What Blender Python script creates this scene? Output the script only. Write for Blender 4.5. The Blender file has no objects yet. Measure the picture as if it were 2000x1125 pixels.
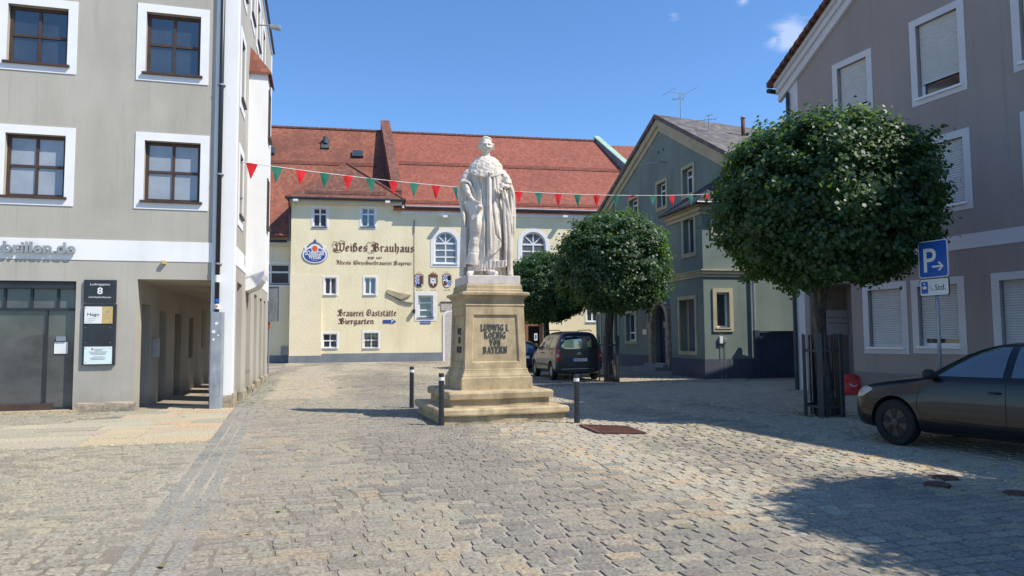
import bpy, bmesh, math, random
import numpy as np
from mathutils import Vector, Matrix, noise
from mathutils.geometry import tessellate_polygon
from mathutils.bvhtree import BVHTree
random.seed(7)
R = math.radians
sc = bpy.context.scene
col = sc.collection
# ------------------------------------------------------------------ camera
CAMZ = 1.6; F = 1400.0; PITCH = math.atan(95.5/F); ROLL = R(-0.40)
cam = bpy.data.cameras.new('camera'); cam.sensor_width = 36; cam.lens = 36*F/2000; cam.clip_end = 3000
co = bpy.data.objects.new('camera', cam); col.objects.link(co); sc.camera = co
CM = Matrix.Translation((0, 0, CAMZ)) @ Matrix.Rotation(R(90)+PITCH, 4, 'X') @ Matrix.Rotation(ROLL, 4, 'Z')
co.matrix_world = CM
# ------------------------------------------------------------------ sky and sun
SUN_EL = R(50.5); SUN_DIR = Vector((.938*math.cos(SUN_EL), -.347*math.cos(SUN_EL), math.sin(SUN_EL))).normalized()
SUN_AZ = math.atan2(SUN_DIR.x, SUN_DIR.y)      # from +Y towards +X
w = bpy.data.worlds.new('World'); sc.world = w; w.use_nodes = True
nt = w.node_tree; bg = nt.nodes['Background']
sky = nt.nodes.new('ShaderNodeTexSky'); sky.sky_type = 'NISHITA'; sky.sun_disc = False
sky.sun_elevation = SUN_EL; sky.sun_rotation = SUN_AZ; sky.air_density = 1.0; sky.dust_density = .1; sky.ozone_density = 4.5
bg.inputs['Strength'].default_value = .125
sun = bpy.data.lights.new('sun', 'SUN'); sun.energy = 5.0; sun.angle = R(.5); sun.color = (1, .93, .82)
so = bpy.data.objects.new('sun', sun); col.objects.link(so); so.rotation_euler = (-SUN_DIR).to_track_quat('-Z', 'Y').to_euler()
sc.view_settings.view_transform = 'Standard'; sc.view_settings.look = 'None'; sc.view_settings.exposure = 0.30; sc.view_settings.gamma = 1
sc.cycles.max_bounces = 6
# thin cloud wisps in the sky, by direction
def pray(px, py):
    v = Vector(((px-1000)/F, -(py-562.5)/F, -1)); return (CM.to_3x3() @ v).normalized()
tc = nt.nodes.new('ShaderNodeTexCoord'); acc = None
nz = nt.nodes.new('ShaderNodeTexNoise'); nz.inputs['Scale'].default_value = 26; nz.inputs['Detail'].default_value = 8; nz.inputs['Roughness'].default_value = .62
mp = nt.nodes.new('ShaderNodeMapping'); mp.inputs['Scale'].default_value = (.55, 1, 2.6); mp.inputs['Rotation'].default_value = (0, R(28), 0)
nt.links.new(tc.outputs['Generated'], mp.inputs[0]); nt.links.new(mp.outputs[0], nz.inputs['Vector'])
def mth(op, a, b=None, t=nt, clamp=False):
    n = t.nodes.new('ShaderNodeMath'); n.operation = op; n.use_clamp = clamp
    for i, v in enumerate((a, b)):
        if v is None: continue
        if isinstance(v, (int, float)): n.inputs[i].default_value = v
        else: t.links.new(v, n.inputs[i])
    return n.outputs[0]
for (px, py, rad, amt) in ((1545, 66, .036, 1.0), (1512, 78, .02, .7), (1316, 30, .018, .55), (1452, 2, .014, .7), (1575, 40, .02, .4), (1585, 95, .015, .3)):
    d = pray(px, py)
    vm = nt.nodes.new('ShaderNodeVectorMath'); vm.operation = 'DISTANCE'; nt.links.new(tc.outputs['Generated'], vm.inputs[0]); vm.inputs[1].default_value = d
    g = mth('MULTIPLY', mth('SUBTRACT', 1.0, mth('DIVIDE', vm.outputs['Value'], rad), clamp=True), amt)
    acc = g if acc is None else mth('MAXIMUM', acc, g)
cl = mth('MULTIPLY', mth('SUBTRACT', mth('ADD', mth('MULTIPLY', acc, .55), nz.outputs[0]), .62), mth('MULTIPLY', acc, 6.0), clamp=True)
cl = mth('MULTIPLY', cl, .32, clamp=True)
mx = nt.nodes.new('ShaderNodeMix'); mx.data_type = 'RGBA'; mx.inputs['B'].default_value = (8, 8.2, 8.6, 1)
nt.links.new(cl, mx.inputs['Factor']); gain = nt.nodes.new('ShaderNodeMix'); gain.data_type = 'RGBA'; gain.blend_type = 'MULTIPLY'; gain.inputs['Factor'].default_value = 1; gain.inputs['B'].default_value = (.86, 1.12, 1.34, 1); nt.links.new(sky.outputs[0], gain.inputs['A']); nt.links.new(gain.outputs['Result'], mx.inputs['A']); nt.links.new(mx.outputs['Result'], bg.inputs['Color'])

# ------------------------------------------------------------------ helpers
def at(px, py, Y):
    d = pray(px, py); t = Y/d.y; return Vector((0, 0, CAMZ)) + d*t
def gr(px, py, z=0):
    d = pray(px, py); t = (z-CAMZ)/d.z; return Vector((0, 0, CAMZ)) + d*t
def hit(px, py, p, n):
    d = pray(px, py); o = Vector((0, 0, CAMZ)); t = (p-o).dot(n)/d.dot(n); return o + d*t
class Frame:
    """a wall frame: u along the wall, z up, d outwards"""
    def __init__(s, O, T, flip=False):
        s.O = Vector((O[0], O[1], 0)); s.T = Vector((T[0], T[1], 0)).normalized()
        s.N = Vector((s.T.y, -s.T.x, 0));
        if flip: s.N = -s.N
    def p(s, u, z, d=0): return s.O + s.T*u + s.N*d + Vector((0, 0, z))
    def uz(s, px, py, d=0):
        q = hit(px, py, s.O + s.N*d, s.N); return ((q-s.O).dot(s.T), q.z)
    def rect(s, x0, y0, x1, y1, d=0):
        """box on the wall from opposite picture corners (uses the mean of the edges)"""
        a = s.uz(x0, (y0+y1)/2, d)[0]; b = s.uz(x1, (y0+y1)/2, d)[0]
        zt = s.uz((x0+x1)/2, y0, d)[1]; zb = s.uz((x0+x1)/2, y1, d)[1]
        return (min(a, b), max(a, b), min(zb, zt), max(zb, zt))
WF = None
class MB:
    def __init__(s): s.v = []; s.f = []; s.m = []
    def face(s, pts, m=0):
        i = len(s.v); s.v += [Vector(p) for p in pts]; s.f.append(tuple(range(i, i+len(pts)))); s.m.append(m)
    def solid(s, ring0, ring1, m=0, cap0=True, cap1=True):
        n = len(ring0); i = len(s.v); s.v += [Vector(p) for p in ring0] + [Vector(p) for p in ring1]
        for k in range(n): s.f.append((i+k, i+(k+1) % n, i+n+(k+1) % n, i+n+k)); s.m.append(m)
        if cap0: s.f.append(tuple(range(i+n-1, i-1, -1))); s.m.append(m)
        if cap1: s.f.append(tuple(range(i+n, i+2*n))); s.m.append(m)
    def loft(s, rings, m=0, caps=True):
        n = len(rings[0]); i = len(s.v)
        for r in rings: s.v += [Vector(p) for p in r]
        for j in range(len(rings)-1):
            for k in range(n):
                a = i+j*n; s.f.append((a+k, a+(k+1) % n, a+n+(k+1) % n, a+n+k)); s.m.append(m)
        if caps:
            s.f.append(tuple(range(i+n-1, i-1, -1))); s.m.append(m)
            e = i+(len(rings)-1)*n; s.f.append(tuple(range(e, e+n))); s.m.append(m)
    def fbox(s, Fr, u0, u1, z0, z1, d0, d1, m=0):
        P = Fr.p
        s.solid([P(u0, z0, d1), P(u1, z0, d1), P(u1, z1, d1), P(u0, z1, d1)], [P(u0, z0, d0), P(u1, z0, d0), P(u1, z1, d0), P(u0, z1, d0)], m)
    def box(s, c, h, rot=0, m=0):
        Fr = Frame((c[0], c[1]), (math.cos(rot), math.sin(rot)))
        s.fbox(Fr, -h[0], h[0], c[2]-h[2], c[2]+h[2], -h[1], h[1], m)
    def fpoly(s, Fr, pts, d0, d1, m=0):
        s.solid([Fr.p(u, z, d1) for u, z in pts], [Fr.p(u, z, d0) for u, z in pts], m)
    def ring(s, Fr, u0, u1, z0, z1, t, d0, d1, m=0, tb=None):
        tb = t if tb is None else tb; P = Fr.p
        o = [(u0, z0), (u1, z0), (u1, z1), (u0, z1)]; q = [(u0+t, z0+tb), (u1-t, z0+tb), (u1-t, z1-t), (u0+t, z1-t)]
        for k in range(4):
            a, b, c, d = o[k], o[(k+1) % 4], q[(k+1) % 4], q[k]
            s.face([P(*a, d1), P(*b, d1), P(*c, d1), P(*d, d1)], m)
            s.face([P(*b, d1), P(*a, d1), P(*a, d0), P(*b, d0)], m)
            s.face([P(*d, d1), P(*c, d1), P(*c, d0), P(*d, d0)], m)
    def tube(s, a, b, r0, r1=None, n=8, m=0):
        r1 = r0 if r1 is None else r1; a = Vector(a); b = Vector(b); d = (b-a).normalized()
        x = d.orthogonal().normalized(); y = d.cross(x)
        s.solid([a+(x*math.cos(t)+y*math.sin(t))*r0 for t in [2*math.pi*k/n for k in range(n)]],
                [b+(x*math.cos(t)+y*math.sin(t))*r1 for t in [2*math.pi*k/n for k in range(n)]], m)
    def path(s, pts, r, n=8, m=0):
        pts = [Vector(p) for p in pts]; rings = []; x = None
        rr = r if isinstance(r, (list, tuple)) else [r]*len(pts)
        for i, p in enumerate(pts):
            d = (pts[min(i+1, len(pts)-1)]-pts[max(i-1, 0)]).normalized()
            x = d.orthogonal().normalized() if x is None else (x-d*x.dot(d)).normalized(); y = d.cross(x)
            rings.append([p+(x*math.cos(t)+y*math.sin(t))*rr[i] for t in [2*math.pi*k/n for k in range(n)]])
        s.loft(rings, m)
    def lathe(s, c, prof, n=16, m=0):
        c = Vector(c); s.loft([[c+Vector((r*math.cos(2*math.pi*k/n), r*math.sin(2*math.pi*k/n), z)) for k in range(n)] for r, z in prof], m)
    def ball(s, c, r, n=10, m=0, sc=(1, 1, 1)):
        c = Vector(c); rings = []
        for j in range(1, n):
            a = math.pi*j/n
            rings.append([c+Vector((r*sc[0]*math.sin(a)*math.cos(2*math.pi*k/(2*n)), r*sc[1]*math.sin(a)*math.sin(2*math.pi*k/(2*n)), -r*sc[2]*math.cos(a))) for k in range(2*n)])
        s.loft(rings, m)
    def build(s, name, mats, parent=None, local=False, smooth=False, bevel=0, fix=True):
        me = bpy.data.meshes.new(name); off = Vector((0, 0, 0))
        if parent is not None and not local:
            r = parent
            while r.parent: r = r.parent
            off = r.location
        me.from_pydata([tuple(v-off) for v in s.v], [], s.f)
        mats = mats if isinstance(mats, (list, tuple)) else [mats]
        for m_ in mats: me.materials.append(m_)
        if len(mats) > 1: me.polygons.foreach_set('material_index', s.m)
        me.update()
        if fix:
            b = bmesh.new(); b.from_mesh(me); bmesh.ops.remove_doubles(b, verts=b.verts, dist=1e-5); bmesh.ops.recalc_face_normals(b, faces=b.faces)
            if bevel:
                ed = [e for e in b.edges if len(e.link_faces) == 2 and e.calc_face_angle(0) > .6]
                bmesh.ops.bevel(b, geom=ed, offset=bevel, segments=2, profile=.6, affect='EDGES', clamp_overlap=True)
            b.to_mesh(me); b.free()
        me.uv_layers.new(name='UVMap') if not me.uv_layers else None
        autouv(me)
        if smooth: me.polygons.foreach_set('use_smooth', [True]*len(me.polygons))
        o = bpy.data.objects.new(name, me); col.objects.link(o)
        if parent is not None: o.parent = parent
        return o
def autouv(me):
    nl = len(me.loops); npoly = len(me.polygons)
    if nl == 0: return
    V = np.empty(len(me.vertices)*3, 'f'); me.vertices.foreach_get('co', V); V = V.reshape(-1, 3)
    N = np.empty(npoly*3, 'f'); me.polygons.foreach_get('normal', N); N = N.reshape(-1, 3)
    LT = np.empty(npoly, 'i'); me.polygons.foreach_get('loop_total', LT)
    LV = np.empty(nl, 'i'); me.loops.foreach_get('vertex_index', LV)
    pi = np.repeat(np.arange(npoly), LT); n = N[pi]; p = V[LV]
    t = np.stack([-n[:, 1], n[:, 0], np.zeros(nl)], 1); ln = np.linalg.norm(t, axis=1)
    flat = ln < .05; t[flat] = (1, 0, 0); ln[flat] = 1; t /= ln[:, None]
    b = np.cross(n, t); uv = np.stack([(p*t).sum(1), (p*b).sum(1)], 1).astype('f')
    me.uv_layers[0].data.foreach_set('uv', uv.ravel())
def tag(o, label, cat=None, group=None, kind=None):
    if label: o['label'] = label
    if cat: o['category'] = cat
    if group: o['group'] = group
    if kind: o['kind'] = kind
    return o
def root(name, loc, label, cat, group=None, rz=0):
    o = bpy.data.objects.new(name, None); col.objects.link(o); o.location = Vector(loc) if len(loc) == 3 else Vector((loc[0], loc[1], 0))
    o.rotation_euler = (0, 0, rz); o.empty_display_size = .3
    return tag(o, label, cat, group)
def copy_tree(o, parent=None):
    c = o.copy(); col.objects.link(c); c.parent = parent
    for ch in [k for k in KIDS() if k.parent == o]: copy_tree(ch, c)
    return c
def KIDS(): return list(bpy.data.objects)
# ------------------------------------------------------------------ materials
def newmat(name):
    m = bpy.data.materials.new(name); m.use_nodes = True; return m, m.node_tree, m.node_tree.nodes['Principled BSDF']
def N(t, kind, **kw):
    n = t.nodes.new('ShaderNode'+kind)
    for k, v in kw.items(): n.inputs[k.replace('_', ' ')].default_value = v
    return n
def ramp(t, fac, stops):
    r = t.nodes.new('ShaderNodeValToRGB'); e = r.color_ramp.elements
    while len(e) < len(stops): e.new(.5)
    for i, (p, c) in enumerate(stops): e[i].position = p; e[i].color = (*c, 1) if len(c) == 3 else c
    t.links.new(fac, r.inputs[0]); return r.outputs[0]
def mixc(t, fac, a, b, mode='MIX'):
    n = t.nodes.new('ShaderNodeMix'); n.data_type = 'RGBA'; n.blend_type = mode
    for k, v in (('Factor', fac), ('A', a), ('B', b)):
        if isinstance(v, (int, float)): n.inputs[k].default_value = v
        elif isinstance(v, (tuple, list)): n.inputs[k].default_value = (*v, 1) if len(v) == 3 else v
        else: t.links.new(v, n.inputs[k])
    return n.outputs['Result']
def mat(name, c, rough=.85, var=.12, vs=.8, bump=.15, bs=40, metal=0, spec=.3, stain=None, coat=0, bdist=.01, foot=None):
    m, t, b = newmat(name)
    co_ = t.nodes.new('ShaderNodeTexCoord').outputs['Object']
    n1 = N(t, 'TexNoise', Scale=vs, Detail=6, Roughness=.6); t.links.new(co_, n1.inputs['Vector'])
    lo = tuple(x*(1-var*1.3) for x in c); hi = tuple(min(1, x*(1+var)) for x in c)
    colr = ramp(t, n1.outputs[0], [(.3, lo), (.5, c), (.72, hi)])
    if stain:
        sc_, sz, amt = stain
        n3 = N(t, 'TexNoise', Scale=sz, Detail=5, Roughness=.65); mp_ = N(t, 'Mapping'); mp_.inputs['Scale'].default_value = (1, 1, .25)
        t.links.new(co_, mp_.inputs[0]); t.links.new(mp_.outputs[0], n3.inputs['Vector'])
        f = ramp(t, n3.outputs[0], [(.5, (0, 0, 0)), (.75, (amt,)*3)])
        colr = mixc(t, f, colr, sc_)
    if foot:                                             # rain-splash dirt at the foot of the wall and thin streaks down it
        fc, fh = foot; sp_ = t.nodes.new('ShaderNodeSeparateXYZ'); t.links.new(co_, sp_.inputs[0]); h_ = mth('ADD', sp_.outputs[2], mth('MULTIPLY', N2(t, co_, 2.6), fh*1.6, t=t), t=t)
        colr = mixc(t, ramp(t, mth('DIVIDE', h_, 4*fh, t=t), [(.15, (.7, .7, .7)), (.55, (0, 0, 0))]), colr, fc)
        ns = N(t, 'TexNoise', Scale=2.2, Detail=5, Roughness=.7); ms_ = N(t, 'Mapping'); ms_.inputs['Scale'].default_value = (3, 3, .12); t.links.new(co_, ms_.inputs[0]); t.links.new(ms_.outputs[0], ns.inputs['Vector'])
        colr = mixc(t, ramp(t, ns.outputs[0], [(.56, (0, 0, 0)), (.74, (.4, .4, .4))]), colr, fc)
    t.links.new(colr, b.inputs['Base Color'])
    b.inputs['Roughness'].default_value = rough; b.inputs['Metallic'].default_value = metal; b.inputs['Specular IOR Level'].default_value = spec
    b.inputs['Coat Weight'].default_value = coat; b.inputs['Coat Roughness'].default_value = .04
    if bump:
        n2 = N(t, 'TexNoise', Scale=bs, Detail=4, Roughness=.6); t.links.new(co_, n2.inputs['Vector'])
        bp = N(t, 'Bump', Strength=bump, Distance=bdist); t.links.new(n2.outputs[0], bp.inputs['Height']); t.links.new(bp.outputs[0], b.inputs['Normal'])
    return m
def glassmat(name, c, rough=.04, ior=1.9, var=.3):
    m = mat(name, c, rough, var, 1.3, .0, spec=.5); b = m.node_tree.nodes['Principled BSDF']; b.inputs['IOR'].default_value = ior
    t = m.node_tree; co_ = t.nodes.new('ShaderNodeTexCoord').outputs['Object']
    n2 = N(t, 'TexNoise', Scale=1.1, Detail=1); t.links.new(co_, n2.inputs['Vector'])
    bp = N(t, 'Bump', Strength=.08, Distance=.1); t.links.new(n2.outputs[0], bp.inputs['Height']); t.links.new(bp.outputs[0], b.inputs['Normal'])
    return m
def tilemat(name, c1, c2, c3, w_=.2, h_=.25, bumpd=.03, patch=None, blot=.35):
    """overlapping clay tiles in courses, laid in metres on the roof plane"""
    m, t, b = newmat(name); uv = t.nodes.new('ShaderNodeUVMap').outputs[0]; obj = t.nodes.new('ShaderNodeTexCoord').outputs['Object']
    br = t.nodes.new('ShaderNodeTexBrick'); br.offset = .5; br.squash = 1
    for k, v in (('Scale', 1), ('Mortar Size', .008), ('Mortar Smooth', .3), ('Bias', 0), ('Brick Width', w_), ('Row Height', h_)): br.inputs[k].default_value = v
    br.inputs['Color1'].default_value = (0, 0, 0, 1); br.inputs['Color2'].default_value = (1, 1, 1, 1); br.inputs['Mortar'].default_value = (.3, .3, .3, 1)
    t.links.new(uv, br.inputs['Vector'])
    colr = ramp(t, br.outputs['Color'], [(0, c1), (.5, c2), (1, c3)])
    n1 = N(t, 'TexNoise', Scale=.28, Detail=6, Roughness=.65); t.links.new(obj, n1.inputs['Vector'])
    f = ramp(t, n1.outputs[0], [(.45, (0, 0, 0)), (.68, (blot,)*3)])
    colr = mixc(t, f, colr, tuple(x*.42+.012 for x in c2))
    if patch: colr = mixc(t, ramp(t, N2(t, obj, 2.2), [(.5, (0, 0, 0)), (.7, (.4, .4, .4))]), colr, patch)
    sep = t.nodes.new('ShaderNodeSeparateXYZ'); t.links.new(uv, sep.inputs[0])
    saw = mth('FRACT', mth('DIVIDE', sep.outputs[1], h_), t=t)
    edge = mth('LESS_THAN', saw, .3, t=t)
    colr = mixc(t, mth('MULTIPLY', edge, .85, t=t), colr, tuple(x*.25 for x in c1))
    t.links.new(colr, b.inputs['Base Color']); b.inputs['Roughness'].default_value = .8; b.inputs['Specular IOR Level'].default_value = .25
    hgt = mth('ADD', mth('SUBTRACT', 1, saw, t=t), mth('MULTIPLY', br.outputs['Color'], .25, t=t), t=t)
    bp = N(t, 'Bump', Strength=.8, Distance=bumpd); t.links.new(hgt, bp.inputs['Height']); t.links.new(bp.outputs[0], b.inputs['Normal'])
    return m
def N2(t, vec, s):
    n = N(t, 'TexNoise', Scale=s, Detail=4); t.links.new(vec, n.inputs['Vector']); return n.outputs[0]
MT = {}
MT['beige'] = mat('beige_plaster', (.43, .405, .345), .9, .10, .45, .3, 45, stain=((.31, .285, .235), .8, .6), foot=((.27, .24, .19), .35))
MT['beige_white'] = mat('white_plaster', (.80, .80, .79), .9, .05, .6, .2, 55, stain=((.6, .57, .5), 1.6, .35))
MT['white_trim'] = mat('white_painted_trim', (.80, .80, .80), .7, .04, 2, .1, 30)
MT['brown_wood'] = mat('dark_brown_wood', (.075, .048, .035), .5, .2, 5, .1, 40)
MT['glass'] = glassmat('window_glass', (.035, .045, .055), ior=2.1)
MT['glass_curtain'] = glassmat('curtained_window_glass', (.30, .33, .36), ior=1.7, var=.18)
MT['glass_mid'] = glassmat('hall_window_glass', (.12, .135, .15), ior=1.8, var=.2)
MT['glass_dark'] = glassmat('dark_shop_glass', (.085, .09, .088), ior=1.6)
MT['dark_metal'] = mat('dark_grey_metal', (.035, .04, .045), .4, .15, 3, .05, 60, metal=.3, spec=.5)
MT['steel'] = mat('galvanised_steel', (.34, .36, .38), .45, .15, 4, .08, 60, metal=.6, spec=.5)
MT['grey_box'] = mat('grey_painted_steel_cover', (.25, .285, .31), .55, .15, 2.5, .1, 30, stain=((.5, .52, .54), 9, .5))
MT['lead'] = mat('lead_flashing', (.07, .075, .08), .6, .2, 3, .1)
MT['stone'] = mat('weathered_sandstone', (.44, .35, .215), .92, .22, 3.0, .5, 30, stain=((.20, .155, .10), 2.6, .85), bdist=.015)
MT['stone_base'] = mat('rough_base_stone', (.34, .29, .215), .95, .3, 5, .8, 22, stain=((.14, .12, .09), 5, .7), bdist=.02)
MT['marble'] = mat('pale_statue_marble', (.66, .60, .52), .75, .10, 5, .35, 60, stain=((.36, .30, .24), 4, .7), bdist=.006)
MT['marble_plinth'] = mat('pink_marble_plinth', (.56, .51, .47), .8, .12, 6, .2, 50, stain=((.38, .33, .28), 3, .5))
MT['black'] = mat('black_paint', (.02, .02, .022), .5, .1, 3, 0)
MT['yellow'] = mat('yellow_rough_plaster', (.84, .745, .50), .95, .05, .5, .5, 7, stain=((.66, .55, .33), .6, .5), foot=((.60, .52, .36), .4), bdist=.025)
MT['yellow2'] = mat('cream_rough_plaster', (.80, .70, .49), .95, .05, .5, .5, 7, bdist=.025)
MT['grey_plinth'] = mat('grey_painted_plinth', (.21, .235, .26), .9, .12, 1, .4, 8, stain=((.12, .13, .15), 1.5, .5))
MT['cream'] = mat('cream_cornice', (.68, .62, .46), .85, .08, 1, .1)
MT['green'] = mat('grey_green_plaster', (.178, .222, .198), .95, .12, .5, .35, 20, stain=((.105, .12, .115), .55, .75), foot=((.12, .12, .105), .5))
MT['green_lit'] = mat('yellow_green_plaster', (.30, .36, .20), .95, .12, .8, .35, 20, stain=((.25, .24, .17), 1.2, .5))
MT['green_dark'] = mat('dark_slate_plinth', (.085, .09, .115), .9, .15, 1, .3, 20)
MT['ochre'] = mat('ochre_stone_trim', (.42, .37, .255), .85, .15, 2, .2, 30)
MT['mauve'] = mat('mauve_grey_plaster', (.345, .292, .262), .95, .06, .4, .45, 70, stain=((.235, .21, .205), .5, .45), foot=((.2, .18, .17), .3))
MT['mauve_plinth'] = mat('grey_plaster_plinth', (.225, .205, .19), .95, .06, .5, .4, 70)
MT['shade_white'] = mat('pale_grey_window_surround', (.62, .61, .61), .9, .05, 1, .3, 60)
MT['blind'] = mat('white_roller_shutter_slats', (.60, .605, .60), .55, .05, 2, 0)
MT['pvc'] = mat('white_plastic_frame', (.78, .79, .79), .35, .03, 2, 0, spec=.5)
MT['bark'] = mat('lime_tree_bark', (.065, .052, .042), .95, .35, 5, 1, 14, stain=((.28, .27, .22), 9, .6), bdist=.05)
MT['gate'] = mat('dark_blue_sheet_metal', (.045, .055, .085), .6, .15, 1, .1)
MT['rust'] = mat('rusty_cast_iron', (.13, .06, .045), .85, .3, 14, .4, 50)
MT['red_bag'] = mat('red_plastic_bag', (.62, .03, .03), .45, .15, 6, .5, 9, spec=.5, bdist=.03)
MT['terracotta'] = mat('brown_clay', (.25, .12, .07), .85, .2, 12, .3)
MT['blue_sign'] = mat('blue_sign_face', (.012, .10, .42), .35, .06, 3, 0, spec=.5)
MT['white_sign'] = mat('white_sign_face', (.74, .75, .73), .4, .06, 3, 0, spec=.5)
MT['txt_brown'] = mat('brown_wall_paint', (.13, .045, .035), .9, .1, 3, 0)
MT['txt_black'] = mat('black_lettering', (.025, .025, .03), .6, .1, 3, 0)
MT['txt_white'] = mat('white_lettering', (.78, .78, .76), .6, .03, 3, 0)
MT['txt_metal'] = mat('oxidised_metal_letters', (.055, .07, .075), .6, .3, 12, .2, spec=.5)
MT['logo_blue'] = mat('blue_logo_enamel', (.035, .08, .30), .5, .05, 3, 0)
MT['logo_orange'] = mat('orange_red_logo_enamel', (.72, .13, .035), .5, .15, 7, 0)
MT['gold'] = mat('gold_coloured_panel', (.55, .40, .16), .5, .06, 3, 0)
MT['mint'] = mat('pale_mint_panel', (.66, .78, .76), .4, .04, 3, 0)
MT['navy'] = mat('navy_lettering', (.03, .04, .10), .6, .05, 3, 0)
MT['red'] = mat('red_paint', (.60, .035, .03), .55, .08, 5, 0)
MT['flag_red'] = mat('red_flag_cloth', (.68, .022, .03), .8, .06, 8, .1, 60)
MT['flag_green'] = mat('green_flag_cloth', (.035, .19, .135), .8, .08, 8, .1, 60)
MT['cord'] = mat('pale_rope', (.62, .62, .58), .8, .08, 5, 0)
MT['copper'] = mat('green_copper_sheet', (.32, .47, .36), .7, .12, 1.5, .1)
MT['tile_old'] = tilemat('old_red_clay_tiles', (.195, .070, .047), (.245, .088, .057), (.31, .12, .072), blot=.75)
MT['tile_new'] = tilemat('red_clay_tiles', (.215, .070, .048), (.26, .085, .058), (.31, .108, .072), blot=.25)
MT['tile_brown'] = tilemat('brown_clay_tiles', (.12, .055, .042), (.17, .075, .055), (.24, .105, .07))
MT['tile_grey'] = tilemat('grey_roof_tiles', (.10, .09, .085), (.14, .128, .12), (.20, .18, .165), .25, .3, .05)
MT['tile_dark'] = tilemat('dark_roof_tiles', (.035, .036, .042), (.05, .05, .058), (.07, .07, .075), .25, .28, .05)
# for cloth that glows when the sun is behind it
for k in ('flag_red', 'flag_green'):
    t = MT[k].node_tree; b = t.nodes['Principled BSDF']; tr = t.nodes.new('ShaderNodeBsdfTranslucent'); tr.inputs[0].default_value = (.8, .04, .05, 1) if 'red' in k else (.05, .3, .2, 1)
    ms = t.nodes.new('ShaderNodeMixShader'); ms.inputs[0].default_value = .35; o_ = t.nodes['Material Output']
    t.links.new(b.outputs[0], ms.inputs[1]); t.links.new(tr.outputs[0], ms.inputs[2]); t.links.new(ms.outputs[0], o_.inputs[0])

# ------------------------------------------------------------------ walls and windows
def wall(Fr, outline, holes, mb, reveal=.18, m=0, mr=None):
    """polygonal wall face with holes (lists of (u,z)), reveals going inwards"""
    mr = m if mr is None else mr
    loops = [[Vector((u, z, 0)) for u, z in outline]] + [[Vector((u, z, 0)) for u, z in h] for h in holes]
    flat = [p for l in loops for p in l]
    for tri in tessellate_polygon(loops): mb.face([Fr.p(flat[i].x, flat[i].y) for i in tri], m)
    for h in holes:
        n = len(h)
        for k in range(n):
            a, b = h[k], h[(k+1) % n]; mb.face([Fr.p(*a), Fr.p(*b), Fr.p(*b, -reveal), Fr.p(*a, -reveal)], mr)
def rc(r): u0, u1, z0, z1 = r; return [(u0, z0), (u1, z0), (u1, z1), (u0, z1)]
def archpts(u0, u1, z0, z1, n=12):
    rad = (u1-u0)/2; c = (u0+u1)/2; zs = z1-rad
    return [(u0, z0), (u1, z0)] + [(c+rad*math.cos(math.pi*k/n), zs+rad*math.sin(math.pi*k/n)) for k in range(n+1)]
def arch_ring(mb, Fr, u0, u1, z0, z1, t, d0, d1, n=14, m=0):
    a = archpts(u0, u1, z0, z1, n); b = archpts(u0+t, u1-t, z0+t, z1-t, n); k = len(a)
    for i in range(k):
        j = (i+1) % k
        mb.face([Fr.p(*a[i], d1), Fr.p(*a[j], d1), Fr.p(*b[j], d1), Fr.p(*b[i], d1)], m)
        mb.face([Fr.p(*a[i], d1), Fr.p(*a[j], d1), Fr.p(*a[j], d0), Fr.p(*a[i], d0)], m)
        mb.face([Fr.p(*b[i], d1), Fr.p(*b[j], d1), Fr.p(*b[j], d0), Fr.p(*b[i], d0)], m)
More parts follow.
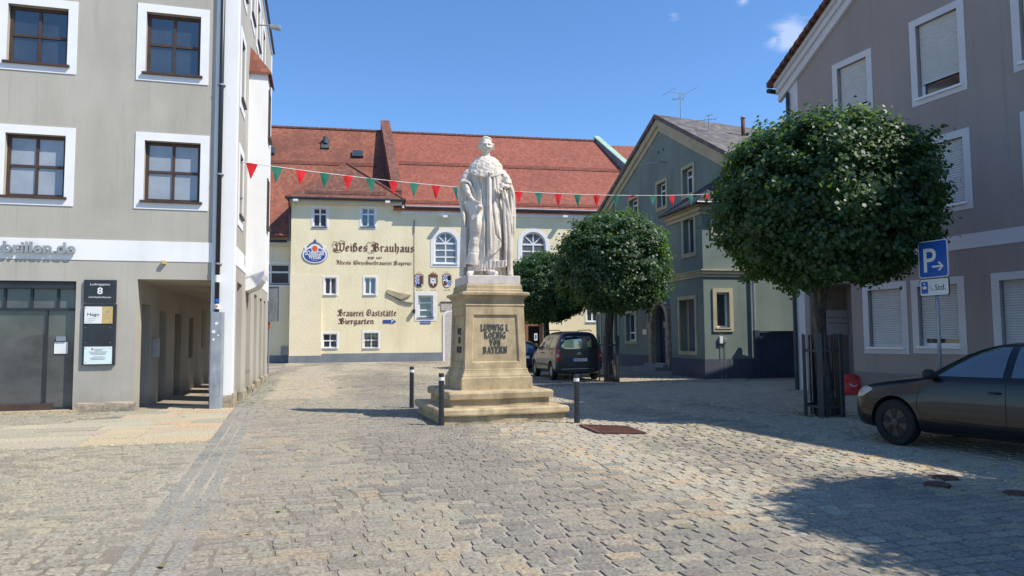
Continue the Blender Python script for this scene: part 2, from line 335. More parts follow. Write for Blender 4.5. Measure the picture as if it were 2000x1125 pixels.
def window(Fr, rt, r, frame, glass, inset=.12, fw=.06, bars=(1, 1), trim=None, tm=None, sill=None, arch=False, blind=None, tproud=.02, bw=.035, tz=None, label=None, zoff=None):
    """one window: frame mesh with pane, surround, sill, shutter below it"""
    u0, u1, z0, z1 = r; fm = MB()
    if arch: arch_ring(fm, Fr, u0, u1, z0, z1, fw, -inset-.05, -inset)
    else: fm.ring(Fr, u0, u1, z0, z1, fw, -inset-.05, -inset)
    nx, nz_ = bars; zt = z1 if not arch else z1-(u1-u0)/2
    hz = []
    for k in range(nx):
        c = u0+(u1-u0)*(k+1)/(nx+1); fm.fbox(Fr, c-bw, c+bw, z0+fw*.9, (zt if arch else z1-fw*.9), -inset-.045, -inset+.004)
    for k in range(nz_):
        c = z0+(zt-z0)*(k+1)/(nz_+1) if zoff is None else z0+(zt-z0)*zoff
        fm.fbox(Fr, u0+fw*.9, u1-fw*.9, c-bw, c+bw, -inset-.042, -inset+.008)
    if arch:
        fm.fbox(Fr, u0+fw*.9, u1-fw*.9, zt-bw*1.4, zt+bw*1.4, -inset-.043, -inset+.012); c = (u0+u1)/2
        for a in (45, 90, 135):
            L = (u1-u0)/2-fw*.8; d = Vector((math.cos(R(a)), math.sin(R(a)))); q = Vector((-d.y, d.x))*bw*.8
            P = [Vector((c, zt))+q, Vector((c, zt))-q, Vector((c, zt))+d*L-q, Vector((c, zt))+d*L+q]
            fm.fpoly(Fr, [(p.x, p.y) for p in P], -inset-.04, -inset+.002*a/45)
    wo = fm.build('window', frame, rt)
    if label: wo['label'] = label
    g = MB()
    if arch: g.fpoly(Fr, archpts(u0+.01, u1-.01, z0+.01, z1-.01), -inset-.035, -inset-.025)
    else: g.fbox(Fr, u0+.005, u1-.005, z0+.005, z1-.005, -inset-.035, -inset-.025)
    g.build('pane', glass, wo)
    if trim:
        s = MB(); tt = trim
        if arch: arch_ring(s, Fr, u0-tt, u1+tt, z0-tt, z1+tt, tt, -.01, tproud)
        else: s.ring(Fr, u0-tt, u1+tt, z0-(tt if tz is None else tz), z1+tt, tt, -.01, tproud, tb=tz)
        s.build('surround', tm, wo)
    if sill:
        s = MB(); s.fpoly(Frame_side(Fr, u0-.06), [(-inset, z0+.004), (.07, z0-.02), (.07, z0-.05), (-inset, z0-.05)], 0, (u1-u0)+.12) if False else s.fbox(Fr, u0-.06, u1+.06, z0-.045, z0+.006, -inset+.01, .075)
        s.build('sill', sill, wo)
    if blind:
        fr, bm_ = blind; s = MB(); zb = z1-(z1-z0)*fr; n = max(3, int((z1-zb)/.055)); hgt = (z1-zb)/n
        for k in range(n):
            za = zb+k*hgt; P = Fr.p
            s.face([P(u0+.03, za+.006, -inset+.03), P(u1-.03, za+.006, -inset+.03), P(u1-.03, za+hgt*.5, -inset+.048), P(u0+.03, za+hgt*.5, -inset+.048)])
            s.face([P(u0+.03, za+hgt*.5, -inset+.048), P(u1-.03, za+hgt*.5, -inset+.048), P(u1-.03, za+hgt, -inset+.03), P(u0+.03, za+hgt, -inset+.03)])
            s.face([P(u0+.03, za, -inset+.022), P(u1-.03, za, -inset+.022), P(u1-.03, za+.006, -inset+.03), P(u0+.03, za+.006, -inset+.03)])
        s.fbox(Fr, u0+.03, u1-.03, zb-.03, zb, -inset+.015, -inset+.05)
        s.build('roller_shutter', bm_, wo)
    return wo
# ------------------------------------------------------------------ lettering
def text(Fr, s, u, z, h, m, name, parent, width=None, d=.01, ext=.006, off=0.0, align='CENTER', shear=0):
    cu = bpy.data.curves.new('t', 'FONT'); cu.body = s; cu.size = 1; cu.extrude = 0; cu.offset = off; cu.align_x = align; cu.shear = shear; cu.resolution_u = 3
    o = bpy.data.objects.new('t', cu); col.objects.link(o)
    dg = bpy.context.evaluated_depsgraph_get(); me = bpy.data.meshes.new_from_object(o.evaluated_get(dg))
    xs = [v.co.x for v in me.vertices]; ys = [v.co.y for v in me.vertices]
    capH = .73; k = h/capH; kx = k if width is None else width/(max(xs)-min(xs)); cx = (max(xs)+min(xs))/2 if align == 'CENTER' else min(xs)
    mb = MB()
    for p in me.polygons:
        pts = [me.vertices[i].co for i in p.vertices]; mb.face([Fr.p(u+(q.x-cx)*kx, z+q.y*k, d+ext) for q in pts])
    if ext > .004:
        ec = {}
        for p in me.polygons:
            vs = list(p.vertices)
            for i in range(len(vs)):
                e = (vs[i], vs[(i+1) % len(vs)]); ec.setdefault(tuple(sorted(e)), []).append(e)
        for kk, l in ec.items():
            if len(l) == 1:
                a, b = [me.vertices[i].co for i in l[0]]; A = (u+(a.x-cx)*kx, z+a.y*k); B = (u+(b.x-cx)*kx, z+b.y*k)
                mb.face([Fr.p(*A, d+ext), Fr.p(*B, d+ext), Fr.p(*B, d), Fr.p(*A, d)])
    bpy.data.objects.remove(o); bpy.data.curves.remove(cu); bpy.data.meshes.remove(me)
    return mb.build(name, m, parent, fix=False)
# broad-nib blackletter strokes: baseline 0, x-height 1
BL = {
 'e': (.62, [[(.42, .55), (.12, .35+.2)], [(.12, .82), (.12, .16), (.3, 0), (.5, .14)], [(.12, .82), (.32, 1), (.48, .8), (.42, .56), (.14, .42)]]),
 'i': (.34, [[(.05, .88), (.17, 1), (.17, .12), (.29, 0)], [(.12, 1.3), (.2, 1.38)]]),
 'n': (.72, [[(.03, .88), (.14, 1), (.14, .1), (.2, 0)], [(.14, .8), (.4, 1), (.52, .86), (.52, .12), (.64, 0)]]),
 'u': (.72, [[(.03, .88), (.14, 1), (.14, .16), (.3, 0), (.5, .16)], [(.42, .92), (.52, 1), (.52, .12), (.64, 0)]]),
 'r': (.52, [[(.03, .88), (.15, 1), (.15, .1), (.24, 0)], [(.15, .78), (.36, 1), (.48, .86)]]),
 's': (.58, [[(.46, .9), (.3, 1), (.12, .82), (.16, .6), (.42, .46), (.44, .18), (.26, 0), (.08, .12)]]),
 'a': (.68, [[(.1, .85), (.3, 1), (.48, .86), (.48, .12), (.6, 0)], [(.48, .56), (.16, .44), (.1, .16), (.26, 0), (.46, .16)]]),
 'h': (.72, [[(.06, 1.5), (.15, 1.6), (.15, .1), (.22, 0)], [(.15, .78), (.4, 1), (.54, .82), (.52, .1), (.38, -.3), (.26, -.36)]]),
 'b': (.68, [[(.06, 1.5), (.14, 1.6), (.14, .14), (.32, 0), (.52, .16), (.52, .84), (.36, 1), (.14, .8)]]),
 'l': (.36, [[(.06, 1.5), (.16, 1.6), (.16, .14), (.3, 0)]]),
 't': (.46, [[(.2, 1.32), (.16, .16), (.3, 0), (.4, .08)], [(.04, .98), (.38, .98)]]),
 'g': (.68, [[(.5, 1.02), (.3, 1), (.12, .82), (.12, .2), (.28, .02), (.5, .2)], [(.52, 1), (.52, -.2), (.34, -.42), (.1, -.34)]]),
 'y': (.68, [[(.04, .88), (.14, 1), (.14, .2), (.3, .02), (.5, .16)], [(.52, 1), (.52, -.1), (.34, -.42), (.14, -.3)]]),
 'ß': (.76, [[(.14, -.1), (.14, 1.4), (.3, 1.6), (.5, 1.42), (.32, 1.02), (.56, .74), (.58, .2), (.4, 0), (.3, .1)], [(.02, .92), (.26, 1)]]),
 'W': (1.5, [[(.3, 1.5), (.1, 1.25), (.3, 1.02), (.42, 1.3), (.34, .3), (.6, 0), (.84, .3)], [(.6, 1.6), (.84, 1.34), (.84, .3), (1.02, 0), (1.34, .3)], [(.92, 1.3), (1.16, 1.6), (1.4, 1.3), (1.34, .3), (1.12, .0)], [(.1, .5), (.05, .2), (.3, .02)]]),
 'B': (1.25, [[(.3, 1.5), (.1, 1.28), (.24, 1.05), (.42, 1.25), (.44, .3), (.2, .02), (.02, .2)], [(.36, 1.42), (.72, 1.62), (1.02, 1.4), (.92, 1.02), (.54, .86)], [(.54, .86), (1.0, .78), (1.12, .36), (.86, .02), (.44, .14)], [(.66, 1.5), (.66, .1)]]),
 'G': (1.15, [[(.98, 1.36), (.7, 1.6), (.34, 1.42), (.14, .9), (.22, .3), (.56, 0), (.9, .2), (.98, .7), (.8, .92), (.58, .74)], [(.5, 1.4), (.46, .2)], [(.98, 1.36), (1.04, 1.0)]]),
 'A': (1.1, [[(.1, 1.1), (.24, 1.5), (.5, 1.56), (.62, 1.2), (.5, .3), (.28, .02), (.08, .14)], [(.56, 1.3), (.86, 1.56), (.9, .12), (1.04, 0)], [(.3, .78), (.9, .78)]]),
 '1': (.4, [[(.08, .85), (.2, 1), (.2, 0)]]), '6': (.55, [[(.44, 1.0), (.2, .8), (.12, .3), (.26, 0), (.44, .2), (.36, .52), (.14, .42)]]),
 '0': (.6, [[(.3, 1), (.12, .7), (.12, .3), (.3, 0), (.46, .3), (.46, .7), (.3, 1)]]), '7': (.52, [[(.06, .95), (.44, .95), (.2, 0)]]), '.': (.25, [[(.1, .02), (.16, .08)]]), ' ': (.42, []),
}
def hull2(pts):
    pts = sorted(set(pts)); 
    def half(ps):
        h = []
        for p in ps:
            while len(h) >= 2 and (h[-1][0]-h[-2][0])*(p[1]-h[-2][1])-(h[-1][1]-h[-2][1])*(p[0]-h[-2][0]) <= 0: h.pop()
            h.append(p)
        return h
    a = half(pts); b = half(pts[::-1]); return a[:-1]+b[:-1]
def blackletter(Fr, s, u, z, width, xh, m, name, parent, nib=.24, flour=(), d=.012, cap=1.0):
    segs = []; x = 0
    for ch in s:
        uml = ch in 'äÄ'; g = {'ä': 'a', 'Ä': 'A'}.get(ch, ch); adv, st = BL[g]
        for pl in st: segs += [((a[0]+x, a[1]), (b[0]+x, b[1]), nib) for a, b in zip(pl, pl[1:])]
        if uml:
            top = 1.75 if ch == 'Ä' else 1.3
            for q in (.2, .45): segs.append(((x+q, top), (x+q+.06, top+.06), nib))
        x += adv+.06
    for pl in flour: segs += [(a, b, .055) for a, b in zip(pl, pl[1:])]
    k = width/x; mb = MB(); ca, sa = math.cos(R(38)), math.sin(R(38)); i = 0
    for a, b, nb in segs:
        t = .035 if nb > .1 else .03; pts = []
        for p in (a, b):
            for s1 in (-.5, .5):
                for s2 in (-1, 1): pts.append((round(p[0]+ca*nb*s1-sa*t*s2, 4), round(p[1]+sa*nb*s1+ca*t*s2, 4)))
        i += 1; hp = hull2(pts); mb.face([Fr.p(u+q[0]*k, z+q[1]*xh, d+.0003*(i % 60)) for q in hp])
    return mb.build(name, m, parent, fix=False)
def disc(Fr, mb, u, z, ru, rz_, d0, d1, n=32, m=0): mb.fpoly(Fr, [(u+ru*math.cos(2*math.pi*k/n), z+rz_*math.sin(2*math.pi*k/n)) for k in range(n)], d0, d1, m)
# ================================================================== ground
C0 = Vector((-6.6, 16.9, 0)); TA = Vector((.965, .262, 0)); SA = Vector((-.262, .965, 0))
def ab(x, y): r = Vector((x, y, 0))-C0; return r.dot(TA), r.dot(SA)
def wob(x, y): return noise.noise(Vector((x*.35, y*.35, 3.1)))
def gz(x, y): return 0.0
xs = np.concatenate([[-1500, -400, -120, -60], np.arange(-32, 32.01, .4), [60, 120, 400, 1500]]); ys = np.concatenate([[-1500, -300, -60, -20], np.arange(-8, 56.01, .4), [80, 150, 400, 1500]])
v = []; f = []
for j, y in enumerate(ys):
    for i, x in enumerate(xs):
        a, b = ab(x, y); n = wob(x*1.7, y*1.7)
        dz = -.007 + .005*n - (.010 if a > 5.5-.18*b else 0) - (.006 if a < .2 else 0) - (.024 if a < 0 and b > -6.2 else 0)
        v.append((x, y, dz))
nx = len(xs)
for j in range(len(ys)-1):
    for i in range(nx-1): k = j*nx+i; f.append((k, k+1, k+nx+1, k+nx))
def stone_mat(name, stops, rough=.85, warm=(.32, .285, .22), wk=.6, mute=.3):
    mean = tuple(sum(c_[i] for _, c_ in stops)/len(stops) for i in range(3)); stops = [(p_, tuple(v*(1-mute)+m_*mute for v, m_ in zip(c_, mean))) for p_, c_ in stops]
    m, t, b = newmat(name); g = t.nodes.new('ShaderNodeNewGeometry'); obj = t.nodes.new('ShaderNodeTexCoord').outputs['Object']
    c = ramp(t, g.outputs['Random Per Island'], stops)
    hue = mixc(t, 1.0, c, (1.16, 1.125, 1.02), 'MULTIPLY'); c = hue; big = ramp(t, N2(t, obj, .45), [(.4, (0, 0, 0)), (.62, (wk,)*3)]); c = mixc(t, big, c, warm)
    fine = ramp(t, N2(t, obj, 34), [(.32, (.60, .60, .60)), (.68, (1.25, 1.25, 1.25))]); c = mixc(t, 1.0, c, fine, 'MULTIPLY')
    t.links.new(c, b.inputs['Base Color']); b.inputs['Roughness'].default_value = rough; b.inputs['Specular IOR Level'].default_value = .35
    n1 = N(t, 'TexNoise', Scale=15, Detail=6, Roughness=.7); t.links.new(obj, n1.inputs['Vector'])
    bp = N(t, 'Bump', Strength=1.0, Distance=.022); t.links.new(n1.outputs[0], bp.inputs['Height']); t.links.new(bp.outputs[0], b.inputs['Normal']); return m
MT['sett'] = stone_mat('granite_setts', [(0, (.17, .165, .15)), (.25, (.245, .235, .205)), (.5, (.30, .285, .24)), (.72, (.34, .305, .24)), (.86, (.38, .29, .195)), (1, (.25, .26, .26))])
MT['sett_light'] = stone_mat('pale_granite_setts', [(0, (.28, .27, .235)), (.3, (.36, .34, .29)), (.6, (.41, .38, .305)), (.8, (.46, .37, .25)), (.9, (.42, .295, .205)), (1, (.33, .34, .335))], warm=(.40, .365, .29))
MT['sett_grey'] = stone_mat('worn_grey_setts', [(0, (.15, .145, .14)), (.4, (.195, .19, .175)), (.8, (.24, .23, .205)), (1, (.30, .26, .22))], warm=(.29, .265, .22))
MT['sett_left'] = stone_mat('olive_grey_setts', [(0, (.205, .195, .16)), (.3, (.275, .262, .212)), (.6, (.335, .31, .245)), (.85, (.38, .335, .25)), (1, (.305, .30, .27))], warm=(.34, .315, .25), mute=.15)
MT['sett_band'] = stone_mat('blue_grey_edging_stones', [(0, (.17, .18, .175)), (.5, (.235, .24, .225)), (1, (.32, .30, .25))], warm=(.33, .30, .25))
MT['slab'] = stone_mat('sandstone_slabs', [(0, (.33, .31, .25)), (.35, (.42, .385, .30)), (.6, (.45, .37, .26)), (.8, (.47, .345, .24)), (1, (.36, .36, .32))], warm=(.36, .33, .26), wk=.15, mute=-.35)
m, t, b = newmat('joint_sand'); obj = t.nodes.new('ShaderNodeTexCoord').outputs['Object']
c = ramp(t, N2(t, obj, .3), [(.38, (.19, .165, .125)), (.62, (.40, .35, .27))]); c = mixc(t, 1, c, ramp(t, N2(t, obj, 60), [(.3, (.6, .6, .6)), (.7, (1.2, 1.2, 1.2))]), 'MULTIPLY')
t.links.new(c, b.inputs['Base Color']); b.inputs['Roughness'].default_value = .95; MT['sand'] = m
me = bpy.data.meshes.new('ground'); me.from_pydata(v, [], f); me.materials.append(MT['sand'])
o = bpy.data.objects.new('ground', me); col.objects.link(o); tag(o, None, kind='structure')

SV = {k: ([], []) for k in ('sett', 'sett_left', 'sett_light', 'sett_grey', 'sett_band', 'slab')}
def stone(kind, a0, a1, b0, b1, h=.0, lod=0, wf=None):
    V, Fc = SV[kind]; rj = lambda s: random.uniform(-s, s)
    j = min(.02, (a1-a0)*.06)
    P = [(a0+rj(j), b0+rj(j*.7)), (a1+rj(j), b0+rj(j*.7)), (a1+rj(j), b1+rj(j*.7)), (a0+rj(j), b1+rj(j*.7))]
    cx = (a0+a1)/2; cy = (b0+b1)/2; tx = rj(.015); ty = rj(.022)
    if lod == 0:
        Q = []; e = .24
        for k in range(4):
            p, q, r = P[k-1], P[k], P[(k+1) % 4]
            for (s, e_) in ((p, .09 if k % 2 == 0 else .13), (r, .13 if k % 2 == 0 else .09)):
                Q.append((q[0]+(s[0]-q[0])*e_*.7, q[1]+(s[1]-q[1])*e_*.7))
        P = Q
    n = len(P); i = len(V); ins = .88 if lod < 2 else .93
    for x, y in P:
        w_ = wf(x, y) if wf else 0; q = C0+TA*x+SA*(y+w_); V.append((q.x, q.y, -.03))
    for x, y in P:
        x2 = cx+(x-cx)*(1-.012/(a1-a0)*2); y2 = cy+(y-cy)*(1-.012/(b1-b0)*2); w_ = wf(x, y) if wf else 0
        q = C0+TA*x2+SA*(y2+w_); V.append((q.x, q.y, h+tx*(x-cx)+ty*(y-cy)))
    for k in range(n): Fc.append((i+k, i+(k+1) % n, i+n+(k+1) % n, i+n+k))
    Fc.append(tuple(range(i+n, i+2*n)))
def vis(a, b):
    q = C0+TA*a+SA*b; return q.y > 3.4 and abs(q.x) < .76*q.y+2.2 and q.y < 47.4-.18*(-10.3-q.x)*0 + .18*(q.x+10.3)+.3
WLINE = lambda q: q.x-(16.5-.38*q.y)       # >0 behind the right-hand building's wall
def wf(x, y): return .05*noise.noise(Vector((x*.5, y*.25, 0)))+.02*noise.noise(Vector((x*1.9, y*.8, 5)))
SETT_BAND = lambda b: .1-.036*min(b, 0)    # left edge of the three-course edging band
b = -15.0; row = 0
while b < 31.5:
    far = b > 7; pitch = random.uniform(.142, .165) if b < 12 else .18
    a = -9.0+random.uniform(0, .2)
    while a < 27:
        L = random.uniform(.16, .30) if b < 12 else random.uniform(.22, .34)
        a1 = a+L; ca = (a+a1)/2; cb = b+pitch/2; q = C0+TA*ca+SA*cb; e = SETT_BAND(cb)
        ok = vis(ca, cb)
        if ok and e-.02 < ca < e+.53 and cb < 12.5: ok = False
        if ok and ca < e and cb > -.02: ok = False                       # under the arcade house
        if ok and ca < e and cb > -5.75 and not (ca < -2.25+(cb+1.2)*.8 and cb > -2.75): ok = False      # slabs
        if ok and q.y < 21.5 and WLINE(q) > .1: ok = False
        if ok and q.y > 26.7 and q.x > 8.6-.214*(q.y-26.6): ok = False
        if ok and (q-Vector((-.52, 14.8, 0))).length < 1.15: ok = False
        if ok:
            gap = .007 if ca > e else .012
            mnoise = noise.noise(Vector((ca*.35, cb*.08, 9.0)))+noise.noise(Vector((ca*.9, cb*.3, 2)))*.4
            if ca < e: kind = 'sett_left'
            else:
                lane = ca-(2.6+.05*cb); s = mnoise+random.uniform(-.18, .18)
                if lane < 2.0 and cb < 2: kind = 'sett_grey' if s > .12 else 'sett'
                elif ca > 5.0-.3*cb and cb < 4: kind = 'sett_light' if s < .25 else 'sett'
                else: kind = 'sett_light' if s < -.12 else ('sett' if s < .25 else 'sett_grey')
            lod = 0 if q.y < 12 else (1 if q.y < 24 else 2)
            stone(kind, a+gap, a1-gap, b+gap*.8, b+pitch-gap*.8, random.uniform(-.003, .004), lod, wf)
        a = a1
    b += pitch; row += 1
# edging band: three courses running up the street
for k in range(3):
    b = -15.0
    while b < 12.5:
        L = random.uniform(.2, .42); e = SETT_BAND(b)+k*.172
        if vis(e, b): stone('sett_band', e+.008, e+.163, b+.007, b+L-.007, random.uniform(-.003, .004), 0 if b < -3 else 1)
        b += L
# sandstone slabs before the arcade, and its floor
b = -5.72; hts = [.66, .5, .62, .55, .6, .5, .7, .62, .7]
bb = b; i = 0
while bb < 13:
    h = .72 if i % 2 == 0 else .58; h = min(h, 13-bb) if bb < 13 else h; i += 1
    a = SETT_BAND(bb)-.015 if bb < -.3 else -.25
    while a > -9.6:
        L = random.uniform(.55, 1.25); a0 = a-L; ca = (a+a0)/2; cb = bb+h/2
        if cb > 0 and ca < -3.3: break
        if not (ca < -2.3+(cb+1.2)*.8 and cb > -2.75): stone('slab', a0+.013, a-.013, bb+.016, bb+h-.016, random.uniform(0, .003), 1)
        a = a0
    bb += h
pv = root('paving', (0, 0, 0), None, None); bpy.data.objects.remove(pv)
nm = {'sett': 'paving', 'sett_left': 'paving', 'sett_light': 'paving', 'sett_grey': 'paving', 'sett_band': 'kerb_band', 'slab': 'pavement'}
for k, (V, Fc) in SV.items():
    me = bpy.data.meshes.new(nm[k]); me.from_pydata(V, [], Fc); me.materials.append(MT[k]); o = bpy.data.objects.new(nm[k], me); col.objects.link(o); tag(o, None, kind='structure')
# ================================================================== left arcade house
F1 = Frame(C0, TA); F2 = Frame(C0, SA)
LH = root('arcade_house', (C0.x, C0.y, 0), 'beige plastered corner house with white window surrounds, shop front and arcade, on the left', 'house', None)
ZE = 13.4
# --- front facade openings
def clampL(r, umin=-6.6): return (max(r[0], umin), r[1], r[2], r[3])
wr = [F1.rect(285, 28, 392, 146), F1.rect(14, 12, 133, 124), F1.rect(8, 262, 127, 384), F1.rect(281, 277, 391, 394)]
WH = sorted(wr, key=lambda r: r[0])
extra = [(wr[1][0]-2.62, wr[1][1]-2.62, wr[1][2], wr[1][3]), (wr[2][0]-2.62, wr[2][1]-2.62, wr[2][2], wr[2][3])]
zt3 = wr[0][2]+2.95
top = [(r[0], r[1], r[2]+2.95, r[3]+2.9) for r in (wr[0], wr[1])]
arc = list(F1.rect(265, 546, 413, 800)); arc[2] = -.03
arc = tuple(arc); shop = list(F1.rect(-60, 548, 145, 803)); shop[0] -= 2; shop[2] = .06; shop = tuple(shop)
mb = MB(); UL = -11.0
holes = [rc(r) for r in wr+extra+top] + [rc(shop)]
out = [(UL, -.1), (arc[0], -.1), (arc[0], arc[3]), (arc[1], arc[3]), (arc[1], -.1), (0, -.1), (0, ZE), (UL, ZE)]
wall(F1, out, holes, mb, .22)
P = F1.p
mb.face([P(arc[0], -.1), P(arc[0], arc[3]), P(arc[0], arc[3], -.42), P(arc[0], -.1, -.42)]); mb.face([P(arc[0], arc[3]), P(arc[1], arc[3]), P(arc[1], arc[3], -.42), P(arc[0], arc[3], -.42)])
mb.face([P(arc[1], -.1), P(arc[1], arc[3]), P(arc[1], arc[3], -.42), P(arc[1], -.1, -.42)])
# --- side wall with the arcade openings
U2 = 12.5
def u2(px): return F2.uz(px, 640)[0]
ops = [(u2(461.5), u2(471.5)), (u2(480.5), u2(489)), (u2(495.5), u2(501)), (u2(506.5), u2(511)), (u2(514.5), u2(518))]
ops = [(.75, 1.85), (3.2, 4.4), (5.4, 6.45), (7.5, 8.6), (9.6, 10.7)] if False else ops
zo = 3.02
sw = []
for (pa, pb, ya, yb) in ((463.5, 471, 140, 0), ):
    pass
sidew = [(.95, 1.75, 7.7, 9.3), (.95, 1.75, 4.72, 6.3), (.95, 1.75, 10.6, 12.1), (5.3, 6.3, 7.7, 9.3), (5.3, 6.3, 4.72, 6.3), (3.3, 4.2, 11.0, 12.4), (5.3, 6.3, 11.0, 12.4), (7.6, 8.6, 11.0, 12.4), (7.6, 8.6, 7.7, 9.3), (7.6, 8.6, 4.72, 6.3), (10, 11, 7.7, 9.3), (10, 11, 4.72, 6.3)]
out = [(0, -.1)]
for a, b_ in ops: out += [(a, -.1), (a, zo), (b_, zo), (b_, -.1)]
out += [(U2, -.1), (U2, ZE), (0, ZE)]
wall(F2, out, [rc(r) for r in sidew], mb, .2)
P = F2.p; DP = -.5
for a, b_ in ops:
    mb.face([P(a, -.1), P(a, zo), P(a, zo, DP), P(a, -.1, DP)]); mb.face([P(b_, -.1), P(b_, zo), P(b_, zo, DP), P(b_, -.1, DP)]); mb.face([P(a, zo), P(b_, zo), P(b_, zo, DP), P(a, zo, DP)])
# inner faces of the pillars, the arcade's inner wall and ceiling, far end and back of the house
out2 = [(.42, -.1)]
for a, b_ in ops: out2 += [(max(a, .42), -.1), (max(a, .42), zo), (b_, zo), (b_, -.1)]
out2 += [(U2, -.1), (U2, 3.5), (.42, 3.5)]
wall(Frame(C0+F2.N*DP, SA), out2, [], mb, 0)
IW = arc[0]  # inner wall position along the front
FI = Frame(C0+TA*IW, SA); nich = [(.5, 1.45, -.05, 2.45), (2.5, 3.4, -.05, 2.35), (4.6, 5.6, -.05, 2.35), (7.0, 7.8, 1.0, 2.3)]
oi = [(.0, -.1)]
for a, b_, z0, z1 in nich[:3]: oi += [(a, -.1), (a, z1), (b_, z1), (b_, -.1)]
oi += [(U2, -.1), (U2, 3.5), (0, 3.5)]
wall(FI, oi, [rc(nich[3])], mb, .3)
for a, b_, z0, z1 in nich[:3]:
    for x in (a, b_): mb.face([FI.p(x, -.1), FI.p(x, z1), FI.p(x, z1, -.35), FI.p(x, -.1, -.35)])
    mb.face([FI.p(a, z1), FI.p(b_, z1), FI.p(b_, z1, -.35), FI.p(a, z1, -.35)])
for (z, ua) in ((arc[3]+.001, 0), ):
    mb.face([F1.p(IW, z, 0), F1.p(-.05, z, 0), F1.p(-.05, z+.0, -U2), F1.p(IW, z+.0, -U2)])
mb.face([F1.p(UL, -.1), F1.p(UL, ZE), F1.p(UL, ZE, -U2), F1.p(UL, -.1, -U2)])
mb.face([F1.p(UL, -.1, -U2), F1.p(IW, -.1, -U2), F1.p(IW, ZE, -U2), F1.p(UL, ZE, -U2)]); mb.face([F1.p(IW, arc[3], -U2), F1.p(0, arc[3], -U2), F1.p(0, ZE, -U2), F1.p(IW, ZE, -U2)])
mb.build('wall', MT['beige'], LH)
for a, b_, z0, z1 in nich[:3]:
    d_ = MB(); d_.fbox(FI, a+.02, b_-.02, -.02, z1-.02, -.34, -.30); dd_ = d_.build('door', MT['brown_wood'], LH); d_ = MB(); d_.ball(FI.p(a+.15, 1.05, -.27), .03, 5); d_.build('handle', MT['steel'], dd_)
d_ = MB(); d_.fbox(FI, 7.02, 7.78, 1.02, 2.28, -.29, -.26); d_.build('window', MT['glass'], LH)
d_ = MB()
for k in range(22): z = 1.25+k*.065; d_.fbox(FI, 9.6, 10.5, z, z+.04, .0, .03)
d_.build('vent_louvre', MT['ochre'], LH)
d_ = MB(); d_.fbox(FI, 1.72, 1.98, 1.15, 1.62, .004, .12); d_.build('letter_box', MT['steel'], LH)
# --- white bands and corner pilaster (painted plaster, slightly proud)
pl = MB(); zb0 = F1.uz(330, 511)[1]; zb1 = F1.uz(330, 472)[1]; up = F1.uz(416, 400)[0]
pl.fbox(F1, UL, up, zb0, zb1, -.01, .012); pl.fbox(F1, up, .016, -.02, ZE-.01, -.05, .022)
pl.fbox(F2, .0, .42, -.02, ZE-.01, -.05, .018); 
pl.fbox(F2, .42, U2-.3, zb0, zb1, -.01, .013); pl.fbox(F2, U2-.3, U2+.01, zo+.1, ZE-.01, -.05, .015)
for r in sidew: pass
pl.build('painted_band', MT['beige_white'], LH)
rf = MB(); zr = ZE+.02
a_, b__, c_, d__ = F1.p(UL, zr, .3), F1.p(-.02, zr, .3), F1.p(-.02, zr, -U2), F1.p(UL, zr, -U2); m1, m2 = F1.p(UL, ZE+4.2, -6), F1.p(-5.5, ZE+4.2, -6)
rf.face([a_, b__, m2, m1]); rf.face([b__, c_, m2]); rf.face([c_, d__, m1, m2]); rf.face([a_, d__, m1]); rf.face([a_, b__, c_, d__])
ro = rf.build('roof', MT['tile_old'], LH)
gt = MB(); gt.tube(F1.p(UL, ZE-.02, .35), F1.p(.08, ZE-.02, .35), .045, n=10); gt.tube(F1.p(.08, ZE-.02, .35), F1.p(.08, ZE-.02, -U2), .045, n=10); gt.build('gutter', MT['dark_metal'], LH)
tw = .19
for k, r in enumerate(wr+extra+top):
    cur = r[3] < 6.6
    window(F1, LH, r, MT['brown_wood'], MT['glass_curtain'] if cur else MT['glass'], inset=.13, fw=.075, bars=(1, 1), trim=tw, tm=MT['white_trim'], sill=MT['brown_wood'], tproud=.016, bw=.03, label='brown window with pale curtains behind the panes' if cur else None)
for r in sidew: window(F2, LH, r, MT['brown_wood'], MT['glass'], inset=.12, fw=.07, bars=(1, 1), trim=.2, tm=MT['white_trim'], sill=MT['brown_wood'], tproud=.02, tz=.3)
# --- shop front
sf = MB(); s0, s1, sz0, sz1 = shop
sf.ring(F1, s0, s1, sz0, sz1, .05, -.2, -.14); sf.fbox(F1, s0, s1, sz1-.17, sz1-.02, -.2, -.04); sf.fbox(F1, s0, s1-.05, sz1-.66, sz1-.60, -.2, -.12)
for k in range(6): uu = s1-.42-k*.52; sf.fbox(F1, uu, uu+.05, sz1-.6, sz1-.17, -.19, -.13)
sfo = sf.build('shop_window', MT['dark_metal'], LH)
g = MB(); g.fbox(F1, s0, s1-.02, sz0, sz1, -.18, -.17); g.build('pane', MT['glass_dark'], sfo)
g = MB(); g.fbox(F1, s0, s1-.42, sz0+.0, sz0+.14, -.2, -.06); g.build('plinth_board', MT['brown_wood'], sfo)
g = MB(); g.fbox(F1, s1-.62, s1-.58, sz0+.14, sz1-.66, -.17, -.13); g.build('door_frame', MT['dark_metal'], sfo)
g = MB(); g.fbox(F1, s0-.2, s1+.1, -.05, .055, -.1, .14); g.build('doorstep', MT['slab'], LH)
g = MB(); g.fbox(F1, s1-.02, s1+.0, sz1-1.1, sz1-.2, -.12, -.10); g.build('blind_crank', MT['steel'], sfo)
# interior hints: a pale wall and desk seen through the shop glass are painted objects behind it
pr = F1.rect(101, 668, 128, 691); g = MB(); g.fbox(F1, pr[0], pr[1], pr[2], pr[3], -.165, -.15); g.build('notice_plate', MT['white_sign'], sfo)
pr = F1.rect(106, 657, 125, 666); g = MB(); g.fbox(F1, pr[0], pr[1], pr[2], pr[3], -.165, -.12); g.build('door_box', MT['steel'], sfo)
